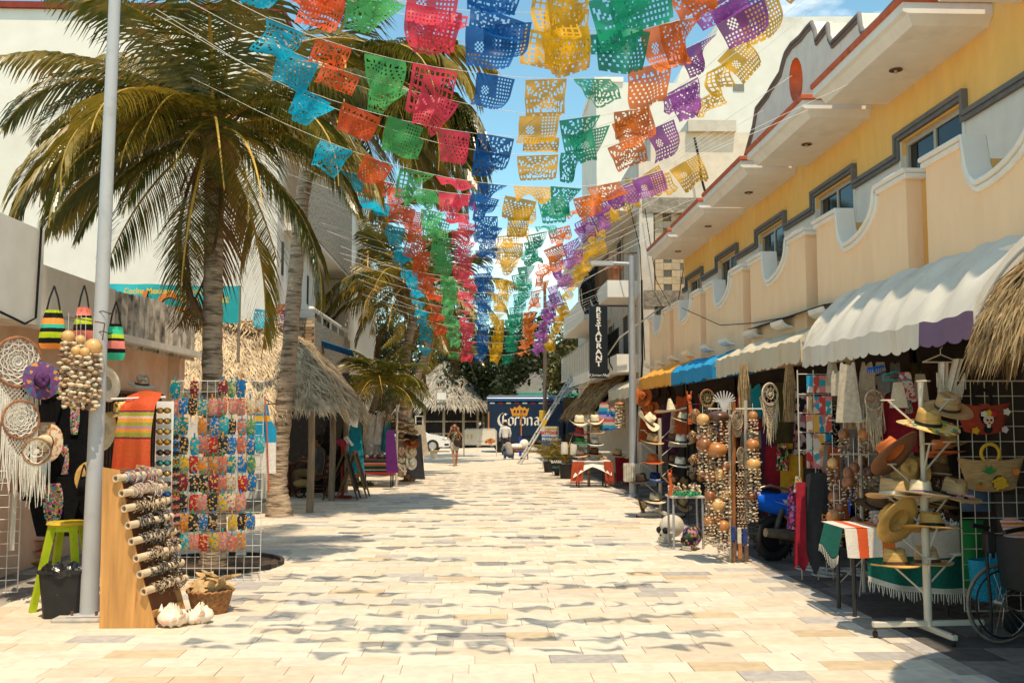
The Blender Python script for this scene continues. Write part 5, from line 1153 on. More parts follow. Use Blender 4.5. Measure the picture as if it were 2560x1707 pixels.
hat('white hat with flowered crown on top of the window bars',at(355,962,13.0),'fedora','white','brown',1.0,(R(8),R(6),.3),crown=M_flow2)
hat('orange hat with flowers peeping out left of the striped blanket',at(303,1032,10.1),'fedora','gold','multi',.85,(R(10),R(-5),.2),crown=M_flower)
hat('brown hat hanging low behind the grey pole',at(228,1195,10.2),'wide','gold','brown',.75,(R(85),0,R(30)))
M_black=mat('black_jersey',(.008,.008,.009),.9,.3,30,.1,spec=.1)
M_print=printed('shirt_print',[(.7,.35,.03),(.05,.35,.4),(.6,.08,.1),(.02,.02,.02),(.65,.55,.4),(.1,.4,.1),(.5,.1,.4)],60)
def shirt_print(r,w,h,z,y=-.05,mt=None,shape='oval'):
 b=MB();b.sheet(lambda u,v:((u-.5)*w*math.sin(math.pi*(.1+.8*v))**.4,y-.012*math.sin(math.pi*u),z+h*(v-.5)),6,8);put('print',b.data('print',mt or M_print),r)
for k,(px,py,Y,sc_,lab) in enumerate(((112,925,10.5,.95,'black shirt lettered in green and yellow under the purple hat'),(152,925,10.65,.95,'black shirt with tall figure print between hat and shell chimes'),(193,985,10.55,.95,'black shirt with small printed motif under the shell chimes'),(100,1110,10.35,1.0,'black shirt with bright print half covered by the leaf painted hat'),(167,1098,10.5,.95,'black shirt printed with a dancing figure in a yellow headdress'),(196,1095,10.6,.95,'black shirt printed with a flower crowned woman'),(140,1190,10.3,1.05,'black shirt printed with a decorated skull'),(172,1185,10.45,1.05,'black shirt printed with a rainbow of ribbons'))):
 r=garment('t_shirt',lab,'t-shirt',at(px,py,Y),TS,M_black,sc_*.95,U(-.15,.15),'black printed shirts on the left stall',k,hanger=False)
 if k==0:
  b=text_mb('MEXI',.09,facing((0,-.06,-.14)),.002);put('lettering',b.data('lettering',mat('print_yellow',(.7,.45,.02),.7,.1)),r)
  b=text_mb('XICO',.13,facing((0.03,-.06,-.25)),.002,bold=.004);put('lettering',b.data('lettering',mat('print_green',(.02,.42,.10),.7,.1)),r)
 else:shirt_print(r,.11 if k!=6 else .2,.42 if k!=6 else .4,-.27)
gp_=grid_panel('wire_rack','white wire grid leaning at the left stall with dream catchers in front',(-5.3,10.15,.05),.55,1.25,5,10,R(20))
b=MB();b.tube([at(28,1375,9.95),at(42,1100,9.95)],.03,4);tag(b.build('stand_post',M_wpaint),'white painted post under the hanging dream catchers','post')
b=MB();b.sheet(lambda u,v:at(18+30*u,1060+170*v,10.25+.05*math.sin(u*9)),8,8);tag(b.build('red_cloth',mat('red_cloth',(.32,.02,.03),.9,.2),None,solid=.004,smooth=60),'dark red cloth hanging behind the left wire grid','cloth')
r=bag('black handbag with cord handles hanging right of the printed shirts',at(208,1240,10.1),.14,.2,M_black,0);r['group']='neon striped beach bags';del r['group']
SOMB=stripes('sombrero_weave',2,.07,[(0,(.55,.06,.04)),(.18,(.6,.45,.3)),(.3,(.03,.2,.3)),(.5,(.65,.25,.05)),(.7,(.6,.5,.36)),(.82,(.06,.25,.1))],weave=60)
so=gd(40,1412)
for k,(px,py,s,lab) in enumerate(((40,1400,1.05,'big straw sombrero lying lowest of the corner stack with striped cloth rim'),(78,1372,.8,'multicoloured sombrero in the middle of the corner stack'),(80,1352,.78,'topmost small cream sombrero with striped brim in the corner stack'),(4,1362,.85,'cream and blue striped sombrero cut by the left picture edge'))):
 p=at(px,py,so.y);hat(lab,(p.x,so.y+.02*k,max(p.z,.03)),'sombrero','cream','multi',s*.95,(R(3),0,k),'sombreros stacked in the left corner',brim=SOMB if k else ST['gold'])
b=MB();b.lathe([(0,.005),(.3,.005),(.36,.06),(.33,.06),(.28,.02)],28);tag(b.build('straw_tray',ST['gold'],None,loc=(so.x,so.y,0),smooth=True),'shallow straw tray under the sombrero stack at the left edge','tray')
APR=stripes('apron_cloth',2,.9,[(0,(.75,.70,.62)),(.5,(.02,.30,.50)),(.78,(.8,.45,.04)),(.85,(.02,.30,.50))],weave=60)
garment('apron','blue, white and yellow apron hanging at the right end of the mask rack','apron',at(655,1010,11.6),[(-.06,0),(.06,0),(.1,-.18),(.17,-.3),(.17,-.82),(-.17,-.82),(-.17,-.3),(-.1,-.18)],APR,1,0,None,3)
b=MB();b.tube([at(662,990,11.5),at(668,1090,11.5),at(672,1230,11.5)],.008,4);tag(b.build('apron_ribbon',mat('red_ribbon',(.6,.1,.04),.7)),'red ribbon trailing beside the blue apron','ribbon')
bn=thing('banner','turquoise restaurant banner with orange lettering stretched behind the corrugated parapet','banner',tuple(at(415,755,18.2)))
TUR=mat('banner_turquoise',(.03,.43,.46),.6,.12,3,.2)
BY=18.2
def bnr(u,v):
 t0,t1=at(240,708,BY),at(600,716,BY);b0_,b1_=at(250,790,BY),at(595,808,BY);p=t0.lerp(t1,u).lerp(b0_.lerp(b1_,u),v);return(p.x,BY+.05*math.sin(u*12+v*2)+.03*math.sin(u*29),p.z)
b=MB();b.sheet(bnr,40,6);b.build('banner_cloth',TUR,bn,smooth=60)
M_gt=mat('banner_yellow',(.75,.45,.03),.6,.1);M_ot=mat('banner_orange',(.62,.17,.03),.6,.1);M_kt=mat('banner_black',(.02,.02,.02),.6,.1)
def btxt(t,px,py,size,mt,**k):
 p=at(px,py,BY-.12);q=text_mb(t,size,facing(p),.004,**k);q.build('lettering',mt,bn)
btxt('Cocina Mexicana - Mexican Food',432,728,.15,M_gt,bold=.004,sx=.9);btxt('RESTAURANTE',510,750,.14,M_gt,bold=.003)
for(dx,mt,dy) in((.02,M_kt,.03),(0,M_ot,0)):
 p=at(362,752,BY-.13+dy);q=text_mb('L',.44,facing(p+Vector((dx,0,-dx))),.004,bold=.018,shear=.2);q.build('lettering',mt,bn)
 p=at(392,768,BY-.13+dy);q=text_mb('a',.32,facing(p+Vector((dx,0,-dx))),.004,bold=.018,shear=.2);q.build('lettering',mt,bn)
 p=at(408,762,BY-.13+dy);q=text_mb('C',.56,facing(p+Vector((dx,0,-dx))),.004,bold=.02,shear=.2);q.build('lettering',mt,bn)
 p=at(475,776,BY-.13+dy);q=text_mb('orona',.36,facing(p+Vector((dx,0,-dx))),.004,bold=.018,shear=.2);q.build('lettering',mt,bn)
for px in(245,330,430,540,598):
 q=MB();p=at(px,760,BY+.1);q.tube([(p.x,BY+.12,2.9),(p.x,BY+.12,at(px,712,BY).z)],.03,5);q.build('post',M_post,bn)
# ============= RIGHT STALLS
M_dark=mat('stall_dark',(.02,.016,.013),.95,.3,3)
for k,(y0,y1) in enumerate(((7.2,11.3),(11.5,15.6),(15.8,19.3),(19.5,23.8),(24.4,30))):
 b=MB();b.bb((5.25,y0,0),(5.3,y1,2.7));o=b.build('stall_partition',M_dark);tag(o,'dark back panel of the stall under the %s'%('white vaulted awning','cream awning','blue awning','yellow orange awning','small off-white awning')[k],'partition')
hp=gd(2322,1592);hp=Vector((hp.x,hp.y,0));ht=thing('hat_rack','tall rusty white hat tree on castors in the right foreground','hat rack',tuple(hp))
HY=hp.y
def zz(py,Y=HY):return at(2322,py,Y).z
b=MB();b.tube([(0,0,.09),(0,0,1.2)],.034,10);b.tube([(0,0,1.2),(0,0,zz(955))],.022,10);put('post',b.data('post',M_wpaint,smooth=60),ht)
b=MB();b.box((0,0,.115),(.98,.05,.045),None,(0,0,R(3)));put('base_bar',b.data('base_bar',M_wpaint,bevel=.006),ht)
b=MB();b.box((.02,-.0,.07),(.05,.72,.045),None,(0,0,R(5)));put('base_bar',b.data('base_bar',M_wpaint,bevel=.006),ht)
M_tyre=mat('black_rubber',(.018,.017,.016),.75,.2,20,.1)
for(x,y) in((-.46,0),(.46,.03),(.04,-.34),(-.02,.34)):
 b=MB();b.lathe([(0,-.014),(.026,-.014),(.03,-.008),(.03,.008),(.026,.014),(0,.014)],12,M_tyre,Matrix.Translation((x,y,.03))@Matrix.Rotation(R(90),4,'Y'));b.tube([(x,y,.03),(x,y,.1)],.012,5,M_rust);put('castor',b.data('castor',None),ht)
disc_tree(ht,None,[(zz(1000),2.9,.27),(zz(998),.1,.27),(zz(953),-1.5,.05),(zz(1108),-1.3,.09),(zz(1105),.3,.3),(zz(1160),2.9,.27),(zz(1392),-1.3,.05),(zz(1387),.2,.3),(zz(1412),2.9,.28),(zz(1320),2.6,.3),(zz(1316),-.3,.1),(zz(1240),2.9,.3),(zz(1240),.2,.25)],M_wpaint)
Hh='hats on the big hat tree'
def hx(px,py,dY=0):return at(px,py,HY+dY)
hat('straw hat painted with sunflowers on crown and brim atop the hat tree',hx(2320,1062,-.06),'wide','gold','black',1.12,(R(14),R(-4),R(25)),Hh,brim=M_flower)
hat('orange crowned hat with wide brown underside tilted on the hat tree',hx(2237,1132,-.05),'wide','rust','white',1.15,(R(-38),R(-30),R(5)),Hh,brim=mat('felt_brown',(.20,.095,.05),.9,.1,20,.1))
hat('natural straw hat with pale grey band on the left arm of the hat tree',hx(2233,1238),'fedora','tan','white',1.18,(R(-6),R(3),R(10)),Hh)
hat('pale straw hat with rainbow striped band in front of the hat tree post',hx(2302,1238,-.1),'wide','cream','multi',1.08,(R(-12),R(7),R(-5)),Hh)
o=hat('brown straw hat with souvenir lettering on its black band',hx(2385,1240,.05),'fedora','tan','black',1.18,(R(4),R(10),R(-5)),Hh)
b=text_mb('PLAYA DEL CARMEN',.021,Matrix.Translation((.0,-.108,.028))@Matrix.Rotation(R(88),4,'X'),.002,bold=.001);put('lettering',b.data('lettering',mat('band_print',(.6,.3,.3),.7)),o)
b=text_mb('MEXICO',.014,Matrix.Translation((.0,-.11,.010))@Matrix.Rotation(R(88),4,'X'),.002,bold=.0006);put('lettering',b.data('lettering',MATS['band_print']),o)
hat('golden straw hat tipped to show its dark lining on the lower left arm',hx(2246,1300,-.04),'fedora','gold','black',1.20,(R(-52),R(-38),0),Hh)
hat('brown straw hat with black band, right one of the lower pair on the rack',hx(2330,1318,-.08),'wide','gold','black',1.08,(R(-10),R(4),.1),Hh)
hat('golden straw hat on the lowest left arm over the green cloth',hx(2240,1412),'fedora','gold','brown',1.10,(R(-6),R(0),0),Hh)
hat('straw hat with bow, lowest one beside the hat tree post',hx(2318,1406,.12),'fedora','tan','brown',1.10,(R(-5),0,.3),Hh)
hat('dark straw hat behind the sunflower hat',hx(2368,1022,.35),'fedora','tan','brown',1.08,(R(20),R(-15),.6),Hh)
hat('brown hat on the middle right arm behind the post',hx(2358,1132,.3),'fedora','rust','black',0.96,(R(-10),0,.2),Hh)
tb=gd(2152,1510);TX0,TX1,TY0,TY1,TZ=at(2110,1330,8.95).x,at(2412,1310,8.95).x,8.95,9.55,at(2200,1312,9.2).z
tt=thing('table','folding table under the striped serape behind the hat tree','table',((TX0+TX1)/2,9.5,0))
b=MB();b.bb((TX0+.02,TY0+.02,TZ-.04),(TX1-.02,TY1-.02,TZ-.012));b.build('table_top',mat('table_ply',(.3,.2,.12),.8),tt)
for(x,y) in((TX0+.12,TY0+.1),(TX1-.15,TY0+.1),(TX0+.12,TY1-.1),(TX1-.15,TY1-.1)):
 b=MB();b.tube([(x,y,0),(x,y,TZ-.04)],.02,7);b.build('leg',mat('dark_steel',(.06,.055,.05),.5,.1,5,0,.4),tt)
sx=[(0,(.66,.60,.52)),(.085,(.62,.10,.03)),(.16,(.7,.64,.55)),(.25,(.68,.16,.03)),(.33,(.66,.6,.52)),(.45,(.56,.50,.42)),(.9,(.5,.45,.38))]
M_sera=stripes('serape_top',0,1.4,sx,weave=90)
ser=thing('tablecloth','green, white and orange striped serape draped over the table with white fringe','tablecloth',(TX0,TY0,TZ))
b=MB();b.sheet(lambda u,v:(TX0+(TX1-TX0)*u,TY0+(TY1-TY0)*v,TZ+.004*math.sin(u*14)),20,10);b.build('cloth_top',M_sera,ser,smooth=60)
def drape(u,v,drop):return(TX0+(TX1-TX0)*u+.02*v*math.sin(u*9),TY0-.012-.05*v*(.5+.5*math.sin(u*17+1))-.02*v,TZ-drop*v*(1+.03*math.sin(u*11)))
b=MB();b.sheet(lambda u,v:drape(u,v,.26),34,5);b.build('cloth_front',M_sera,ser,smooth=60)
M_gserape=stripes('serape_green',2,1.0,[(0,(.01,.13,.095)),(.40,(.01,.13,.095)),(.46,(.02,.02,.02)),(.47,(.62,.57,.48)),(.535,(.3,.1,.1)),(.55,(.01,.13,.095)),(.80,(.01,.13,.095)),(.83,(.6,.55,.46))],weave=90)
b=MB();b.sheet(lambda u,v:(lambda p:(p[0],p[1]+.02,TZ-.26-.31*v+(.12*(1-u)**3)*v))(drape(.16+.84*u,1,.26)),34,8);b.build('cloth_lower',mat('serape_green_cloth',(.008,.13,.095),.9,.2,40,.3),ser,smooth=60)
b=MB();b.sheet(lambda u,v:(lambda p:(p[0],p[1]+.012,TZ-.55-.05*v+(.12*(1-u)**3)))(drape(.16+.84*u,1,.26)),34,2);b.build('cloth_border',mat('serape_white_cloth',(.62,.57,.48),.9,.1,40,.3),ser,smooth=60)
b=MB()
for k in range(44):
 u=k/43;p=drape(.16+.84*u,1,.26);z=TZ-.6+.12*(1-u)**3;b.tube([(p[0],p[1]+.012,z),(p[0]+U(-.012,.012),p[1],z-U(.06,.1))],[.006,.003],4)
b.build('fringe',MATS['serape_white_cloth'],ser)
b=MB();b.sheet(lambda u,v:(TX0-.012-.05*v,TY0+(TY1-TY0)*u*.8,TZ-.24*v*(1+.2*math.sin(u*5))),14,6);b.build('cloth_side',MATS['serape_green_cloth'],ser,smooth=60)
b=MB()
for k in range(14):y=TY0+(TY1-TY0)*.8*k/13;b.tube([(TX0-.06,y,TZ-.25-.05*math.sin(k/13*5)),(TX0-.07,y,TZ-.33-.06*math.sin(k/13*5))],[.006,.003],4)
b.build('fringe',MATS['serape_white_cloth'],ser)
for k,(x,y,lab) in enumerate(((.42,.2,'stack of beaded bracelets at the front left of the serape table'),(.58,.14,'coil of grey shell necklaces on the serape table'),(.5,.5,'heap of shell bracelets further back on the serape table'))):
 b=MB()
 for j in range(7):
  r_=U(.03,.045);b.tube([(TX0+x+U(-.01,.01)+r_*math.cos(t),TY0+y+r_*math.sin(t),TZ+.016+.014*j) for t in np.linspace(0,6.283,12)],.009,4)
 tag(b.build('bracelet_stack',M_bead[1] if k!=1 else M_bead[3]),lab,'bracelets')
b=MB()
for k in range(60):
 x,y=TX1-.25+U(-.18,.18),TY0+.15+U(-.1,.3);b.tube([(x,y,TZ+.01),(x+U(-.08,.08),y+U(-.08,.08),TZ+U(.03,.12)),(x+U(-.1,.1),y+U(-.1,.1),TZ+.01)],.006,4)
tag(b.build('crochet_cloth',M_crochet),'crumpled white crochet shawl on the right end of the serape table','shawl')
GY=8.75;g0=at(2410,1480,GY);g1=at(2405,952,GY)
grid_panel('wire_rack','cream wire grid behind the wheelchair hung with woven bags',(g0.x,GY,.1),1.05,g1.z-.1,8,15,wire=.0045,mt=M_wpaint)
def trapbag(label,px,py,Y,wt,wb_,h,mt,ring,deco):
 r=thing('woven_bag',label,'bag',tuple(at(px,py,Y)));b=MB()
 def f(u,v,s):w=wt+(wb_-wt)*v;return((u-.5)*w,s*.07*math.sin(math.pi*u)**.6*math.sin(math.pi*min(1,.25+v*.7)),h*(.5-v)+.03*(2*u-1)**2*(1-v)-.03*(2*u-1)**2*v*-1)
 for s in(-1,1):b.sheet(lambda u,v:f(u,v,s),18,9)
 put('bag_body',b.data('bag_body',mt,smooth=60),r)
 b=MB();b.tube([(.085*math.cos(t),0,h*.5+.065+.085*math.sin(t)) for t in np.linspace(0,6.283,25)],.016,8);put('ring_handle',b.data('ring_handle',ring,smooth=60),r)
 b=MB();b.box((0,-.03,h*.5-.0),(.07,.06,.035));put('handle_wrap',b.data('handle_wrap',mt),r)
 for nm,mb,m_ in deco:put(nm,mb.data(nm,m_),r)
 return r
def disc(cx,cz,r,n=10,y=-.075,lobes=0,mt=None,t=.012):
 b=MB();b.prism([(cx+r*(1+(.22*math.cos(lobes*2*math.pi*k/n) if lobes else 0))*math.cos(2*math.pi*k/n),cz+r*(1+(.22*math.cos(lobes*2*math.pi*k/n) if lobes else 0))*math.sin(2*math.pi*k/n)) for k in range(n)],t,mt,Matrix(((1,0,0,0),(0,0,-1,y),(0,1,0,0),(0,0,0,1))));return b
F_={n:mat('felt_'+n,c,.9,.08,30,.2) for n,c in dict(white=(.72,.68,.6),yellow=(.7,.42,.03),red=(.5,.03,.03),black=(.012,.011,.012),skin=(.72,.55,.43),green=(.03,.25,.06),gold=(.6,.36,.02),orange=(.68,.2,.04),lilac=(.6,.5,.58),pink=(.7,.3,.3)).items()}
def many(parts):
 b=MB()
 for q in parts:b.add(q.v,q.f)
 return b
M_redbag=mat('red_palm_weave',(.36,.055,.03),.85,.25,12,.5,stretch=(1,1,9),bdist=.008)
M_palmbag=mat('palm_weave',(.47,.29,.13),.85,.25,12,.6,stretch=(1,1,9),bdist=.008)
yb=-.082
deco=[('flower',disc(.19,.075,.03,15,yb+.02,5),F_['white']),('flower',disc(-.17,.07,.025,15,yb+.03,5),F_['red']),('flower',disc(-.11,-.095,.03,15,yb+.01,5),F_['yellow']),('flower',disc(.16,-.085,.028,15,yb+.01,5),F_['lilac']),('hair',many([disc(0,.02,.066,14,yb),disc(-.02,.045,.055,12,yb)]),F_['black']),('face',disc(0,.005,.046,16,yb-.013),F_['skin']),('flower_crown',disc(-.045,.055,.026,15,yb-.02,5),F_['white']),('flower_crown',disc(0,.066,.026,15,yb-.022,5),F_['yellow']),('flower_crown',disc(.045,.055,.026,15,yb-.02,5),F_['red']),('eyes',many([disc(-.018,.0,.009,8,yb-.026),disc(.018,.0,.009,8,yb-.026),disc(-.018,.016,.0001,4,yb-.026)]),F_['black']),('lips',disc(0,-.024,.006,8,yb-.026),F_['red']),('dress',many([disc(0,-.082,.038,12,yb)]),F_['black']),('collar',disc(0,-.053,.016,8,yb-.013),F_['white'])]
trapbag('red woven bag with felt girl in a flower crown and black ring handle',2457,1050,GY-.1,.52,.36,.26,M_redbag,F_['black'],deco)
leaf=MB()
for k in range(11):
 a=R(20+14*k);d=Vector((math.cos(a),0,math.sin(a)));n_=Vector((-d.z,0,d.x));c=Vector((-.06,yb-.004,.03));tip=c+d*(.075+.02*math.sin(k*2));leaf.add([c-n_*.012,tip-Vector((0,.008,0)),c+n_*.012],[(0,1,2)])
pine=MB();
for k in range(5):
 for j in range(4):pine.add(*[(q.v,q.f) for q in[disc(-.01+.022*k+.011*(j%2)-.03+.01*j,-.04-.022*j+.008*k,.012,6,yb-.012)]][0])
deco=[('leaves',leaf,F_['green']),('pineapple_outline',disc(.035,-.055,.066,14,yb+.01),F_['black']),('pineapple',disc(.035,-.055,.058,14,yb-.004),F_['gold']),('pineapple_scales',pine,F_['yellow']),('peach',disc(.19,.045,.032,12,yb+.015),F_['orange']),('strawberry',disc(-.14,-.085,.028,10,yb+.02),F_['orange']),('strawberry_leaf',disc(-.14,-.062,.014,10,yb+.012,5),F_['green'])]
trapbag('straw coloured woven bag with sequin pineapple and yellow ring handle',2478,1190,GY-.12,.62,.44,.28,M_palmbag,F_['yellow'],deco)
M_bluew=mat('blue_woven_plastic',(.005,.30,.50),.5,.25,60,.8,bdist=.01)
wbk=thing('tote_bag','bright blue woven plastic tote standing behind the wheelchair wheel','bag',tuple(at(2472,1500,8.62)))
hb_=at(2472,1398,8.62).z-at(2472,1500,8.62).z
b=MB();b.lathe([(0,-.0),(.13,0),(.15,.03),(.175,hb_),(.165,hb_),(.14,.04)],30,None,fn=lambda p,w:Vector((p.x*1.0,p.y*.6,p.z)));put('bag_body',b.data('bag_body',M_bluew,smooth=60),wbk)
b=MB();b.tube([(-.03,-.1,hb_-.02),(-.03,-.1,hb_+.09),(0,-.1,hb_+.12),(.03,-.1,hb_+.09),(.03,-.1,hb_-.02)],.008,5);put('handle',b.data('handle',M_bluew),wbk)
for k,(px,py,w_,h_,c,lab) in enumerate(((2432,1385,.22,.62,(.01,.20,.04),'flat green bag hanging low on the wire grid'),(2440,1240,.3,.28,(.08,.12,.2),'blue and white bag hanging low behind the wire grid'),(2530,1290,.3,.4,(.06,.05,.045),'dark bag hanging behind the lower woven bag'))):
 p=at(px,py,GY+.1);b=MB();b.sheet(lambda u,v:(p.x+(u-.5)*w_*(1-.1*v),p.y-.05*math.sin(math.pi*u)*math.sin(math.pi*v),p.z+(.5-v)*h_),8,8);b.sheet(lambda u,v:(p.x+(u-.5)*w_*(1-.1*v),p.y+.02,p.z+(.5-v)*h_),2,2);tag(b.build('shopping_bag',mat('bagcloth_%d'%k,c,.7,.15,9),None,smooth=60),lab,'bag')
wc=gd(2480,1600);WX,WYc=at(2440,1510,7.95).x,7.95
wch=thing('wheelchair','folded black wheelchair with worn grey tyres at the right edge','wheelchair',(WX+.3,7.8,0))
M_chrome=mat('chrome',(.55,.53,.5),.22,.05,8,0,.9);M_tyreg=mat('grey_tyre',(.20,.17,.135),.8,.2,12,.1)
M_vinyl=mat('black_vinyl',(.010,.010,.011),.5,.2,12,.15)
def wheel(cx,cy,r,yaw,lab=None):
 Mz=Matrix.Translation((cx,cy,r))@Matrix.Rotation(yaw,4,'Z')
 b=MB();b.tube([(r*.965*math.cos(t),0,r*.965*math.sin(t)) for t in np.linspace(0,6.2832,49)],r*.035,8,M_tyreg,cap=False,M=Mz)
 wo=b.build('wheel',None,wch,smooth=60)
 b=MB();b.tube([(r*.9*math.cos(t),0,r*.9*math.sin(t)) for t in np.linspace(0,6.2832,49)],r*.022,6,M_chrome,cap=False,M=Mz);b.build('rim',None,wo,smooth=60)
 b=MB();b.tube([(r*.84*math.cos(t),-.05,r*.84*math.sin(t)) for t in np.linspace(0,6.2832,49)],.008,6,M_vinyl,cap=False,M=Mz);b.build('push_rim',None,wo,smooth=60)
 b=MB();b.tube([(0,-.05,0),(0,.05,0)],.022,8,M_chrome,M=Mz)
 for k in range(28):
  a=2*math.pi*k/28;o_=.5*(1 if k%2 else-1);b.tube([(.02*math.cos(a+o_),(-.035 if k%4<2 else .035),.02*math.sin(a+o_)),(r*.89*math.cos(a),0,r*.89*math.sin(a))],.0022,3,M_chrome,M=Mz)
 b.build('spokes',None,wo)
WR=.325
c1_=at(2500,1515,7.95);c2_=at(2625,1520,7.7)
wheel(c1_.x,c1_.y,WR,R(12));wheel(c2_.x+.02,c2_.y-.32,WR,R(12))
bx,by=c1_.x+.1,c1_.y-.05
b=MB();pq=[at(2475,1335,7.9),at(2475,1480,7.9)]
b.sheet(lambda u,v:(pq[0].x+.42*u+.05*v,7.85-.28*u+.03*math.sin(u*7),pq[0].z-.05*u-.42*v),10,8);b.build('backrest',M_vinyl,wch,smooth=60,solid=.02)
b=MB();b.tube([at(2462,1340,7.86),at(2478,1520,7.86),at(2478,1600,7.86)+Vector((0,0,.06))],.014,7);b.tube([at(2462,1340,7.86)+Vector((.45,-.28,0)),at(2478,1600,7.86)+Vector((.45,-.28,.06))],.014,7);b.build('frame',M_vinyl,wch)
b=MB();b.tube([at(2428,1312,7.7),at(2470,1318,7.86)],.018,8);b.build('handle',M_vinyl,wch);b=MB();b.tube([at(2510,1330,7.35),at(2575,1318,7.6)],.018,8);b.build('handle',M_vinyl,wch)
b=MB();b.box(at(2472,1355,7.85),(.08,.09,.17));b.build('armrest_pad',M_vinyl,wch,bevel=.012)
b=MB();b.bb((bx,by-.35,.44),(bx+.45,by+.1,.47));b.build('seat',M_vinyl,wch)
b=MB();b.sheet(lambda u,v:(at(2500,1320,8.1).x+.5*u,8.1-.1*v,at(2500,1300,8.1).z-.16*v+.02*math.sin(u*9)),12,5);tag(b.build('patterned_cloth',stripes('zigzag_cloth',2,.06,[(0,(.55,.12,.06)),(.3,(.6,.5,.35)),(.5,(.5,.2,.3)),(.75,(.6,.35,.1))]),None,smooth=60,solid=.006),'red and cream zigzag cloth hung over the back of the wheelchair','cloth')
for(x,y) in((c1_.x+.3,8.3),(c1_.x+.65,8.0)):
 b=MB();b.lathe([(0,-.015),(.09,-.015),(.1,0),(.09,.015),(0,.015)],18,M_tyre,Matrix.Translation((x,y,.1))@Matrix.Rotation(R(90),4,'X'));b.build('castor',None,wch,smooth=60)
def W(px,py,Y):return at(px,py,Y)
d=dreamcatcher('macrame owl with two ring eyes and long cotton tassels',W(2185,1000,9.6),.1,.2,.2,.3,M_mac,M_mac,3,14,True,'macrame hangings')
b=MB()
for sx in(-.055,.055):b.tube([(sx+.04*math.cos(t),-.03,.02+.04*math.sin(t)) for t in np.linspace(0,6.28,16)],.008,5)
put('eye_rings',b.data('eye_rings',M_hoop),d)
dreamcatcher('macrame tree of life hanging with a cotton net beside the scooter',W(1925,985,12.3),.14,.5,.3,.34,M_mac,M_mac,2,9,True,'macrame hangings')
b=MB()
for k in range(40):
 x=U(-.1,.1);z=.36;b.tube([(x*.4,U(-.04,.04),z),(x*.9,U(-.05,.05),0),(x+U(-.02,.02),U(-.05,.05),-.38)],[.008,.007,.003],3)
rf=b.data('raffia',mat('raffia',(.50,.36,.19),.9,.3,20,.2))
for(px,py,Y,lab) in((2128,985,10.4,'bundle of pale raffia hanging under the white awning edge'),(1975,980,12.2,'bundle of raffia hanging under the seam of the white and cream awnings'),(1860,970,13.6,'bundle of raffia hanging above the coconut chimes under the cream awning'),(1480,1025,29.5,'tall bundle of dry palm fibre hanging under the straw eave')):
 tag(put('raffia_bundle',rf,None,W(px,py,Y)),lab,'raffia','raffia bundles')
ct=thing('crochet_garment','white fringed crochet top on a cream hanger under the awning','garment',tuple(W(2352,905,8.7)))
b=MB();b.tube([(-.17,0,0),(0,0,.07),(.17,0,0),(-.17,0,0)],.007,5);b.tube([(0,0,.07),(0,0,.12),(.02,0,.14)],.005,4);put('hanger',b.data('hanger',M_wpaint),ct)
b=MB();b.sheet(lambda u,v:((-.04+.1*u)-.02*v,-.03+.02*math.sin(u*9),.0-.3*v),6,8);b.sheet(lambda u,v:((.1+.1*u)-.10*v,-.03+.02*math.sin(u*9),.03-.33*v),6,8);put('knit',b.data('knit',M_crochet,smooth=60),ct)
b=MB()
for k in range(46):x=-.06+.26*k/45;z=-.1-.16*math.sin(math.pi*k/45);b.tube([(x,-.04,z),(x+U(-.015,.015),-.05,z-U(.1,.18))],[.006,.003],3)
put('fringe',b.data('fringe',M_crochet),ct)
b=MB();b.tube([W(2208,938,9.2),W(2240,928,9.2),W(2278,950,9.2),W(2208,950,9.2),W(2208,938,9.2)],.008,5);tag(b.build('clothes_hanger',mat('teal_plastic',(.0,.28,.34),.4)),'empty teal plastic hanger under the white awning','hanger')
b=MB();b.tube([W(2168,922,9.5),W(2210,915,9.5)],.012,5)
for k in range(8):b.tube([W(2170+5*k,918,9.5),W(2168+5*k,932,9.5)],.005,4)
tag(b.build('peg_hanger',mat('blue_plastic',(.0,.12,.5),.4)),'blue sock hanger with pegs under the white awning','hanger')
M_ecru=mat('ecru_canvas',(.58,.49,.35),.9,.1,20,.2)
for k,(px,py,Y,poly,mt,s,lab,cat) in enumerate(((2245,955,9.3,SKIRT,M_ecru,.42,'ecru canvas bag with long straps hanging behind the owl','bag'),(2300,935,9.5,SKIRT,M_ecru,.45,'second ecru canvas bag hanging left of the crochet top','bag'),(2262,930,9.45,SKIRT,printed('red_white_cloth',[(.5,.03,.05),(.6,.5,.45),(.5,.05,.06),(.65,.55,.5)],20),.5,'red and white embroidered cloth hanging above the hat tree','cloth'),(2272,1000,9.4,SKIRT,printed('black_white_cloth',[(.03,.03,.03),(.6,.55,.45)],40),.22,'small black and white printed pouch beside the ecru bags','pouch'))):
 garment('hanging_cloth',lab,cat,W(px,py,Y),poly,mt,s,U(-.3,.3),None,k,False)
gr_=thing('display_rack','white post rack of carved gourd chimes beside the serape table','display rack',(W(2158,1400,10.3).x,10.3,0))
b=MB();b.tube([(0,0,0),(0,0,W(2158,1050,10.3).z)],.022,8);put('post',b.data('post',M_wpaint),gr_)
for py in(1050,1135,1250):
 z=W(2158,py,10.3).z;b=MB();b.tube([(-.33,0,z),(.33,0,z)],.008,4);b.tube([(0,-.2,z),(0,.2,z)],.008,4);put('cross_bar',b.data('cross_bar',M_wpaint),gr_)
b=MB()
for a in(0,2.1,4.2):b.tube([(0,0,.35),(.36*math.cos(a),.36*math.sin(a),.01)],.007,4)
put('tripod',b.data('tripod',M_wpaint),gr_)
hat('white straw hat on top of the gourd rack',W(2140,1045,10.2),'fedora','white','white',.85,(R(5),0,.4),None)
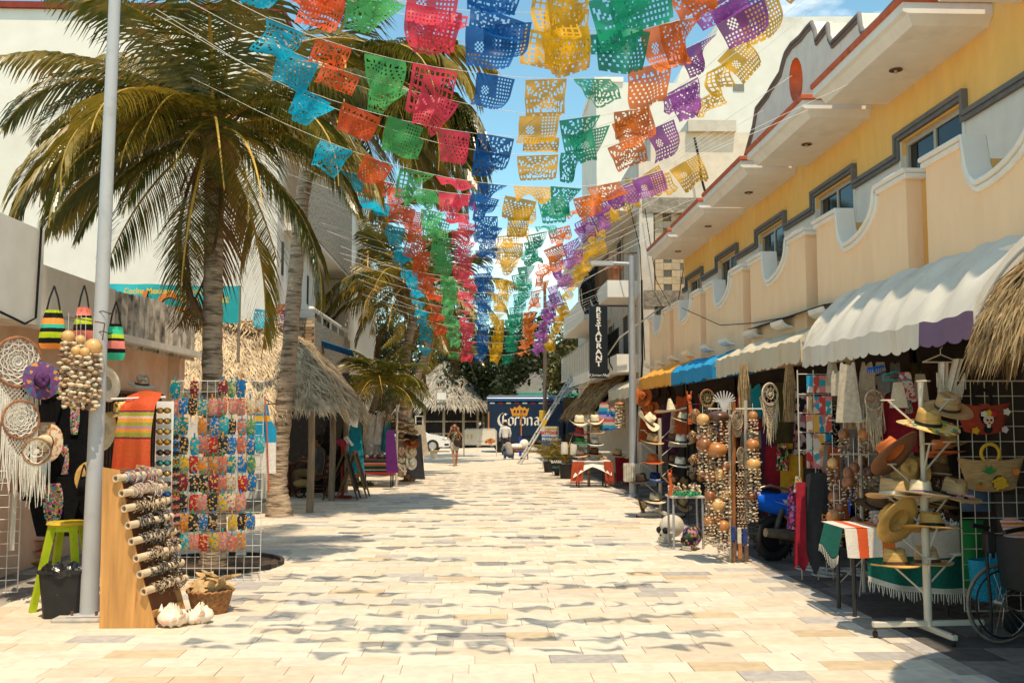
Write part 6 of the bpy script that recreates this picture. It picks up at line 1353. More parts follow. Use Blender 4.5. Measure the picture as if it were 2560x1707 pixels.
for(px,py,g_,m_,fl,lab) in((2110,1085,.062,1,1,'carved brown gourd chime at the upper left of the gourd rack'),(2160,1085,.066,2,1,'orange carved gourd chime under the white straw hat'),(2135,1170,.06,1,1.1,'brown gourd chime in the middle of the gourd rack'),(2122,1205,.075,1,1.0,'pear shaped dark gourd with a second bulge, left of the rack post'),(2172,1180,.06,3,1.1,'dark coconut chime right of the rack post'),(2200,1170,.065,2,1.1,'carved orange gourd chime between rack and straw hats'),(2086,1292,.085,2,.95,'large glossy gourd chime hanging low beside the serape table'),(2140,1305,.07,1,.9,'carved gourd face lying at the back of the serape table'),(2100,1270,.05,1,1,'small gourd chime behind the large glossy one')):
 chime(lab,W(px,py,10.1),g_,m_,.3 if py>1250 else .2,7,.03,.014,.85,fl,'carved gourd chimes')
b=MB();b.ell((0,0,.095),(.06,.06,.07),12,8);put('gourd_neck',b.data('gourd_neck',M_gourd[1],smooth=60),[o for o in bpy.data.objects if o.name.startswith('wind_chime') and o.get('label','').startswith('pear')][0])
pk=thing('display_rack','tall wire rack with rows of printed souvenir cards left of the gourds','display rack',(W(2035,1200,11.1).x,11.1,0))
b=MB()
for px in(1995,2035,2072):x=W(px,1000,11.1).x-pk.location.x;b.tube([(x,0,.0),(x,0,W(px,925,11.1).z)],.008,4)
for py in(935,985,1032,1080,1125):z=W(2040,py,11.1).z;b.tube([(W(1995,1000,11.1).x-pk.location.x,0,z),(W(2072,1000,11.1).x-pk.location.x,0,z)],.005,4)
put('wire_frame',b.data('wire_frame',M_wpaint),pk)
CARD=[printed('card_%d'%i,c,13) for i,c in enumerate(([(.02,.28,.42),(.6,.5,.4),(.02,.3,.5),(.5,.2,.2)],[(.6,.45,.38),(.5,.2,.12),(.65,.55,.45)],[(.5,.08,.06),(.65,.5,.42),(.5,.06,.06)],[(.62,.32,.06),(.6,.5,.4)],[(.65,.6,.52),(.03,.3,.35),(.6,.2,.2)]))]
b=MB();b.box((0,0,0),(.07,.008,.2));cdm=[b.data('card',m_) for m_ in CARD]
cn=['blue','pale pink','red','orange','white']
for ri,py in enumerate((960,1012,1058,1105,1148)):
 for ci,px in enumerate((2030,2047,2062,2078)):
  k=(ri*3+ci*2)%5;o=put('souvenir_card',cdm[k],None,W(px-6,py,11.0-.02*ci),(0,0,U(-.3,.3)));tag(o,'%s souvenir card, %s row and %s place on the wire rack'%(cn[k],ORD[ri],ORD[ci]),'souvenir card','souvenir cards on the rack')
CL={n:mat('cloth_'+n,c,.9,.18,14,.2) for n,c in dict(crimson=(.33,.015,.03),mustard=(.55,.29,.02),charcoal=(.03,.03,.034),grey=(.25,.24,.23),rust=(.48,.10,.03),ecru=(.5,.42,.31),teal=(.01,.13,.17),navy=(.012,.02,.07),olive=(.09,.08,.03),plum=(.08,.02,.06),brown=(.09,.05,.03),white=(.55,.51,.45),turquoise=(.01,.25,.32),purple=(.12,.03,.16)).items()}
M_flor=printed('floral_black',[(.02,.015,.02),(.3,.03,.1),(.05,.05,.25),(.03,.02,.03),(.25,.1,.25)],34)
TANK=[(-.1,0),(-.06,0),(-.05,-.1),(.05,-.1),(.06,0),(.1,0),(.14,-.2),(.15,-.62),(-.15,-.62),(-.14,-.2)]
PANT=[(-.15,0),(.15,0),(.18,-.5),(.17,-1.1),(.04,-1.1),(.01,-.42),(-.03,-1.1),(-.17,-1.1),(-.17,-.5)]
r=garment('tube_dress','mustard yellow dress on a dark waist belt hanging behind the scooter','dress',W(1977,1108,12.6),[(-.13,0),(.13,0),(.15,-.3),(.16,-.95),(.05,-1.0),(-.02,-.75),(-.1,-.98),(-.16,-.9),(-.14,-.3)],CL['mustard'],1,.1,'garments beside the scooter',1,False)
b=MB();b.lathe([(.135,-.13),(.142,-.1),(.135,-.07)],16,None,fn=lambda p,w:Vector((p.x,p.y*.35,p.z)));put('belt',b.data('belt',BANDS['black']),r)
b=text_mb('MI VIDA',.05,facing((.06,-.05,-.48)),.002);put('lettering',b.data('lettering',BANDS['red']),r)
garment('tube_dress','crimson dress hanging left of the mustard dress','dress',W(1940,1115,12.8),PANT,CL['crimson'],.95,.2,'garments beside the scooter',2,False)
garment('top','green and red patterned top between crimson and mustard dresses','top',W(1955,1110,12.5),TANK,printed('parrot_cloth',[(.05,.28,.06),(.5,.06,.05),(.6,.45,.3),(.02,.02,.02)],18),.55,.1,'garments beside the scooter',3,False)
garment('tube_dress','crimson pointed dress on a ring stand right of the scooter','dress',W(2010,1205,10.9),[(-.1,0),(.1,0),(.12,-.3),(.14,-.95),(.04,-.86),(-.02,-1.0),(-.1,-.9),(-.14,-.98),(-.11,-.3)],CL['crimson'],1,0,'garments beside the scooter',4,False)
r=garment('tube_dress','black dress lettered in orange beside the crimson one','dress',W(2043,1188,10.75),[(-.12,0),(-.08,.03),(.08,.03),(.12,0),(.14,-.3),(.17,-1.0),(.02,-.92),(-.05,-1.1),(-.13,-.85),(-.13,-.3)],CL['charcoal'],1.0,0,'garments beside the scooter',5,False)
b=text_mb('DRA',.085,facing((.1,-.06,-.46)),.002,bold=.003);put('lettering',b.data('lettering',mat('print_orange',(.7,.24,.06),.7)),r)
garment('top','dark floral top hanging above the scooter seat end','top',W(1992,1212,10.95),TANK,M_flor,.8,.3,'garments beside the scooter',6,False)
garment('top','teal and yellow printed bandana over the floral top','top',W(1995,1190,10.9),SKIRT,printed('bandana',[(.03,.25,.22),(.6,.4,.1),(.6,.5,.4),(.5,.12,.05)],14),.3,.2,'garments beside the scooter',7,False)
garment('poncho','rust and grey striped poncho hanging between cards and gourds','poncho',W(2082,1110,10.8),DRESS,stripes('poncho_cloth',0,.22,[(0,(.45,.10,.03)),(.4,(.26,.24,.22)),(.6,(.48,.11,.03))]),.85,.2,'garments beside the scooter',8)
garment('dress','black dress with white dots hanging behind the card rack','dress',W(2072,1010,11.4),DRESS,printed('dotted',[(.01,.01,.01),(.01,.01,.01),(.01,.01,.01),(.5,.48,.44)],50),.8,0,'garments beside the scooter',9)
garment('top','black and pink flowered robe left of the card rack','robe',W(2008,975,11.6),DRESS,printed('rose_cloth',[(.015,.012,.015),(.35,.12,.14),(.5,.4,.36),(.02,.015,.02)],12),.75,.2,'garments beside the scooter',10)
for k,(px,py) in enumerate(((2050,1428),(2075,1442),(2030,1425),(2135,1430),(2165,1440))):
 q_=gd(px,py);rs=thing('ring_stand','white wire ring stand on the shaded floor, %s from the left'%ORD[[1,2,0,3,4][k]],'stand',(q_.x,q_.y+.1,0),'wire ring stands');b=MB()
 for r_ in(.17,.1):b.tube([(r_*math.cos(t),r_*math.sin(t),.012) for t in np.linspace(0,6.283,25)],.006,4)
 b.tube([(-.17,0,.012),(.17,0,.012)],.005,4);b.tube([(0,0,.01),(0,0,.55)],.007,5);put('wire_base',b.data('wire_base',M_wire),rs)
sw=gd(1935,1400);sc_=thing('motor_scooter','blue scooter parked tail out between the stalls','scooter',(sw.x,sw.y,0),None,(0,0,R(-74)),1.08)
M_sblue=mat('scooter_blue',(.008,.13,.80),.18,.1,4,0,.1,.6);M_sblk=mat('scooter_black',(.012,.012,.012),.4,.2,9,.05);M_eng=mat('engine_metal',(.09,.08,.07),.5,.3,14,.1,.5);M_exh=mat('exhaust',(.38,.31,.23),.35,.25,9,.05,.7)
def sadd(nm,mb,mt,**k):return put(nm,mb.data(nm,mt,**k),sc_)
rw=.27
def tyre(cy,nm):
 b=MB();b.tube([(0,cy+(rw-.055)*math.cos(t),rw+(rw-.055)*math.sin(t)) for t in np.linspace(0,6.2832,37)],.058,10,None,cap=False);o_=sadd(nm,b,M_tyre,smooth=60)
 b=MB();b.lathe([(0,-.04),(.15,-.04),(.165,-.02),(.165,.02),(.15,.04),(0,.04)],20,None,Matrix.Translation((0,cy,rw))@Matrix.Rotation(R(90),4,'Y'));put('rim',b.data('rim',M_sblk,smooth=50),o_)
 b=MB()
 for k in range(30):a=2*math.pi*k/30;b.box((0,cy+rw*math.cos(a),rw+rw*math.sin(a)),(.075,.022,.02),None,(a+R(90),0,.3*(1 if k%2 else-1)))
 put('tread',b.data('tread',M_tyre),o_);o_.children[-1]['kind']='stuff'
tyre(0,'wheel');tyre(1.25,'wheel')
b=MB()
def body(u,v):
 t=u;y=-.28+1.0*t;a=math.pi*(v-.5);w_=.06+.11*math.sin(math.pi*min(1,.15+t*.7));zc_=.74-.16*t;hh=.05+.13*math.sin(math.pi*min(1,.1+.6*t));return(w_*math.cos(a)*1,y,zc_+hh*math.sin(a))
b.sheet(body,14,10);b.sheet(lambda u,v:(-body(u,v)[0],body(u,v)[1],body(u,v)[2]),14,10);sadd('tail_body',b,M_sblue,smooth=60)
b=MB()
for s in(-1,1):b.sheet(lambda u,v:(s*(.174-.02*v*v),.0+.42*u-.1*v,.70+.03*v-.10*u-.05*v*u),6,2)
sadd('decal',b,mat('decal_white',(.6,.62,.68),.3))
b=MB();b.add([(s*.178,y,z) for s in(1,) for y,z in((.1,.70),(.5,.60),(.46,.575),(.2,.64))],[(0,1,2,3)]);b.add([(.178,y,z) for y,z in((0.02,.745),(.26,.705),(.24,.66),(.04,.70))],[(0,1,2,3)])
sadd('decal',b,MATS['decal_white'])
b=MB();b.sheet(lambda u,v:((v-.5)*(.2+.06*u),-.2+1.0*u,.86-.12*u+.05*math.sin(math.pi*v)-.03*math.sin(u*5)),12,8);b.sheet(lambda u,v:((v-.5)*(.2+.06*u),-.2+1.0*u,.80-.14*u),12,2);sadd('seat',b,M_sblk,smooth=60)
b=MB()
for s in(-1,1):b.tube([(s*.07,-.3,.86),(s*.13,-.12,.91),(s*.15,.1,.86),(s*.13,.2,.8)],.016,7)
b.tube([(-.07,-.3,.86),(.07,-.3,.86)],.016,7);sadd('grab_rail',b,M_exh,smooth=60)
b=MB();b.ell((0,-.30,.76),(.07,.04,.035),12,7);sadd('tail_light',b,mat('tail_red',(.42,.02,.015),.15,.1,4,0,spec=.6),smooth=60)
b=MB();b.sheet(lambda u,v:((u-.5)*.14,-.28-.14*v,.68-.28*v),4,4);sadd('mudguard',b,M_sblk,solid=.01)
b=MB();b.box((0,-.36,.52),(.16,.012,.12),None,(R(-25),0,0));sadd('number_plate',b,mat('plate',(.5,.48,.44),.5))
b=MB();b.tube([(.17,-.22,.36),(.18,.05,.33),(.18,.28,.27)],[.052,.062,.05],12);b.tube([(.18,.28,.27),(.15,.5,.2)],.02,7);sadd('exhaust',b,M_exh,smooth=60)
b=MB();b.box((-.02,.3,.3),(.22,.5,.2));b.ell((-.02,.25,.36),(.13,.16,.13),10,7);b.tube([(-.12,0,rw),(-.12,.45,.32)],.05,8);sadd('engine',b,M_eng,smooth=40)
b=MB();b.tube([(.12,-.05,.35),(.12,.05,.62)],.035,10);b.tube([(-.12,-.02,.35),(-.12,.08,.62)],.03,10);sadd('shock_absorber',b,M_eng)
b=MB();b.bb((-.17,.62,.28),(.17,1.0,.34));b.sheet(lambda u,v:((u-.5)*.36*(1-.3*v),1.02+.14*v-.2*(2*u-1)**2*.4,.32+.62*v),8,8);sadd('leg_shield',b,M_sblue,smooth=60,solid=.012)
b=MB();b.tube([(0,1.25,rw),(0,1.12,.6),(0,1.08,.98)],.025,7);b.tube([(-.32,1.0,1.02),(0,1.08,1.0),(.32,1.0,1.02)],.014,6);sadd('handlebar',b,M_sblk)
b=MB();b.tube([(-.1,.25,.2),(-.24,.4,.02)],.012,5);sadd('side_stand',b,M_eng)
CY=12.5;cr_=thing('display_rack','narrow wooden rack crowded with gourd chimes, shells and bead strings left of the scooter','display rack',tuple(gd(1835,1408)))
def cpt(px,py,dY=0):return W(px,py,CY+dY)
b=MB()
for px in(1827,1867):b.tube([cpt(px,1408),cpt(px-3,1000)],.022,4)
b.build('post',M_wpaint,cr_);b=MB();b.tube([cpt(1836,1404,-.05),cpt(1834,1005,-.05)],.024,4);b.build('post',mat('varnished_lath',(.42,.17,.06),.5,.2,5,.1),cr_)
b=MB()
for py in(1022,1155,1268):b.tube([cpt(1770,py),cpt(1905,py)],.01,4)
b.build('cross_bar',M_wpaint,cr_)
b=MB();b.tube([cpt(1810,1412,-.1),cpt(1900,1409,-.1)],.014,5);b.tube([cpt(1790,1396),cpt(1880,1400)],.014,5);b.build('foot',mat('pale_lath',(.5,.37,.22),.8),cr_)
GP=[(1796,1042,.12,3,.55,'wide dark coconut half at the top of the wooden chime rack'),(1757,1048,.07,0,.9,'pale gourd behind the wide dark coconut half'),(1760,1112,.085,1,.95,'brown gourd left of the carved pumpkin gourd'),(1791,1124,.115,2,.72,'orange gourd carved with a triangular pumpkin face'),(1778,1186,.08,1,.95,'dark gourd behind the glossy one at mid rack'),(1796,1184,.078,0,.95,'glossy pale gourd in the middle of the chime rack'),(1811,1168,.06,1,1,'small brown gourd right of the glossy mid rack gourd'),(1775,1240,.06,1,1.1,'brown gourd at the lower left of the chime rack'),(1812,1235,.07,0,.95,'golden gourd at the lower right of the chime rack'),(1792,1262,.085,0,.95,'round golden gourd above the bottom row'),(1772,1300,.06,2,1,'small orange gourd low on the left of the rack'),(1808,1315,.07,2,.95,'carved orange gourd above the bottom shells'),(1790,1292,.065,2,.95,'carved gourd between the two lowest gourds'),(1882,1040,.055,2,1,'small smiling gourd at the top right of the chime rack'),(1881,1112,.075,2,.9,'gourd with carved leaf right of the rack post'),(1883,1160,.08,0,.9,'pale carved gourd right of the rack post'),(1880,1240,.06,1,.9,'dark gourd right of the rack post just above the scooter')]
for k,(px,py,g_,m_,fl,lab) in enumerate(GP):
 chime(lab,cpt(px,py,-.12-.015*(k%4)),g_*1.22,m_,.36 if py<1200 else .3,8,.034,.017,.3,fl,'chimes on the wooden rack',.1)
o=[q for q in bpy.data.objects if q.get('label','').startswith('orange gourd carved')][0]
b=MB()
for sx in(-1,1):b.add([(sx*.045-.022,-.112,.02),(sx*.045+.022,-.112,.02),(sx*.045,-.108,.055)],[(0,1,2)]);
b.add([(-.012,-.119,.0),(.012,-.119,.0),(0,-.118,.018)],[(0,1,2)]);b.add([(-.05,-.112,-.02),(.05,-.112,-.02),(.02,-.108,-.045),(-.02,-.108,-.045)],[(0,1,2,3)]);put('carved_face',b.data('carved_face',M_iron),o)
dreamcatcher('tall oval crochet panel hung on the wooden chime rack',cpt(1843,1050,-.1),.12,.7,.1,.3,mat('dark_crochet',(.36,.28,.18),.9,.3,40,.3),MATS['dark_crochet'],6,16,False,'woven dream catchers')
dreamcatcher('smaller oval crochet panel below the tall one on the rack',cpt(1852,1135,-.1),.085,.7,.1,.3,MATS['dark_crochet'],MATS['dark_crochet'],5,14,False,'woven dream catchers')
dreamcatcher('dark ring with a woven tree of life above the carved masks',W(1768,995,14.5),.13,.4,0,.1,mat('gold_fibre',(.3,.23,.1),.9,.2),M_hoop,2,12,False,'woven dream catchers')
b=MB()
for k in range(11):
 a=math.pi*k/10;b.tube([(0,0,-.16),(.06*math.cos(a),0,.0),(.15*math.cos(a),0,.02+.13*math.sin(a))],[.018,.012,.008],5)
b.bb((-.17,-.01,-.19),(.17,.01,-.16));tag(put('coral_ornament',b.data('coral_ornament',mat('silver_grey',(.5,.49,.47),.5)),None,cpt(1810,1005,-.1)),'pale grey branching tree ornament on top of the chime rack','ornament')
for k in range(9):
 px=1842+k*3;o=put('bead_string',strand(1.0,.03,.013,k,.6),None,cpt(px,1180-10*(k%3),-.09));tag(o,'string of dark wooden beads on the chime rack, %s from the left'%ORD[k],'bead string','bead strings')
BW=[mat('charm_%d'%i,c,.6,.2,20) for i,c in enumerate(((.02,.05,.2),(.6,.55,.45),(.4,.15,.05),(.15,.08,.05)))]
for k,(px,py) in enumerate(((1833,1335),(1848,1338),(1862,1342),(1836,1370),(1850,1376),(1866,1384))):
 b=MB();b.box((0,0,0),(.05,.03,.2));b.lathe([(0,-.016),(.025,-.016),(.025,-.02),(0,-.02)],10,None,Matrix.Rotation(R(90),4,'X'));tag(put('wooden_plaque',b.data('wooden_plaque',BW[[0,1,0,3,2,3][k]],bevel=.004),None,cpt(px,py,-.13)),'%s painted wooden plaque, %s of the row at the foot of the chime rack'%(['blue','white','navy','dark','rust','brown'][k],ORD[k]),'plaque','wooden plaques')
def skull(label,pos,s,yaw,mt,painted=False):
 r=thing('skull',label,'skull ornament',tuple(pos),None,(0,0,yaw),s);b=MB()
 b.ell((0,.03,.17),(.115,.15,.125),18,12,None,fn=lambda v:Vector((v.x*(1-.25*max(0,-v.z)*(v.y<0)),v.y,v.z)))
 b.ell((0,-.055,.085),(.075,.075,.085),14,9);b.box((0,-.075,.03),(.11,.085,.05));b.ell((-.085,-.05,.1),(.03,.05,.02),8,6);b.ell((.085,-.05,.1),(.03,.05,.02),8,6);put('cranium',b.data('cranium',mt,smooth=60),r)
 b=MB()
 for sx in(-1,1):b.ell((sx*.048,-.108,.135),(.038,.03,.036),10,7)
 b.add([(-.015,-.135,.075),(.015,-.135,.075),(0,-.128,.11)],[(0,1,2)]);put('eye_socket',b.data('eye_socket',mat('socket',(.02,.015,.012),.9),smooth=60),r)
 b=MB()
 for k in range(8):
  x=-.045+.013*k;b.box((x,-.122,.048),(.011,.014,.022));b.box((x,-.122,.022),(.011,.014,.022))
 put('teeth',b.data('teeth',mat('teeth',(.62,.55,.42),.5)),r)
 return r
k1=gd(1680,1358);k2=gd(1733,1377)
skull('large white cracked stone skull on the pavement below the hat rack',(k1.x,k1.y+.16,0),1.38,R(-58),mat('white_stone',(.60,.54,.43),.8,.15,6,.5,dirt=(.16,.13,.1),dscale=7,dlo=.6,dhi=.68))
r=skull('smaller black skull covered in painted flowers right of the white skull',(k2.x,k2.y+.12,0),1.15,R(-40),printed('skull_paint',[(.02,.02,.02),(.45,.15,.25),(.02,.02,.02),(.3,.2,.05),(.03,.1,.05),(.02,.02,.02),(.2,.08,.3)],30))
tq=gd(1745,1380);TQ=Vector((tq.x-.06,tq.y+.5,0));st_=thing('side_table','small grey legged table of shell crafts behind the painted skull','table',tuple(TQ));zt_=W(1745,1240,TQ.y).z
b=MB();b.box((0,0,zt_),(.5,.45,.025));put('table_top',b.data('table_top',mat('grey_top',(.5,.48,.42),.6),bevel=.004),st_)
for sx in(-1,1):
 for sy in(-1,1):b=MB();b.tube([(sx*.21,sy*.18,0),(sx*.21,sy*.18,zt_-.013)],.016,6);put('leg',b.data('leg',M_pole),st_)
for k in range(10):
 b=MB();x,y=-.2+.044*k,U(-.18,.1);rg=random.Random(k)
 for j in range(9):b.ell((rg.uniform(-.03,.03),rg.uniform(-.03,.03),.03+.018*j*rg.random()),(.022,.02,.024),6,4)
 o=put('shell_figure',b.data('shell_figure',M_shell[k%3],smooth=60),None,TQ+Vector((x,y,zt_+.013)));tag(o,'%s glued shell figure on the small craft table, %s from the left'%(('cream','tan','dark')[k%3],ORD[k]),'shell figure','shell figures on the craft table')
b=MB()
for k in range(26):x,y=U(-.14,.16),U(-.2,-.05);b.tube([(x,y,.02),(x+U(-.06,.06),y+U(-.03,.03),U(.03,.09)),(x+U(-.1,.1),y+U(-.05,.02),.02)],.012,5)
tag(put('bracelet_heap',b.data('bracelet_heap',mat('emerald_cord',(.02,.25,.1),.7,.3,9)),None,TQ+Vector((0,-.05,zt_+.01))),'heap of emerald green cord bracelets on the small craft table','bracelets')
b=MB();b.tube([(0,0,0),(.02,0,.16),(0,0,.3)],[.035,.028,.02],7);b.ell((0,0,.33),(.035,.03,.045),8,6);b.tube([(-.02,0,.36),(-.03,0,.42)],.01,4);b.tube([(.02,0,.36),(.03,0,.42)],.01,4)
od=b.data('carved_figure',mat('orange_lacquer',(.55,.11,.03),.4,.2,20),smooth=60)
tag(put('carved_figure',od,None,TQ+Vector((-.24,-.1,zt_+.01)),None,.9),'bright orange carved animal figure at the left of the craft table','figurine');
tag(put('carved_figure',od,None,W(1724,1060,15.8),None,1.3),'tall red carved devil figure hanging on the mask grid','figurine')
MG=15.6
grid_panel('wire_rack','dark wire grid of carved wooden masks between hat rack and chimes',(W(1722,1300,MG).x,MG,0),.85,W(1722,1010,MG).z,7,14,mt=M_iron)
MK=[printed('mask_wood_%d'%i,c,60,gloss=.5,rough=.4) for i,c in enumerate(([(.2,.09,.03),(.4,.2,.06),(.03,.02,.015),(.35,.14,.04)],[(.02,.018,.016),(.12,.07,.03),(.02,.018,.016)],[(.35,.1,.03),(.5,.28,.05),(.05,.02,.02),(.02,.1,.1)]))]
mkm=[]
for m_ in MK:
 b=MB();b.ell((0,0,0),(.085,.05,.115),14,10,None,fn=lambda v:Vector((v.x*(1-.2*max(0,-v.z)),v.y,v.z)));b.tube([(0,-.045,.03),(0,-.075,-.01),(0,-.05,-.025)],[.012,.02,.018],6);b.ell((0,-.042,-.06),(.035,.02,.013),8,5)
 for sx in(-1,1):b.ell((sx*.032,-.042,.03),(.02,.015,.012),8,5);b.ell((sx*.09,0,.0),(.02,.015,.04),6,5)
 mkm.append(b.data('mask',m_,smooth=60))
for k,(px,py) in enumerate(((1738,1040),(1752,1070),(1732,1092),(1755,1098),(1734,1150),(1755,1140),(1734,1182),(1752,1190),(1735,1218),(1775,1030),(1780,1085))):
 o=put('carved_mask',mkm[[0,1,2,0,2,1,1,0,1,1,2][k]],None,W(px,py,MG-.06),None,U(.8,1.1));tag(o,'%s carved wooden mask, %s from the top of the dark grid'%(['tan','black','painted'][[0,1,2,0,2,1,1,0,1,1,2][k]],ORD[k]),'carved mask','carved wooden masks')
h2=gd(1652,1292);H2Y=h2.y;r2_=thing('hat_rack','cream hat rack on the pavement edge topped by a tall sombrero','hat rack',(h2.x,H2Y,0))
zt2=W(1655,1045,H2Y).z
b=MB();b.tube([(0,0,0),(0,0,zt2)],.035,8);put('post',b.data('post',M_wpaint,smooth=60),r2_)
b=MB();b.box((0,0,.05),(.9,.06,.05));b.box((0,0,.105),(.06,.9,.05));put('base_bar',b.data('base_bar',M_wpaint),r2_)
for x,y in((-.44,0),(.44,0),(0,-.44),(0,.44)):
 b=MB();b.ell((x,y,.025),(.035,.02,.025),8,6);put('castor',b.data('castor',M_tyre),r2_)
disc_tree(r2_,None,[(W(1655,py,H2Y).z,a,.33) for py,a in((1075,2.6),(1065,.4),(1108,2.9),(1108,.2),(1158,2.9),(1160,.3),(1205,2.8),(1212,.3),(1255,3.0),(1262,.2))],M_wpaint)
h2g='hats on the cream rack'
def h2p(px,py,dY=0):return W(px,py,H2Y+dY)
for a in((1678,1028,'sombrero','cream','multi',1.0,(R(-4),R(-6),.3),'tall pointed straw sombrero on top of the cream hat rack'),(1618,1055,'cowboy','cream','brown',1.25,(R(28),R(34),R(25)),'big pale cowboy hat tipped sideways at the top left of the cream rack'),(1706,1050,'fedora','cream','black',1.15,(R(5),R(12),0),'cream hat with black band at the top right of the cream rack'),(1630,1105,'fedora','tan','brown',1.2,(R(4),R(8),0),'tan hat with red tag, second on the left of the cream rack'),(1702,1106,'fedora','white','black',1.15,(R(3),R(2),0),'white hat with studded band, second on the right of the cream rack'),(1631,1155,'fedora','rust','red',1.15,(R(3),R(2),0),'orange felt hat on the left of the cream rack'),(1700,1163,'fedora','white','black',1.15,(R(3),R(5),0),'plain white hat under the studded one on the cream rack'),(1603,1203,'fedora','dark','black',1.15,(R(2),R(-6),0),'black hat at the far left of the cream rack'),(1637,1200,'fedora','navy','white',1.1,(R(4),R(2),0),'navy blue hat beside the black one'),(1680,1205,'fedora','brown','black',1.2,(R(10),R(25),0),'dark brown hat tilted right of the cream rack post'),(1706,1212,'cowboy','tan','black',1.0,(R(10),R(28),.2),'tan cowboy hat with ribbon below the dark brown hat'),(1637,1252,'fedora','cream','black',1.15,(R(4),R(2),0),'cream hat with black cord, lowest on the left of the cream rack'),(1603,1262,'fedora','tan','brown',.85,(R(70),R(20),R(60)),'tan hat hanging edge on at the lowest left'),(1703,1262,'cowboy','tan','brown',1.05,(R(15),R(30),0),'tan cowboy hat, lowest on the right of the cream rack'),(1684,1155,'fedora','brown','black',.95,(R(4),0,0),'small brown hat behind the plain white hat'),(1682,1100,'fedora','brown','brown',.95,(R(4),0,0),'small brown hat behind the studded white hat')):
 px,py,sty,c,bd,s,rt,lab=a;hat(lab,h2p(px,py,-.12 if s>1 else .15),sty,c,bd,s*1.02,rt,h2g)
for k,(px,py,s,c,lab) in enumerate(((1607,990,1.2,'rust','orange trimmed round hat hung high under the yellow orange awning'),(1640,982,1.5,'dark','big black rimmed hat hung high under the yellow orange awning'),(1628,1020,1.0,'rust','orange felt hat hung behind the sombrero'),(1668,985,1.1,'dark','dark hat hung under the blue awning edge'))):
 hat(lab,W(px,py,23.6),'wide',c,'brown',s*.9,(R(85),0,R(-15)))
p2=gd(1584,1240);lp2=thing('lamp_pole','galvanised lamp pole with a side arm in front of the yellow orange awning','pole',(p2.x,p2.y,0));zt3=W(1588,640,p2.y).z
b=MB();b.tube([(0,0,0),(0,0,zt3*.45),(0,0,zt3)],[.105,.085,.07],16);put('shaft',b.data('shaft',M_pole,smooth=60),lp2)
b=MB();b.tube([(0,0,zt3-.2),(-.6,0,zt3-.18)],.05,8);b.box((-.72,0,zt3-.19),(.55,.18,.1));put('lamp_arm',b.data('lamp_arm',M_lpole),lp2)
b=MB();b.lathe([(0,.06),(.16,.055),(.18,0)],16,None,Matrix.Translation((0,0,.0)));put('base_plate',b.data('base_plate',M_pole),lp2)
b=MB();q_=W(1580,1180,p2.y-.15);b.box(q_,(.4,.12,.42));
for k in range(7):b.box(q_+Vector((-.17+.055*k,-.075,-.02)),(.045,.03,.4))
tag(b.build('leaflet_rack',mat('leaflets',(.55,.5,.4),.7,.25,9,dirt=(.2,.3,.12),dscale=6,dlo=.6,dhi=.7)),'white leaflet rack tied to the galvanised lamp pole','leaflet rack')
b=MB();b.tube([W(1445,945+50,29),W(1548,845,25.5),W(1650,770,24.8)],.02,5);tag(b.build('awning_strut',M_wpaint),'long white strut slanting up behind the galvanised lamp pole','strut')
H3Y=26.2;r3_=thing('hat_rack','wooden hat stand behind the white clothed table','hat rack',(W(1472,1180,H3Y).x,H3Y,0));b=MB();b.tube([(0,0,0),(0,0,W(1472,1062,H3Y).z)],.04,7);put('post',b.data('post',mat('stand_wood',(.3,.17,.08),.7)),r3_)
disc_tree(r3_,None,[(W(1472,py,H3Y).z,a,.36) for py,a in((1062,2.8),(1060,.3),(1085,2.9),(1082,.2),(1105,2.9),(1108,.3),(1135,2.9),(1132,.3))],M_wire)
for a in((1448,1058,'cowboy','cream','brown',1.5,'pale cowboy hat at the top left of the wooden hat stand'),(1487,1055,'cowboy','cream','brown',1.35,'cream cowboy hat at the top right of the wooden hat stand'),(1448,1085,'fedora','red','multi',1.35,'red and blue embroidered hat on the wooden hat stand'),(1488,1080,'fedora','tan','white',1.35,'grey tan hat with white brim on the wooden hat stand'),(1450,1107,'fedora','green','white',1.35,'bright green hat on the wooden hat stand'),(1486,1110,'fedora','white','black',1.3,'white hat with black pattern on the wooden hat stand'),(1452,1138,'fedora','pink','brown',1.3,'pinkish straw hat standing at the left of the white cloth'),(1485,1135,'fedora','brown','black',1.3,'brown felt hat standing behind the white cloth'),(1543,1138,'fedora','tan','black',1.3,'dark tan hat at the far right end of the white table')):
 px,py,sty,c,bd,s,lab=a;hat(lab,W(px,py,H3Y-.1),sty,c,bd,s*1.05,(R(4),R(U(-6,6)),0),'hats on the wooden stand')
T3=gd(1480,1218);t3=thing('table','folding table with a crooked white cloth on the right pavement edge','table',(T3.x,T3.y+.25,0));z3=W(1480,1152,T3.y+.2).z
b=MB();b.box((0,0,z3),(.95,.7,.03));put('table_top',b.data('table_top',M_white),t3)
for sx in(-1,1):
 for sy in(-1,1):b=MB();b.tube([(sx*.36,sy*.28,0),(sx*.36,sy*.28,z3)],.022,6);put('leg',b.data('leg',MATS['dark_steel']),t3)
b=MB();b.tube([(-.36,-.28,.35),(.36,-.28,.35)],.016,5);put('stretcher',b.data('stretcher',MATS['dark_steel']),t3)
tc3=thing('tablecloth','white cloth over rust red cloth draped on the far folding table','tablecloth',(T3.x,T3.y+.25,z3))
def wc_(u,v):
 x=-.5+1.0*u;y=-.4+.8*v;z=.022;fr=max(0,.18-v)/.18
 return(x*(1+.04*fr),y,z-fr*(.16+.30*abs(2*u-1)**1.2*(1.0 if u<.5 else .8)))
b=MB();b.sheet(wc_,20,14);put('white_cloth',b.data('white_cloth',mat('white_linen',(.74,.70,.62),.9,.05,20,.1),smooth=60),tc3)
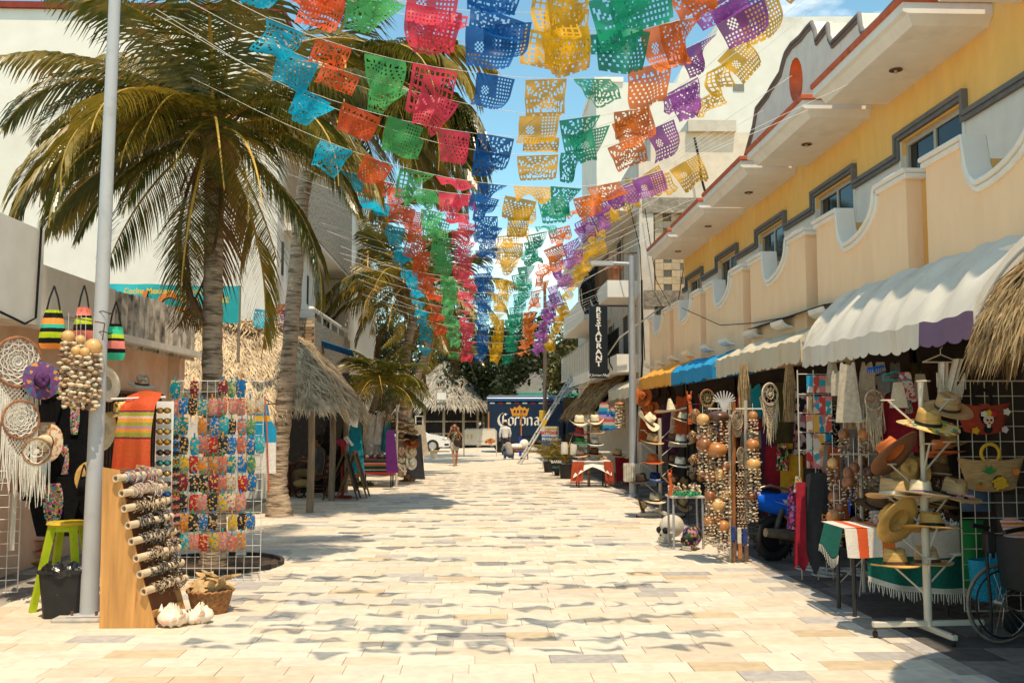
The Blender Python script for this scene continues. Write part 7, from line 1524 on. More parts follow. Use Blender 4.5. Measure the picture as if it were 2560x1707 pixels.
for x0_,w_ in((-.54,.32),(.3,.24)):
 b=MB();b.sheet(lambda u,v:(x0_+w_*u-.05*v*(1 if x0_<0 else-1),-.38-.03*math.sin(u*14)*v,.0-.52*v),12,6);put('red_cloth',b.data('red_cloth',mat('rust_cloth',(.42,.07,.025),.9,.2,9),smooth=60),tc3)
 b=MB()
 for k in range(14):x=x0_+w_*k/13-.05*(1 if x0_<0 else-1);b.tube([(x,-.38,-.52),(x,-.38,-.6)],.008,3)
 put('fringe',b.data('fringe',MATS['rust_cloth']),tc3)
for k,(px,c,lab) in enumerate(((1452,(.6,.5,.38),'pale box of trinkets at the left of the white table'),(1468,(.66,.58,.45),'heap of white shells on the crooked white cloth'),(1497,(.6,.5,.36),'cream jar on the crooked white cloth'),(1508,(.5,.33,.2),'small wooden box on the crooked white cloth'))):
 b=MB();p=W(px,1140,T3.y+.2);
 for j in range(6):b.ell((p.x+U(-.07,.07),p.y+U(-.05,.05),z3+.04+U(0,.06)),(.05,.05,.045),7,5)
 tag(b.build('trinkets',mat('trinket_%d'%k,c,.7,.2,20),smooth=60),lab,'trinkets')
b=MB();b.bb((3.1,27.0,0.88),(4.3,27.4,.91));tag(b.build('shelf_plank',M_white),'pale plank shelf between far table and leaflet rack','shelf')
PLAID=stripes('plaid',2,.5,[(0,(.55,.1,.1)),(.2,(.4,.3,.45)),(.4,(.03,.1,.4)),(.6,(.03,.3,.4)),(.8,(.55,.45,.4))])
for k,(px,py,s,mt,lab) in enumerate(((1510,1010,.95,PLAID,'bright plaid cotton bag hanging under the small awning'),(1527,1020,.75,PLAID,'second smaller plaid bag hanging under the small awning'))):
 garment('plaid_bag',lab,'bag',W(px,py,26.2),[(-.12,0),(-.08,.05),(.08,.05),(.12,0),(.26,-.75),(-.26,-.75)],mt,s,.2*k,'plaid bags',k)
chime('wide wooden hanging of cream shells beside the galvanised pole',W(1550,1010,25.6),.14,2,.62,9,.07,.035,.1,.4,None,.3)
b=MB();b.sheet(lambda u,v:(W(1535+50*u,1160,27.5).x,27.3-.3*v,.75-.7*v+.05*math.sin(u*8)),10,5);tag(b.build('red_cloth',CL['crimson'],None,smooth=60,solid=.01),'crimson cloth hanging over a table behind the leaflet rack','cloth')
b=MB();b.tube([W(1560,1225,27.5),W(1566,1180,27.7),W(1572,1160,27.9)],[.12,.1,.13],9);tag(b.build('sack',mat('sackcloth',(.25,.18,.11),.9,.2,9,.3),smooth=60),'brown sack leaning behind the leaflet rack','sack')
names=['crimson','charcoal','grey','rust','ecru','teal','navy','olive','plum','brown','white','turquoise','purple','mustard']
polys=[('shirt',TS),('dress',DRESS),('trousers',PANT),('tank top',TANK)]
stn=[('white vaulted awning',9.7,11.2,8),('cream awning',11.6,15.4,12),('blue awning',15.9,19.1,10),('yellow orange awning',19.6,23.2,9),('small off-white awning',24.4,28.4,8)]
random.seed(31)
for(sn,ya,yb_,n) in stn:
 for k in range(n):
  c=names[k%14];pn,pl=polys[(k*3+k//4)%4]
  x=U(4.35,5.1);y=ya+(yb_-ya)*(k+.5)/n;garment(pn.replace(' ','_'),'%s %s hanging in the shade under the %s'%(c,pn,sn),pn,(x,y,U(2.05,2.4)),pl,CL[c],U(.85,1.1),U(-.5,.5),'clothes hanging in the shaded stalls',k)
random.seed(8)
for k in range(16):
 px,py=2085+(k%8)*40+U(-8,8),905+(k//8)*22;D=9.9+U(-.2,.6);c=['ecru','white','brown','ecru','grey','rust','ecru','olive'][(k*3)%8]
 garment('hanging_cloth','%s cloth in the packed upper row of the white stall, %s from the left'%(c,ordinal(k+1)),'cloth',W(px,py,D),[SKIRT,DRESS,TANK][k%3],CL[c],U(.4,.6),U(-.6,.6),'upper row of hanging cloths',k,False)
for k,(px,py,c,bd,s) in enumerate(((2105,1335,'tan','black',1),(2190,1265,'brown','black',1.1),(2275,1180,'gold','brown',1.1),(2350,1190,'brown','white',1.1),(2290,1265,'cream','black',1),(2350,1262,'tan','brown',1.05),(2395,1310,'dark','white',1.1),(2210,1090,'tan','brown',1),(2290,1110,'brown','black',1.1),(2380,1110,'gold','black',1))):
 hat('%s hat stacked in the shade behind the hat tree, %s from the left'%({'gold':'golden','dark':'nearly black'}.get(c,c),ORD[k]),W(px,py,9.9+.05*k),'fedora',c,bd,s,(R(U(-10,60)),R(U(-20,20)),U(-1,1)),'hats in the shade behind the tree')
for k in range(10):
 px,py=2085+(k%5)*66+U(-10,10),1150+(k//5)*90+U(-12,12);chime('shaded gourd chime %s in the back row behind the hat tree'%('at the far left','left of the post','behind the post','right of the post','near the wire grid','low at the far left','low left of the post','low behind the post','low right of the post','low near the wire grid')[k],W(px,py,10.5),.06+.012*(k%3),k%4,.3,7,.03,.015,.8,1,'carved gourd chimes')
# ============= STREET END: truck, car, hut neighbours
TD=52.0
tx0,tx1=at(1219,1050,TD).x,at(1219,1050,TD).x+4.1;tz1=at(1300,989,TD).z
tk=thing('delivery_truck','dark blue beer delivery truck with white lettering and orange crown','truck',((tx0+tx1)/2,TD+1.2,0))
M_tb=mat('truck_blue',(.003,.014,.045),.45,.08,2,.03,spec=.5);M_tb2=mat('truck_blue_edge',(.008,.06,.16),.25,.08,2,0,spec=.6);M_tw=mat('truck_white',(.72,.68,.58),.5,.05)
b=MB();b.bb((tx0,TD,.55),(tx1,TD+2.3,tz1-.32));b.build('cargo_body',M_tb,tk,bevel=.03)
b=MB()
pr=[(0,0),(-.05,.02),(-.06,.12),(.02,.25),(.15,.3),(2.3,.3),(2.36,0)]
b.prism(pr,tx1-tx0+.06,None,Matrix(((0,0,1,tx0-.03),(1,0,0,TD),(0,1,0,tz1-.315),(0,0,0,1))));b.build('roof_edge',M_tb2,tk,smooth=50)
b=MB();b.bb((tx0+.05,TD+.12,tz1-.012),(tx1-.05,TD+2.2,tz1+.015));b.build('roof',M_tw,tk)
for k in range(9):
 b=MB();b.bb((tx0+.12+.44*k,TD-.012,tz1-.43),(tx0+.12+.44*k+.26,TD-.002,tz1-.36));b.build('reflector_strip',mat('reflector_red',(.36,.03,.03),.4) if k%2 else M_tw,tk)
b=MB();
for k in range(22):b.bb((tx0+.2,TD-.008,.75+.085*k),(tx1-.2,TD-.002,.75+.085*k+.012))
tag(b.build('shutter_slats',M_tb2,tk),kind='stuff')
b=MB();b.bb((tx0+.1,TD+.05,.38),(tx1,TD+2.2,.53));b.bb((tx0+1.8,TD-.03,.82),(tx0+2.4,TD-.004,.9));b.build('chassis',M_iron,tk)
for x in(tx0+.75,tx1-.6):
 for y in(TD+.22,TD+2.1):
  b=MB();b.lathe([(0,-.12),(.3,-.12),(.42,-.1),(.42,.1),(.3,.12),(0,.12)],20,None,Matrix.Translation((x,y,.42))@Matrix.Rotation(R(90),4,'X'));b.build('wheel',M_tyre,tk,smooth=50)
b=MB();b.bb((tx1+.1,TD+.1,.5),(tx1+1.9,TD+2.2,2.3));b.build('cab',M_tb,tk,bevel=.15,seg=2)
for x in(tx0+.06,at(1303,1080,TD).x):
 b=MB();b.tube([(x,TD-.06,.9 if x>tx0+.1 else 1.1),(x,TD-.06,2.2)],.035,6);b.build('grab_pole',mat('orange_pole',(.55,.2,.05),.6),tk)
M_lw_=mat('letter_white',(.78,.74,.66),.6,.04)
def nib(paths,o,s,mt,name,par,w=.24,ang=38,sx=1):
 b=MB();n=Vector((math.cos(R(ang)),math.sin(R(ang))))*w*.5;i=0
 for P in paths:
  for p,q in zip(P,P[1:]):
   p,q=Vector(p),Vector(q);d=-.004-.0012*(i%9);i+=1
   b.add([(o[0]+c.x*s*sx,o[1]+d,o[2]+c.y*s) for c in(p-n,q-n,q+n,p+n)]+[(o[0]+c.x*s*sx,o[1]+.0,o[2]+c.y*s) for c in(p-n,q-n,q+n,p+n)],[(0,1,2,3),(0,4,5,1),(1,5,6,2),(2,6,7,3),(3,7,4,0)])
 return b.build(name,mt,par)
lo=[[(0,.16),(0,.84),(.26,1.0),(.52,.84),(.52,.16),(.26,0),(0,.16)]]
lr=[[(0,0),(0,.9)],[(-.1,.85),(.08,1.0),(.2,.85)],[(.1,.85),(.32,1.02),(.48,.9)]]
ln_=[[(0,0),(0,.9)],[(-.1,.85),(.06,1.0)],[(.05,.85),(.3,1.0),(.52,.84),(.52,.0),(.62,.1)]]
la=[[(0,.88),(.24,1.0),(.48,.86),(.48,.06),(.6,.1)],[(.46,.5),(.16,.56),(.02,.3),(.18,.02),(.46,.2)]]
lC=[[(.55,1.52),(.2,1.35),(-.02,1.0),(-.08,.6),(.05,.2),(.35,-.1),(.75,-.02)],[(.42,1.5),(.1,1.2),(-.02,.7),(.12,.2),(.4,-.02)],[(.52,.25),(.52,1.15),(.72,1.45),(.9,1.25),(1.02,1.4)]]
cx=at(1247,1064,TD).x;cz=at(1247,1063,TD).z;s_=.44
for k,(gl,adv) in enumerate(((lC,1.32),(lo,.86),(lr,.72),(lo,.88),(ln_,.92),(la,.8))):
 nib(gl,(cx,TD-.014,cz),s_,M_lw_,'lettering',tk);cx+=adv*s_*.93
kx,kz=at(1299,1028,TD).x,at(1299,1040,TD).z;M_or=mat('crown_orange',(.68,.30,.03),.6,.08)
pol=[(-.38,0),(.38,0),(.42,.1),(.52,.44),(.38,.38),(.27,.5),(.14,.44),(0,.6),(-.14,.44),(-.27,.5),(-.38,.38),(-.52,.44),(-.42,.1)]
b=MB();b.prism(pol,.012,None,frame((kx,TD-.014,kz),(1,0,0),(0,0,1)));b.build('crown_emblem',M_or,tk)
b=MB()
for k in range(4):
 x=-.27+.18*k;b.prism([(x-.05,.14),(x+.02,.2),(x+.06,.15),(x+.05,.3),(x,.35),(x-.06,.28)],.004,None,frame((kx,TD-.027,kz),(1,0,0),(0,0,1)))
for k in range(5):b.prism([(-.3+.14*k,.03),(-.26+.14*k,.03),(-.26+.14*k,.06),(-.3+.14*k,.06)],.004,None,frame((kx,TD-.027,kz),(1,0,0),(0,0,1)))
b.build('crown_figures',M_tb,tk)
CD=53.0;cxr=at(1125,1100,CD).x;car=thing('parked_car','white hatchback car parked with its nose towards the striding woman','car',(cxr-2.1,CD+.8,0))
M_cw=mat('car_white',(.72,.71,.68),.2,.02,2,0,spec=.6)
side=[(0,.30),(.02,.55),(-.10,.74),(-.85,.92),(-1.15,.97),(-1.95,1.42),(-3.2,1.46),(-3.95,1.05),(-4.15,.95),(-4.2,.4),(-4.1,.28)]
b=MB();n_=len(side);vs=[];W2=.84
for yy,k in((CD,.0),(CD+.12,1),(CD+1.55,1),(CD+1.67,0)):
 for(x,z) in side:
  ins=.06*(1-k);zz_=z if z<.95 or k else z-.05;vs.append((cxr+x+(ins if x<-2 else-ins),yy+(.16 if(z>1.2 and yy==CD) else-.16 if(z>1.2 and yy>CD+1.6) else 0),zz_))
fs=[tuple(range(n_)),tuple(reversed(range(3*n_,4*n_)))]+[(a*n_+i,a*n_+(i+1)%n_,(a+1)*n_+(i+1)%n_,(a+1)*n_+i) for a in range(3) for i in range(n_)]
b.add(vs,fs);b.build('body',M_cw,car,smooth=30,bevel=.02,seg=2)
b=MB();b.add([(cxr-1.28,CD+.012,1.0),(cxr-2.2,CD+.012,1.0),(cxr-2.2,CD+.12,1.36),(cxr-1.88,CD+.12,1.36)],[(0,1,2,3)]);b.build('window',GL,car,solid=.01)
b=MB();b.add([(cxr-2.3,CD+.012,1.0),(cxr-3.3,CD+.012,1.0),(cxr-3.2,CD+.12,1.38),(cxr-2.3,CD+.12,1.38)],[(0,1,2,3)]);b.build('window',GL,car,solid=.01)
b=MB();b.add([(cxr-1.17,CD+.2,.985),(cxr-1.17,CD+1.45,.985),(cxr-1.88,CD+1.4,1.39),(cxr-1.88,CD+.25,1.39)],[(0,1,2,3)]);b.build('windscreen',GL,car,solid=.012)
b=MB();b.ell((cxr-.27,CD+.06,.72),(.26,.09,.075),12,7);b.build('headlight',mat('headlight',(.55,.56,.58),.08,.05,4,0,.3),car,smooth=60)
b=MB();b.bb((cxr-.3,CD-.012,.36),(cxr-.06,CD-.002,.46));b.build('fog_light',M_iron,car)
b=MB();b.box((cxr-1.55,CD-.06,1.02),(.18,.12,.12));b.build('mirror',M_cw,car,bevel=.03)
for x in(-.95,-3.45):
 for y in(CD+.06,CD+1.6):
  Mw=Matrix.Translation((cxr+x,y,.34))@Matrix.Rotation(R(90),4,'X')
  b=MB();b.lathe([(.2,-.08),(.31,-.09),(.34,-.06),(.34,.08),(.2,.09)],26,None,Mw);wo=b.build('wheel',M_tyre,car,smooth=50)
  b=MB();b.lathe([(0,.1),(.06,.11),(.2,.085),(.215,.095)],24,None,Mw)
  for k in range(9):a=2*math.pi*k/9;b.box((.13*math.cos(a),.13*math.sin(a),.1),(.13,.03,.02),None,(0,0,a),M=Mw)
  b.build('hubcap',mat('hubcap',(.5,.49,.47),.35,.05,4,0,.4),wo)
  b=MB();b.lathe([(.34,.0),(.40,.0),(.40,.02),(.34,.02)],26,None,Mw@Matrix.Translation((0,0,.035)));b.build('wheel_arch',M_iron,wo)
BD=47.2;bx0,bx1=at(1160,1100,BD).x,at(1241,1100,BD).x;bz=at(1200,1072,BD).z;br=thing('barrier','white pedestrian barrier with a printed food panel in front of the truck','barrier',((bx0+bx1)/2,BD,0))
b=MB();b.tube([(bx0,BD,0),(bx0,BD,bz-.1),(bx0+.1,BD,bz),(bx1-.1,BD,bz),(bx1,BD,bz-.1),(bx1,BD,0)],.025,8);b.tube([(bx0,BD,.55),(bx1,BD,.55)],.02,6);b.build('frame',mat('barrier_paint',(.55,.48,.42),.5,.1,6,.1,dirt=(.5,.06,.04),dscale=3),br,smooth=60)
for x in(bx0,bx1):b=MB();b.tube([(x,BD-.25,.02),(x,BD+.25,.02)],.025,6);b.build('foot',MATS['barrier_paint'],br)
b=MB();b.bb((bx0+.03,BD-.012,.57),(bx1-.03,BD+.012,bz-.03));b.build('panel',M_tw,br)
b=MB();
for k,(dx,dz,r_) in enumerate(((1.18,.75,.11),(1.32,.78,.12),(1.44,.74,.1),(1.28,.68,.12),(1.08,.70,.08))):b.prism([(bx0+dx+r_*math.cos(t),dz+r_*.8*math.sin(t)) for t in np.linspace(0,5.8,9)],.003+.001*k,None,frame((0,BD-.014,0),(1,0,0),(0,0,1)))
b.build('food_picture',printed('food',[(.5,.14,.03),(.55,.28,.06),(.35,.07,.03)],14),br)
b=MB()
for dx in(.12,.3):b.add([(bx0+dx,BD-.016,1.05),(bx0+dx+.12,BD-.016,1.05),(bx0+dx+.1,BD-.016,.82),(bx0+dx+.05,BD-.016,.82)],[(0,1,2,3)])
b.build('glass_picture',mat('champagne',(.66,.45,.16),.5),br)
b=text_mb('FOOD',.1,facing((bx0+.8,BD-.016,.72)),.002);b.build('lettering',mat('grey_print',(.35,.33,.3),.6),br)
bq=gd(1084,1145);bu=thing('bucket','cream plastic bucket with yellow rim standing before the white car','bucket',tuple(bq))
b=MB();b.lathe([(0,0),(.155,0),(.19,.38),(.18,.38),(.15,.02)],20);put('bucket_body',b.data('bucket_body',mat('bucket_cream',(.62,.52,.4),.6,.1,6),smooth=60),bu)
b=MB();b.lathe([(.192,.3),(.2,.31),(.2,.34),(.193,.35)],20);put('rim_band',b.data('rim_band',mat('bucket_yellow',(.6,.4,.05),.5)),bu)
sq=gd(1300,1148);sk=thing('trestle','low reddish trestle with white sacks beside the crouching man','trestle',tuple(sq))
b=MB();b.box((0,.2,.42),(.9,.5,.04));put('board',b.data('board',mat('red_wood',(.25,.08,.05),.8)),sk)
for x in(-.35,.35):b=MB();b.tube([(x,0,0),(x,.15,.4)],.03,5);put('leg',b.data('leg',MATS['red_wood']),sk)
for(x,lab,sz) in((-.15,'flat white sack lying on the low trestle',(.4,.22,.14)),(.2,'rounded white sack at the right end of the trestle',(.22,.2,.24))):
 b=MB();b.ell((0,0,0),sz,12,8);o=put('sack',b.data('sack',M_white,smooth=60),None,(sq.x+x,sq.y+.2,.44+sz[2]*.92));tag(o,lab,'sack')
l0,l1=gd(1297,1160),at(1456,897,40.0);ld=thing('ladder','long aluminium extension ladder leaning against the white ribbed parapet','ladder',tuple(l0))
dv=(l1-l0);ax=dv.normalized();sdv=Vector((-.25,1,0)).normalized();sdv=(sdv-ax*sdv.dot(ax)).normalized();M_lad=mat('ladder_alu',(.52,.49,.43),.45,.08,4,0,.3)
for s in(-1,1):
 b=MB();b.tube([l0+sdv*.2*s,l1+sdv*.2*s],.05,4);b.build('rail',M_lad,ld)
k=.28
while k<dv.length:
 b=MB();b.tube([l0+ax*k-sdv*.24,l0+ax*k+sdv*.24],.035,5);b.build('rung',M_iron if int(k/.28)%2 else M_lad,ld);k+=.3
b=MB();p_=l0.lerp(l1,.38);b.box(p_-Vector((0,.28,0)),(.14,.03,.3),None,(0,.5,0));b.build('warning_label',mat('warn_yellow',(.7,.42,.03),.6),ld)
b=MB();y=31.0
q_=MB();q_.bb((3.92,31,3.5),(3.96,45,4.55));rp_=thing('parapet','white ribbed metal parapet behind the top of the ladder','parapet',(3.94,38,3.5));q_.build('sheet',M_white,rp_)
while y<45:b.bb((3.88,y,3.52),(3.918,y+.1,4.62));y+=.7
b.build('rib',M_wpaint,rp_)
b=MB();b.sheet(lambda u,v:(4.4-1.0*v,37.5+6*u,3.45-.75*v+.03*math.sin(u*20)),24,4);tag(b.build('awning',canvas('canvas_grey',(.4,.37,.34)),None,solid=.01),'grey sagging awning under the ribbed parapet behind the ladder','awning')
RD=26.2;ra,rb_=at(1473,765,RD),at(1520,945,RD);rs=thing('restaurant_sign','tall black hanging sign with white vertical lettering on the weathered house','sign',((ra.x+rb_.x)/2,RD,rb_.z))
b=MB();b.bb((ra.x,RD,rb_.z),(rb_.x,RD+.09,ra.z));b.build('board',mat('sign_black',(.008,.010,.014),.35,.05,3,0,spec=.4),rs,bevel=.008)
hh_=ra.z-rb_.z;cxs=(ra.x+rb_.x)/2
for k,ch in enumerate('RESTAURANT'):
 b=text_mb(ch,hh_*.098,facing((cxs,RD-.008,ra.z-hh_*(.055+.0835*k))),.008,bold=.006,sx=1.25,shear=-.04 if k%2 else .06);b.build('lettering',M_lw_,rs)
b=text_mb('El Jarron Maya',hh_*.055,facing((cxs,RD-.006,rb_.z+hh_*.04)),.006,sx=.95,shear=.4);b.build('lettering',M_lw_,rs)
b=MB();b.tube([(cxs,RD+.04,ra.z),(cxs,RD+.04,ra.z+.12)],.02,5);b.tube([(cxs,RD+.04,ra.z+.02),(rb_.x+.8,RD+.1,ra.z+.02)],.03,5);b.build('bracket',M_iron,rs)
GD=64.0;ga_,gb_=at(1284,930,GD),at(1430,982,GD);gbld=thing('building','low grey concrete building with turquoise edge behind the truck','building',(ga_.x+3,GD+3,0))
b=MB();b.bb((ga_.x,GD,gb_.z),(ga_.x+9,GD+6,ga_.z));b.build('upper_wall',mat('grey_concrete',(.40,.385,.36),.9,.12,3,.2),gbld)
b=MB();b.bb((ga_.x+.2,GD-.25,gb_.z-.3),(ga_.x+9,GD+6,gb_.z-.002));b.build('canopy_edge',mat('turquoise_paint',(.06,.42,.36),.6,.1),gbld)
b=MB();b.bb((ga_.x+.6,GD+.4,0),(ga_.x+9,GD+6,gb_.z-.302));b.build('lower_wall',mat('brown_wall',(.2,.1,.06),.9,.25,3),gbld)
bl0,bl1=at(1374,922,GD-1),at(1414,976,GD-1);bb_=thing('billboard','square yellow billboard with black painted stripes on the grey building','billboard',(bl0.x,GD-1,bl1.z))
b=MB();b.bb((bl0.x,GD-1,bl1.z),(bl1.x,GD-.9,bl0.z));b.build('panel',M_tw,bb_)
b=MB();b.bb((bl0.x+.04,GD-1.02,bl1.z+.04),(bl1.x-.04,GD-1.002,bl0.z-.04));b.build('poster',mat('lime_poster',(.50,.50,.05),.6,.12,2),bb_)
for(za_,zb_,xo_) in((.52,.78,.0),(.2,.4,.3)):
 h_=bl0.z-bl1.z;w_=bl1.x-bl0.x;pts=[(bl0.x+.06+xo_*w_,bl1.z+h_*za_)];
 top=[(bl0.x+.06+xo_*w_+(w_*(1-xo_)-.12)*k/10,bl1.z+h_*(zb_+.04*math.sin(k*1.9))) for k in range(11)];bot=[(bl0.x+.06+xo_*w_+(w_*(1-xo_)-.12)*k/10,bl1.z+h_*(za_+.03*math.sin(k*2.3))) for k in range(10,-1,-1)]
 b=MB();b.prism(top+bot,.01,None,frame((0,GD-1.03,0),(1,0,0),(0,0,1)));b.build('black_stripe',mat('poster_black',(.015,.015,.014),.7),bb_)
pq_=at(1362,1050,44);b=MB();b.tube([(pq_.x,44,0),(pq_.x+.02,44,at(1363,705,44).z)],[.10,.07],8);b.tube([(pq_.x,44,at(1362,852,44).z),(pq_.x-.35,44,at(1362,852,44).z)],.03,5);tag(b.build('utility_post',mat('brown_steel',(.16,.12,.09),.6,.15),smooth=60),'slim brown steel post rising in front of the truck','post')
b=MB();b.box((pq_.x-.12,43.8,1.95),(.3,.2,.5));tag(b.build('meter_box',mat('meter_yellow',(.6,.38,.04),.5),bevel=.02),'small yellow box fixed to the slim brown post','box')
b=MB();q_=gd(1301,1140);b.tube([(q_.x,q_.y,0),(q_.x,q_.y,.95)],.07,8);tag(b.build('bollard',mat('bollard_blue',(.01,.05,.35),.5,.1),smooth=60),'bright blue bollard in front of the truck','bollard')
def signboard(label,px0,py0,px1,py1,Y,mt,lines,lean=0,cat='sign'):
 a,c=at(px0,py0,Y),at(px1,py1,Y);r=thing('sign_board',label,cat,((a.x+c.x)/2,Y,c.z));b=MB();b.bb((a.x,Y,c.z),(c.x,Y+.05,a.z));b.build('board',mt,r,bevel=.006)
 if c.z>.02:
  b=MB()
  for x in(a.x+.05,c.x-.05):b.tube([(x,Y+.03,0),(x,Y+.03,c.z+.1)],.02,5)
  b.build('leg',M_wpaint,r)
 for(t,fx,fy,sz,m_,kw) in lines:b=text_mb(t,sz,facing((a.x+(c.x-a.x)*fx,Y-.006,a.z+(c.z-a.z)*fy)),.006,**kw);b.build('lettering',m_,r)
 return r
M_rp=mat('sign_red',(.5,.02,.03),.6);M_gn=mat('sign_green',(.05,.3,.2),.6);M_sk=mat('sign_blue',(.01,.15,.42),.5,.1)
signboard('white tattoo board with red lettering beside the foot of the ladder',1354,1066,1397,1092,35.5,mat('sign_cream',(.6,.56,.48),.6,.15,12),[('HENNA',.6,.22,.15,mat('sign_gold',(.5,.36,.04),.6),dict(bold=.006)),('TATTOOS',.4,.6,.15,M_rp,dict(bold=.006))])
signboard('blue poster board under the tattoo board',1354,1090,1378,1138,35.3,M_sk,[('PHA',.5,.17,.17,M_lw_,dict(bold=.004))])
signboard('grey rooftop bar menu board right of the blue poster',1378,1090,1402,1112,34.6,mat('sign_grey',(.16,.16,.15),.7),[('Rooftop',.5,.35,.12,M_lw_,dict(bold=.003)),('Bar',.5,.75,.1,M_gn,dict())])
signboard('black board lettered for barbecue standing between potted plants',1378,1130,1404,1178,31.0,mat('sign_black2',(.02,.02,.018),.7),[('La Carne',.5,.25,.09,M_gn,dict()),('BARBE',.5,.5,.12,M_lw_,dict(bold=.004)),('MENU',.5,.8,.09,MATS['turquoise_paint'],dict())])
def potplant(label,px,py,h,seed,potr=.2,poth=.35,kind='grass',top=None):
 q=gd(px,py);r=thing('potted_plant',label,'potted plant',tuple(q),'potted plants on the right kerb');random.seed(seed)
 b=MB();b.lathe([(0,0),(potr*.75,0),(potr,poth),(potr*.9,poth),(potr*.7,.05)],16);put('pot',b.data('pot',mat('black_pot',(.03,.026,.024),.6,.2,8),smooth=60),r)
 for k in range(22):
  lm,rm=frond_mb(h*U(.6,1),U(0,6.28),R(U(50,88)),R(U(40,110)),None,14,.3,.05,.7);f=put('frond',lm.data('frond',M_leaf[1 if k%4==0 else 0]),r,(0,0,poth));put('rachis',rm.data('rachis',M_rach),f)
potplant('tall feathery potted palm at the right kerb behind the far hat stand',1418,1196,1.5,3,.27,.42)
potplant('red leaved potted plant left of the feathery palm',1372,1180,1.1,5,.2,.36)
potplant('low potted fern between the barbecue board and the feathery palm',1398,1188,.8,7,.2,.34)
for(px,py,lab) in((1411,1120,'white plastic jar hanging in front of the feathery palm'),(1434,1122,'pale plastic jar with orange lid right of the feathery palm')):
 b=MB();b.lathe([(0,-.16),(.1,-.16),(.1,.1),(.085,.13),(.085,.17),(0,.17)],14);tag(put('plastic_jar',b.data('plastic_jar',mat('jar_white',(.62,.58,.5),.4,.05),smooth=50),None,at(px,py,27.0)),lab,'jar')
# ============= LEFT MIDDLE: boards, stall, restaurant
M_chalk=mat('chalkboard',(.025,.02,.018),.7,.3,14,.1,dirt=(.2,.18,.15),dscale=9,dlo=.6,dhi=.72);M_frw=mat('board_wood',(.30,.15,.05),.6,.2,4,.2)
def aboard(label,apx,apy,fl,fr,Y,mt,wd):
 a=at(apx,apy,Y);p,q=gd(*fl),gd(*fr);r=thing('sandwich_board',label,'sandwich board',(a.x,Y,0));dy=.62
 for f,nm in((p,'leaf'),(q,'leaf')):
  d=Vector((f.x-a.x,0,-a.z));L=d.length;d.normalize();n_=Vector((0,1,0));b=MB();fo=frame((a.x,Y,a.z),n_,d)
  for(x0,x1,y0_,y1_) in((0,.05,0,L),(dy-.05,dy,0,L),(.05,dy-.05,.0,.06),(.05,dy-.05,L*.78,L*.78+.05)):b.bb((x0,y0_,-.018),(x1,y1_,.018))
  b.v=[tuple(fo@Vector(v)) for v in b.v];lo_=b.build(nm,wd,r)
  c=MB();c.bb((.05,.06,-.006),(dy-.05,L*.78,.006));c.v=[tuple(fo@Vector(v)) for v in c.v];c.build('chalkboard',mt,lo_)
aboard('dark folding chalkboard with thin frame, front one of the pair',860,1130,(813,1247),(897,1248),22.0,M_chalk,mat('dark_frame',(.12,.07,.03),.6,.2,4,.1))
aboard('honey coloured wooden folding board just behind the dark one',883,1128,(847,1243),(921,1243),22.5,M_chalk,M_frw)
b=MB();q_=at(868,1100,22.8);b.box(q_,(.16,.5,.02),None,(0,R(55),0));b.box(q_+Vector((.06,-.03,-.02)),(.02,.36,.26),None,(0,R(-35),0),);mb_=thing('menu_stand','slanted red menu stand with a white sheet behind the folding boards','menu stand',(q_.x,q_.y,0));b.build('menu_sheet',M_white,mb_)
b=MB();b.tube([(q_.x-.1,q_.y,0),(q_.x-.1,q_.y,q_.z-.02)],.04,6);b.lathe([(0,.05),(.22,.04),(.25,0)],16,None,Matrix.Translation((q_.x-.1,q_.y,0)));b.build('stand',mat('red_paint',(.42,.03,.02),.45),mb_)
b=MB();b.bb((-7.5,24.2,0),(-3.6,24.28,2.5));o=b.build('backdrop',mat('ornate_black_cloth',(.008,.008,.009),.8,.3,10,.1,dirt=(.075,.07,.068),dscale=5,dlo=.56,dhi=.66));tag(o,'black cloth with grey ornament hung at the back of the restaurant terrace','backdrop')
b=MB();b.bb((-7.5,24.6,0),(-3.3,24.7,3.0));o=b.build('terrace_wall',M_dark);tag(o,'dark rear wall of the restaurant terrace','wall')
M_chair=mat('dark_red_wood',(.13,.035,.015),.45,.25,5,.1)
def chair(label,px,py,Y=None):
 q=gd(px,py);r=thing('chair',label,'chair',tuple(q),'wooden restaurant chairs');
 b=MB();b.box((0,.21,.455),(.42,.42,.03));put('seat',b.data('seat',M_chair,bevel=.006),r)
 for(x,y,h,lx) in((-.19,.02,.45,0),(-.19,.4,.45,0),(.19,.02,.98,.07),(.19,.4,.98,.07)):
  b=MB();b.tube([(x,y,0),(x,y,.45)]+([(x+lx,y,h)] if lx else[]),.02,4);put('leg',b.data('leg',M_chair),r)
 b=MB()
 for z,x in((.6,.21),(.75,.235),(.92,.255)):b.box((x,.21,z),(.022,.38,.07))
 put('back_slat',b.data('back_slat',M_chair),r);b=MB();b.box((0,.02,.2),(.38,.02,.03));b.box((0,.4,.25),(.38,.02,.03));put('stretcher',b.data('stretcher',M_chair),r)
chair('dark red wooden chair under the seated man',789,1243);chair('empty wooden chair behind the seated man',828,1228)
tq_=gd(728,1240);b=MB();b.box((tq_.x-.35,tq_.y+.25,.74),(.8,.8,.04));tb_=thing('table','wooden restaurant table in front of the seated man','table',(tq_.x-.35,tq_.y+.25,0));b.build('table_top',M_chair,tb_)
for sx in(-.33,.33):
 for sy in(-.33,.33):b=MB();b.tube([(tq_.x-.35+sx,tq_.y+.25+sy,0),(tq_.x-.35+sx,tq_.y+.25+sy,.72)],.03,4);b.build('leg',M_chair,tb_)
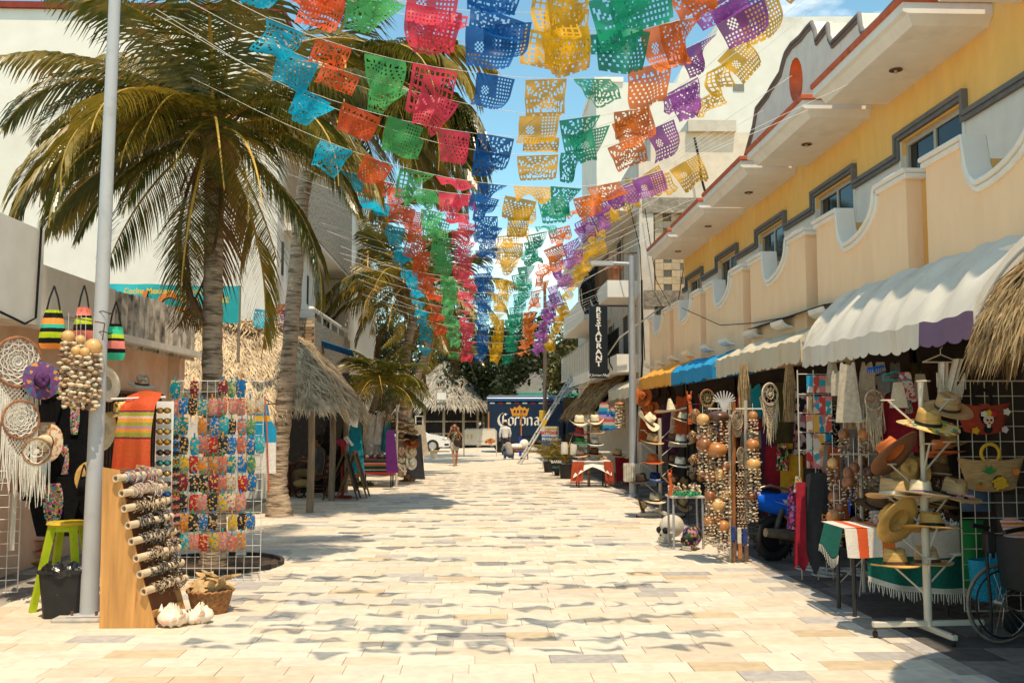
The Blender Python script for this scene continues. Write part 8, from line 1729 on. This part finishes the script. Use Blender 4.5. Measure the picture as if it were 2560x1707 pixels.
q_=gd(757,1243);b=MB();b.ell((q_.x,q_.y,.33),(.24,.2,.1),12,8);sp=thing('backpack','tan bag with black wheels lying by the chair leg','bag',tuple(q_));b.build('bag_body',mat('tan_bag',(.42,.26,.1),.8),sp,smooth=60)
for x in(-.05,.14):b=MB();b.tube([(q_.x+x+.1*math.cos(t),q_.y-.12,.11+.1*math.sin(t)) for t in np.linspace(0,6.28,17)],.02,5);b.build('wheel',M_tyre,sp)
b=MB();
for k in range(26):c_=at(855+U(-9,9),1107+U(-6,6),24);b.ell(c_,(.05,.04,.045),6,4)
tag(b.build('flowers',mat('pink_flower',(.5,.04,.12),.7,.2)),'cluster of bright pink flowers above the folding boards','flowers')
LY=26.0;a_,c_=at(900,1150,LY),at(985,1150,LY);t_=thing('table','table under a dark rainbow striped blanket behind the small palm','table',((a_.x+c_.x)/2,LY,0));zt_=at(940,1148,LY).z
b=MB();b.bb((a_.x,LY,zt_-.03),(c_.x,LY+.7,zt_));b.build('table_top',M_chair,t_)
for x in(a_.x+.08,c_.x-.08):
 for y in(LY+.05,LY+.65):b=MB();b.tube([(x,y,0),(x,y,zt_-.03)],.02,5);b.build('leg',M_iron,t_)
M_ser2=stripes('dark_serape',2,.42,[(0,(.30,.03,.02)),(.16,(.02,.02,.02)),(.3,(.4,.38,.33)),(.33,(.015,.015,.015)),(.52,(.02,.10,.02)),(.6,(.35,.05,.03)),(.7,(.5,.2,.15)),(.75,(.02,.02,.02))],weave=60)
b=MB();b.sheet(lambda u,v:(a_.x-.03+(c_.x-a_.x+.06)*u,LY-.03-.04*math.sin(u*9)*max(0,v-.3)+.7*max(0,.3-v)/.3,zt_+.012-.42*max(0,(v-.3)/.7)+.02*math.sin(u*7)*v),24,14);tb2=thing('tablecloth','dark rainbow striped blanket over the left stall table','tablecloth',(a_.x,LY,zt_-.4));b.build('cloth',M_ser2,tb2,smooth=60)
for k in range(12):
 p=at(912+6*k,1146,LY+.3);b=MB();b.ell((p.x,LY+.15+.4*U(0,1),zt_+.06),(.06,.06,.06),7,5);tag(b.build('trinket',mat('trinket_red_%d'%(k%3),((.4,.05,.04),(.5,.42,.32),(.05,.1,.12))[k%3],.5),smooth=60),'%s painted trinket on the striped table, %s from the left'%(('red','cream','dark')[k%3],ORD[k]),'trinket','trinkets on the striped table')
garment('dress','turquoise dress on a stand behind the folding boards','dress',at(888,1062,24.6),DRESS,CL['turquoise'],1.15,.2,None,1,False)
garment('dress','deep purple embroidered dress on the white pole beside the small palm','dress',at(978,1075,25.2),[(-.12,0),(.08,0),(.12,-.4),(.2,-1.1),(-.12,-1.1),(-.14,-.4)],mat('purple_cloth',(.11,.015,.13),.85,.15,12,.2),1.0,.1,None,2,False)
for k,(px,py,c,s,lab) in enumerate(((922,1035,'ecru',.9,'long ecru garment hanging left of the small palm'),(938,1032,'white',.95,'long cream garment hanging behind the small palm trunk'),(953,1025,'white',.75,'short white garment hanging above the striped table'),(908,1040,'olive',.9,'dark garment hanging beside the turquoise dress'),(968,1045,'teal',.7,'teal garment hanging between small palm and purple dress'))):
 garment('garment',lab,'garment',at(px,py,26.6),DRESS,CL[c],s*1.2,.2*k,None,k)
wp=gd(991,1216);b=MB();b.tube([(wp.x,wp.y,0),(wp.x,wp.y,at(990,1010,wp.y).z)],.035,7);tag(b.build('stall_pole',M_wpaint,smooth=60),'slim white pole with the purple dress at the left stall','pole')
LH=27.2
for k,(px,py,sty,c,s,rt,lab) in enumerate(((977,1051,'fedora','cream',1.2,(R(5),0,0),'cream straw hat at the top left of the left hat rack'),(1004,1050,'fedora','pink',1.2,(R(8),R(12),0),'pinkish hat at the top of the left hat rack'),(1024,1057,'fedora','cream',1.1,(R(10),R(15),0),'cream hat at the top right of the left hat rack'),(983,1066,'fedora','brown',1.2,(R(20),0,0),'brown hat under the cream one on the left hat rack'),(1003,1072,'fedora','tan',1.2,(R(8),0,0),'tan hat, second row of the left hat rack'),(1026,1075,'wide','tan',1.1,(R(20),R(20),0),'tan wide hat, second row right of the left hat rack'),(1004,1094,'fedora','tan',1.1,(R(10),0,0),'tan hat, third row of the left hat rack'),(1029,1090,'wide','dark',1.1,(R(15),R(10),0),'black hat, third row right of the left hat rack'),(1030,1108,'wide','rust',1.05,(R(25),R(15),0),'rust coloured hat hanging right on the left hat rack'),(1002,1128,'wide','pink',1.3,(R(80),0,R(10)),'pale straw hat hung face on in the middle of the left hat rack'),(1027,1128,'fedora','cream',1.0,(R(75),R(10),R(30)),'cream hat hung edge on right of the face on hat'),(1002,1155,'wide','cream',1.35,(R(15),R(22),0),'large cream hat drooping low on the left hat rack'),(1028,1155,'fedora','white',1.05,(R(75),R(10),R(40)),'white hat hung low at the right of the left hat rack'),(1016,1195,'wide','brown',1.15,(R(8),R(-10),.4),'dark brown hat lying on the pavement by the left stall'))):
 p=at(px,py,LH if k<13 else 26.6);
 if k==13:p=gd(1018,1204);p.z=.05
 hat(lab,p,sty,c,'brown',s,rt,'hats on the left rack')
hr=thing('hat_rack','white tube hat rack of the left stall near the white car','hat rack',tuple(gd(1012,1195)));q_=gd(1012,1195)
b=MB();b.tube([(0,0,0),(0,0,at(1012,1050,q_.y).z)],.03,7);put('post',b.data('post',M_wpaint),hr)
disc_tree(hr,None,[(at(1012,py,q_.y).z,a,.28) for py,a in((1055,2.8),(1060,.3),(1075,2.9),(1080,.2),(1098,2.9),(1112,.3),(1160,2.9),(1160,.3))],M_wire)
b=MB();p0_,p1_=gd(1040,1170),gd(1058,1165)
for p in(p0_,p1_):b.tube([p,p+Vector((-.05,.3,at(1045,1040,p.y).z))],.03,5)
b.tube([p0_+Vector((-.05,.3,at(1045,1040,p0_.y).z)),p1_+Vector((-.05,.3,at(1045,1040,p1_.y).z))],.025,5);tag(b.build('garment_stand',M_wpaint),'white metal clothes stand at the far end of the left stall','clothes frame')
garment('garment','black garment hanging on the far white clothes frame','garment',at(1040,1085,29.5),DRESS,CL['charcoal'],1.3,.3,None,3,False)
garment('garment','pale net garment hanging in front of the white car','garment',at(1048,1062,30),SKIRT,CL['ecru'],1.6,.1,None,4,False)
b=MB();p=gd(1042,1165);b.box((p.x,p.y+.1,.18),(.4,.25,.36),None,(.0,.1,.2));tag(b.build('handbag',printed('tapestry',[(.03,.03,.03),(.3,.22,.12),(.1,.06,.04)],20),bevel=.03),'black and tan patterned bag on the pavement by the left stall','bag')
b=MB();b.sheet(lambda u,v:at(800+80*u,850+25*u+14*v,25.8)+Vector((0,.5*v,0)),8,3);tag(b.build('tarpaulin',canvas('tarp_blue',(.01,.2,.5)),None,solid=.01),'blue tarpaulin edge sticking out beyond the thatch roof','tarpaulin')
b=MB()
rg=random.Random(2)
for k in range(160):
 a=rg.uniform(0,6.28);r_=rg.uniform(.15,.6);p=Vector((b3.x+r_*math.cos(a),b3.y+.5*r_*math.sin(a),0));b.add([p+Vector((-.03,0,0)),p+Vector((.03,0,0)),p+Vector((rg.uniform(-.06,.06),rg.uniform(-.05,.05),rg.uniform(.06,.16)))],[(0,1,2)])
tag(b.build('ground_plants',mat('ground_leaf',(.12,.15,.02),.6,.3,4)),kind='stuff')
# ============= PEOPLE
M_skin=mat('skin_tan',(.36,.17,.09),.55,.08,8,.05,spec=.3);M_skin2=mat('skin_brown',(.26,.12,.065),.55,.08,8,.05)
M_hair=mat('dark_hair',(.012,.009,.007),.6,.3,40,.3);M_hairb=mat('brown_hair',(.15,.065,.025),.6,.3,40,.3)
def remesh(mb,name,mt,parent,vox=.012,sm=4):
 me=mb.data(name+'_src');o=bpy.data.objects.new('tmp',me);COL.objects.link(o);m=o.modifiers.new('r','REMESH');m.mode='VOXEL';m.voxel_size=vox;s=o.modifiers.new('s','SMOOTH');s.iterations=sm;s.factor=.5
 dg=bpy.context.evaluated_depsgraph_get();me2=bpy.data.meshes.new_from_object(o.evaluated_get(dg));me2.name=name;bpy.data.objects.remove(o);bpy.data.meshes.remove(me);me2.transform(world_of(parent).inverted());me2.materials.clear();me2.materials.append(mt);me2.shade_smooth();return put(name,me2,parent)
def limb(b,pts,rs,n=10):
 b.tube(pts,rs,n)
 for p,r in zip(pts,rs):b.ell(p,r*.99,8,6)
def hand(b,w,d,up,s=1):
 """palm, four bent fingers of different lengths and a thumb from the side of the palm"""
 d=Vector(d).normalized();up=Vector(up);up=(up-d*up.dot(d)).normalized();sd=d.cross(up);w=Vector(w)
 b.ell(w+d*.045,(.03,.03,.03),8,6);b.tube([w,w+d*.09],[.026,.034],8,flat=.6)
 for k,l in enumerate((.072,.082,.077,.06)):
  o=w+d*.085+sd*(-.027+.018*k);b.tube([o,o+d*l*.55-up*.012,o+d*l*.85-up*.035],[.0105,.010,.008],6)
 o=w+d*.03+sd*-.03;b.tube([o,o+d*.03-sd*.03,o+d*.06-sd*.03],[.013,.012,.009],6)
def head(b,c,f,s=1.0):
 """head with brow, nose, mouth, chin and ears, looking along f"""
 c=Vector(c);f=Vector(f).normalized();z=Vector((0,0,1));r=f.cross(z).normalized()
 fr=Matrix(((r.x,f.x,0,c.x),(r.y,f.y,0,c.y),(0,0,1,c.z),(0,0,0,1)))
 b.ell((0,-.01,.02),(.075*s,.095*s,.1*s),14,10,None,fr);b.ell((0,.03,-.06),(.052*s,.06*s,.058*s),10,8,None,fr);b.ell((0,.092*s,-.01),(.013,.022,.024),7,6,None,fr);b.ell((0,.083*s,-.052),(.024,.012,.01),7,5,None,fr)
 for sx in(-1,1):b.ell((sx*.076*s,-.01,-.005),(.012,.022,.032),6,5,None,fr)
 return fr
def eyes(parent,fr,s=1):
 b=MB()
 for sx in(-1,1):b.ell((sx*.03,.083*s,.012),(.012,.008,.007),7,5,None,fr)
 b.build('eyes',M_iron,parent)
wq=gd(1136,1164);wo_=thing('person','woman in shorts and patterned top walking towards us carrying a dark bag','person',tuple(wq));O=Vector((wq.x,wq.y,0));h_=.93
V=lambda x,y,z:O+Vector((x,y,z))*h_
b=MB();
limb(b,[V(.085,.02,.88),V(.10,-.10,.48),V(.07,.08,.08)],[.085*h_,.056*h_,.036]);limb(b,[V(-.085,0,.88),V(-.05,-.04,.48),V(.0,-.22,.07)],[.085*h_,.056*h_,.036])
limb(b,[V(.07,.08,.06),V(.075,-.07,.03)],[.036,.028]);limb(b,[V(0,-.22,.06),V(.0,-.37,.03)],[.036,.028])
limb(b,[V(0,0,.92),V(0,0,1.1),V(0,-.01,1.3)],[.13*h_,.105*h_,.12*h_]);limb(b,[V(-.15,0,1.36),V(0,0,1.38),V(.15,0,1.36)],[.05,.06,.05]);limb(b,[V(0,0,1.38),V(0,-.01,1.5)],[.05,.045])
limb(b,[V(-.17,0,1.36),V(-.29,-.06,1.17),V(-.15,-.12,1.5)],[.046,.038,.026]);limb(b,[V(.17,0,1.36),V(.33,-.04,1.2),V(.15,-.12,1.48)],[.046,.038,.026])
hand(b,V(-.15,-.12,1.5),(.15,.2,1),(0,1,0));hand(b,V(.15,-.12,1.48),(-.15,.2,1),(0,1,0));fr=head(b,V(0,-.03,1.6),(0,-1,0),.95);remesh(b,'body',M_skin,wo_);eyes(wo_,fr)
b=MB();b.ell(V(0,.03,1.64),(.092,.1,.105),12,8);limb(b,[V(.07,.03,1.6),V(.09,.02,1.45)],[.04,.03]);limb(b,[V(-.07,.03,1.6),V(-.09,.02,1.45)],[.04,.03]);remesh(b,'hair',M_hairb,wo_,.012)
b=MB();b.ell(fr@Vector((-.03,.088,.014)),(.026,.012,.02),8,6);b.ell(fr@Vector((.03,.088,.014)),(.026,.012,.02),8,6);b.build('sunglasses',LENS['black'],wo_,smooth=60)
b=MB();limb(b,[V(0,0,.98),V(0,0,1.12),V(0,-.01,1.3)],[.135*h_,.122*h_,.136*h_]);limb(b,[V(-.1,0,1.37),V(.1,0,1.37)],[.055,.055]);remesh(b,'top',printed('patterned_top',[(.05,.04,.04),(.35,.3,.2),(.02,.25,.3),(.4,.25,.05),(.06,.05,.04)],22),wo_,.014)
b=MB();limb(b,[V(0,0,.95),V(0,0,.86)],[.148*h_,.14*h_]);limb(b,[V(.085,.02,.88),V(.095,-.04,.70)],[.108*h_,.1*h_]);limb(b,[V(-.085,0,.88),V(-.07,-.02,.70)],[.108*h_,.1*h_]);remesh(b,'shorts',mat('pale_shorts',(.42,.40,.34),.8,.2,8),wo_,.014)
for p in(V(.075,-.0,.012),V(.0,-.3,.012)):b=MB();b.box(p,(.08,.25,.022));b.build('sandal',M_iron,wo_,bevel=.008)
hb=thing('shoulder_bag','dark brown shoulder bag hanging at the side of the walking woman','bag',tuple(V(.14,-.16,.9)));b=MB();b.ell(V(.14,-.17,.98),(.17,.1,.17),14,10);b.build('bag_body',mat('dark_leather',(.035,.022,.015),.45,.3,9,.3),hb,smooth=60)
b=MB();b.tube([V(.0,-.16,1.05),V(-.02,-.13,1.3),V(.1,.0,1.42),V(.22,-.1,1.2),V(.25,-.17,1.05)],.014,5);b.build('strap',mat('tan_strap',(.4,.2,.04),.6),hb)
mq=gd(1263,1137);mo=thing('person','man in white shirt and pale hat standing with his back to us','person',tuple(mq));O=Vector((mq.x,mq.y,0));h_=.97;V=lambda x,y,z:O+Vector((x,y,z))*h_
b=MB();limb(b,[V(0,0,1.38),V(0,.01,1.52)],[.06,.052]);fr=head(b,V(0,.03,1.62),(.1,1,-.2));limb(b,[V(-.2,0,1.38),V(-.27,.03,1.1),V(-.27,.06,.88)],[.055,.045,.032]);limb(b,[V(.2,0,1.38),V(.27,.03,1.1),V(.25,.1,.9)],[.055,.045,.032]);hand(b,V(-.27,.06,.88),(0,.1,-1),(0,1,0));hand(b,V(.25,.1,.9),(0,.1,-1),(0,1,0))
limb(b,[V(0,0,.9),V(0,0,1.15),V(0,0,1.38)],[.14,.14,.15]);limb(b,[V(.09,0,.88),V(.1,-.02,.48),V(.11,0,.08),V(.11,.12,.04)],[.085,.06,.04,.035]);limb(b,[V(-.09,0,.88),V(-.1,.02,.48),V(-.11,.05,.08),V(-.12,.17,.04)],[.085,.06,.04,.035]);remesh(b,'body',M_skin2,mo);eyes(mo,fr)
b=MB();limb(b,[V(0,0,.93),V(0,0,1.15),V(0,-.01,1.36)],[.165,.168,.172]);limb(b,[V(-.19,0,1.37),V(0,0,1.42),V(.19,0,1.37)],[.075,.07,.075]);limb(b,[V(-.2,0,1.37),V(-.27,.03,1.1),V(-.27,.06,.93)],[.075,.062,.05]);limb(b,[V(.2,0,1.37),V(.27,.03,1.1),V(.25,.1,.95)],[.075,.062,.05]);remesh(b,'shirt',mat('white_shirt',(.72,.69,.64),.9,.04,8,.1),mo,.015)
b=MB();limb(b,[V(0,0,.93),V(0,0,.86)],[.15,.15]);limb(b,[V(.09,0,.88),V(.1,-.02,.48),V(.11,0,.09)],[.11,.085,.07]);limb(b,[V(-.09,0,.88),V(-.1,.02,.48),V(-.11,.05,.09)],[.11,.085,.07]);remesh(b,'trousers',CL['charcoal'],mo,.015)
b=MB();b.ell(V(0,.01,1.62),(.085,.095,.09),10,8);remesh(b,'hair',M_hair,mo,.014)
hat('cream straw hat on the head of the man in the white shirt',V(0,.02,1.69),'fedora','cream','brown',1.05,(R(-8),0,0))
for p in(V(.11,.08,.03),V(-.12,.12,.03)):b=MB();b.ell(p,(.05,.13,.04),10,6);b.build('shoe',M_iron,mo,smooth=60)
cq=gd(1272,1148);co=thing('person','crouching man in grey jacket and jeans in front of the standing man','person',tuple(cq));O=Vector((cq.x,cq.y,0));V=lambda x,y,z:O+Vector((x,y,z))
b=MB();limb(b,[V(.05,0,.24),V(.03,.06,.45),V(-.02,.14,.62)],[.14,.14,.15]);limb(b,[V(-.02,.14,.62),V(-.05,.2,.74)],[.06,.05]);fr=head(b,V(-.07,.25,.8),(-.5,.8,-.5));limb(b,[V(-.2,.14,.62),V(-.28,.25,.42),V(-.18,.42,.35)],[.055,.045,.032]);limb(b,[V(.17,.14,.62),V(.27,.26,.42),V(.12,.42,.35)],[.055,.045,.032]);hand(b,V(-.18,.42,.35),(.3,.8,-.2),(0,0,1));hand(b,V(.12,.42,.35),(-.3,.8,-.2),(0,0,1))
for s in(-1,1):limb(b,[V(s*.1,0,.24),V(s*.2,.33,.42),V(s*.17,.02,.1),V(s*.2,.17,.05)],[.09,.065,.045,.04])
remesh(b,'body',M_skin2,co);eyes(co,fr)
b=MB();limb(b,[V(.05,-.01,.27),V(.03,.05,.45),V(-.02,.13,.62)],[.16,.17,.17]);limb(b,[V(-.2,.14,.62),V(-.28,.25,.42),V(-.2,.38,.37)],[.075,.06,.05]);limb(b,[V(.17,.14,.62),V(.27,.26,.42),V(.15,.38,.37)],[.075,.06,.05]);remesh(b,'jacket',mat('grey_jacket',(.30,.26,.23),.85,.15,6,.1),co,.015)
b=MB();limb(b,[V(.05,0,.24),V(.05,0,.2)],[.15,.15])
for s in(-1,1):limb(b,[V(s*.1,0,.24),V(s*.2,.33,.42),V(s*.17,.02,.1)],[.11,.085,.065])
remesh(b,'jeans',mat('denim',(.04,.08,.15),.9,.2,12),co,.015)
b=MB();b.ell(V(-.06,.22,.83),(.095,.1,.09),10,8);remesh(b,'hair',M_hair,co,.014)
for s in(-1,1):b=MB();b.ell(V(s*.19,.1,.04),(.05,.14,.045),10,6);b.build('shoe',CL['ecru'],co,smooth=60)
sq_=gd(786,1241);so_=thing('person','man in grey t-shirt seated in profile at the shaded restaurant table','person',(sq_.x,sq_.y+.2,0));O=Vector((sq_.x-.02,sq_.y+.21,0));V=lambda x,y,z:O+Vector((x,y,z))
b=MB();limb(b,[V(.02,0,.56),V(.06,0,.8),V(.07,0,1.04)],[.14,.14,.14]);limb(b,[V(.07,-.17,1.07),V(.07,0,1.1),V(.07,.17,1.07)],[.06,.06,.06]);limb(b,[V(.07,0,1.08),V(.05,0,1.22)],[.062,.055]);fr=head(b,V(.03,0,1.32),(-1,-.08,-.1),1.02)
for s in(-1,1):limb(b,[V(.0,s*.1,.54),V(-.42,s*.13,.55),V(-.40,s*.13,.1),V(-.54,s*.13,.05)],[.09,.066,.045,.036])
limb(b,[V(.07,-.2,1.05),V(-.05,-.25,.82),V(-.30,-.17,.84)],[.055,.045,.032]);limb(b,[V(.07,.2,1.05),V(-.05,.25,.84),V(-.3,.1,.88)],[.055,.045,.032]);hand(b,V(-.3,-.17,.84),(-1,.2,.15),(0,0,1));hand(b,V(-.3,.1,.88),(-1,-.2,.15),(0,0,1));remesh(b,'body',M_skin2,so_);eyes(so_,fr)
b=MB();limb(b,[V(.02,0,.6),V(.06,0,.8),V(.07,0,1.02)],[.165,.165,.165]);limb(b,[V(.07,-.17,1.07),V(.07,0,1.1),V(.07,.17,1.07)],[.078,.08,.078]);limb(b,[V(.07,-.2,1.05),V(.0,-.24,.92)],[.078,.07]);limb(b,[V(.07,.2,1.05),V(.0,.24,.92)],[.078,.07]);remesh(b,'t_shirt',mat('grey_tee',(.13,.13,.13),.9,.1,10,.1),so_,.015)
b=MB();limb(b,[V(.03,0,.56),V(.02,0,.5)],[.15,.15])
for s in(-1,1):limb(b,[V(.0,s*.1,.54),V(-.42,s*.13,.55),V(-.41,s*.13,.42)],[.11,.095,.085])
remesh(b,'shorts',mat('khaki',(.28,.21,.11),.9,.15,8),so_,.015)
b=MB();b.ell(V(.055,0,1.37),(.115,.095,.1),12,8);b.ell(V(.1,0,1.3),(.07,.085,.08),10,7);remesh(b,'hair',M_hair,so_,.013)
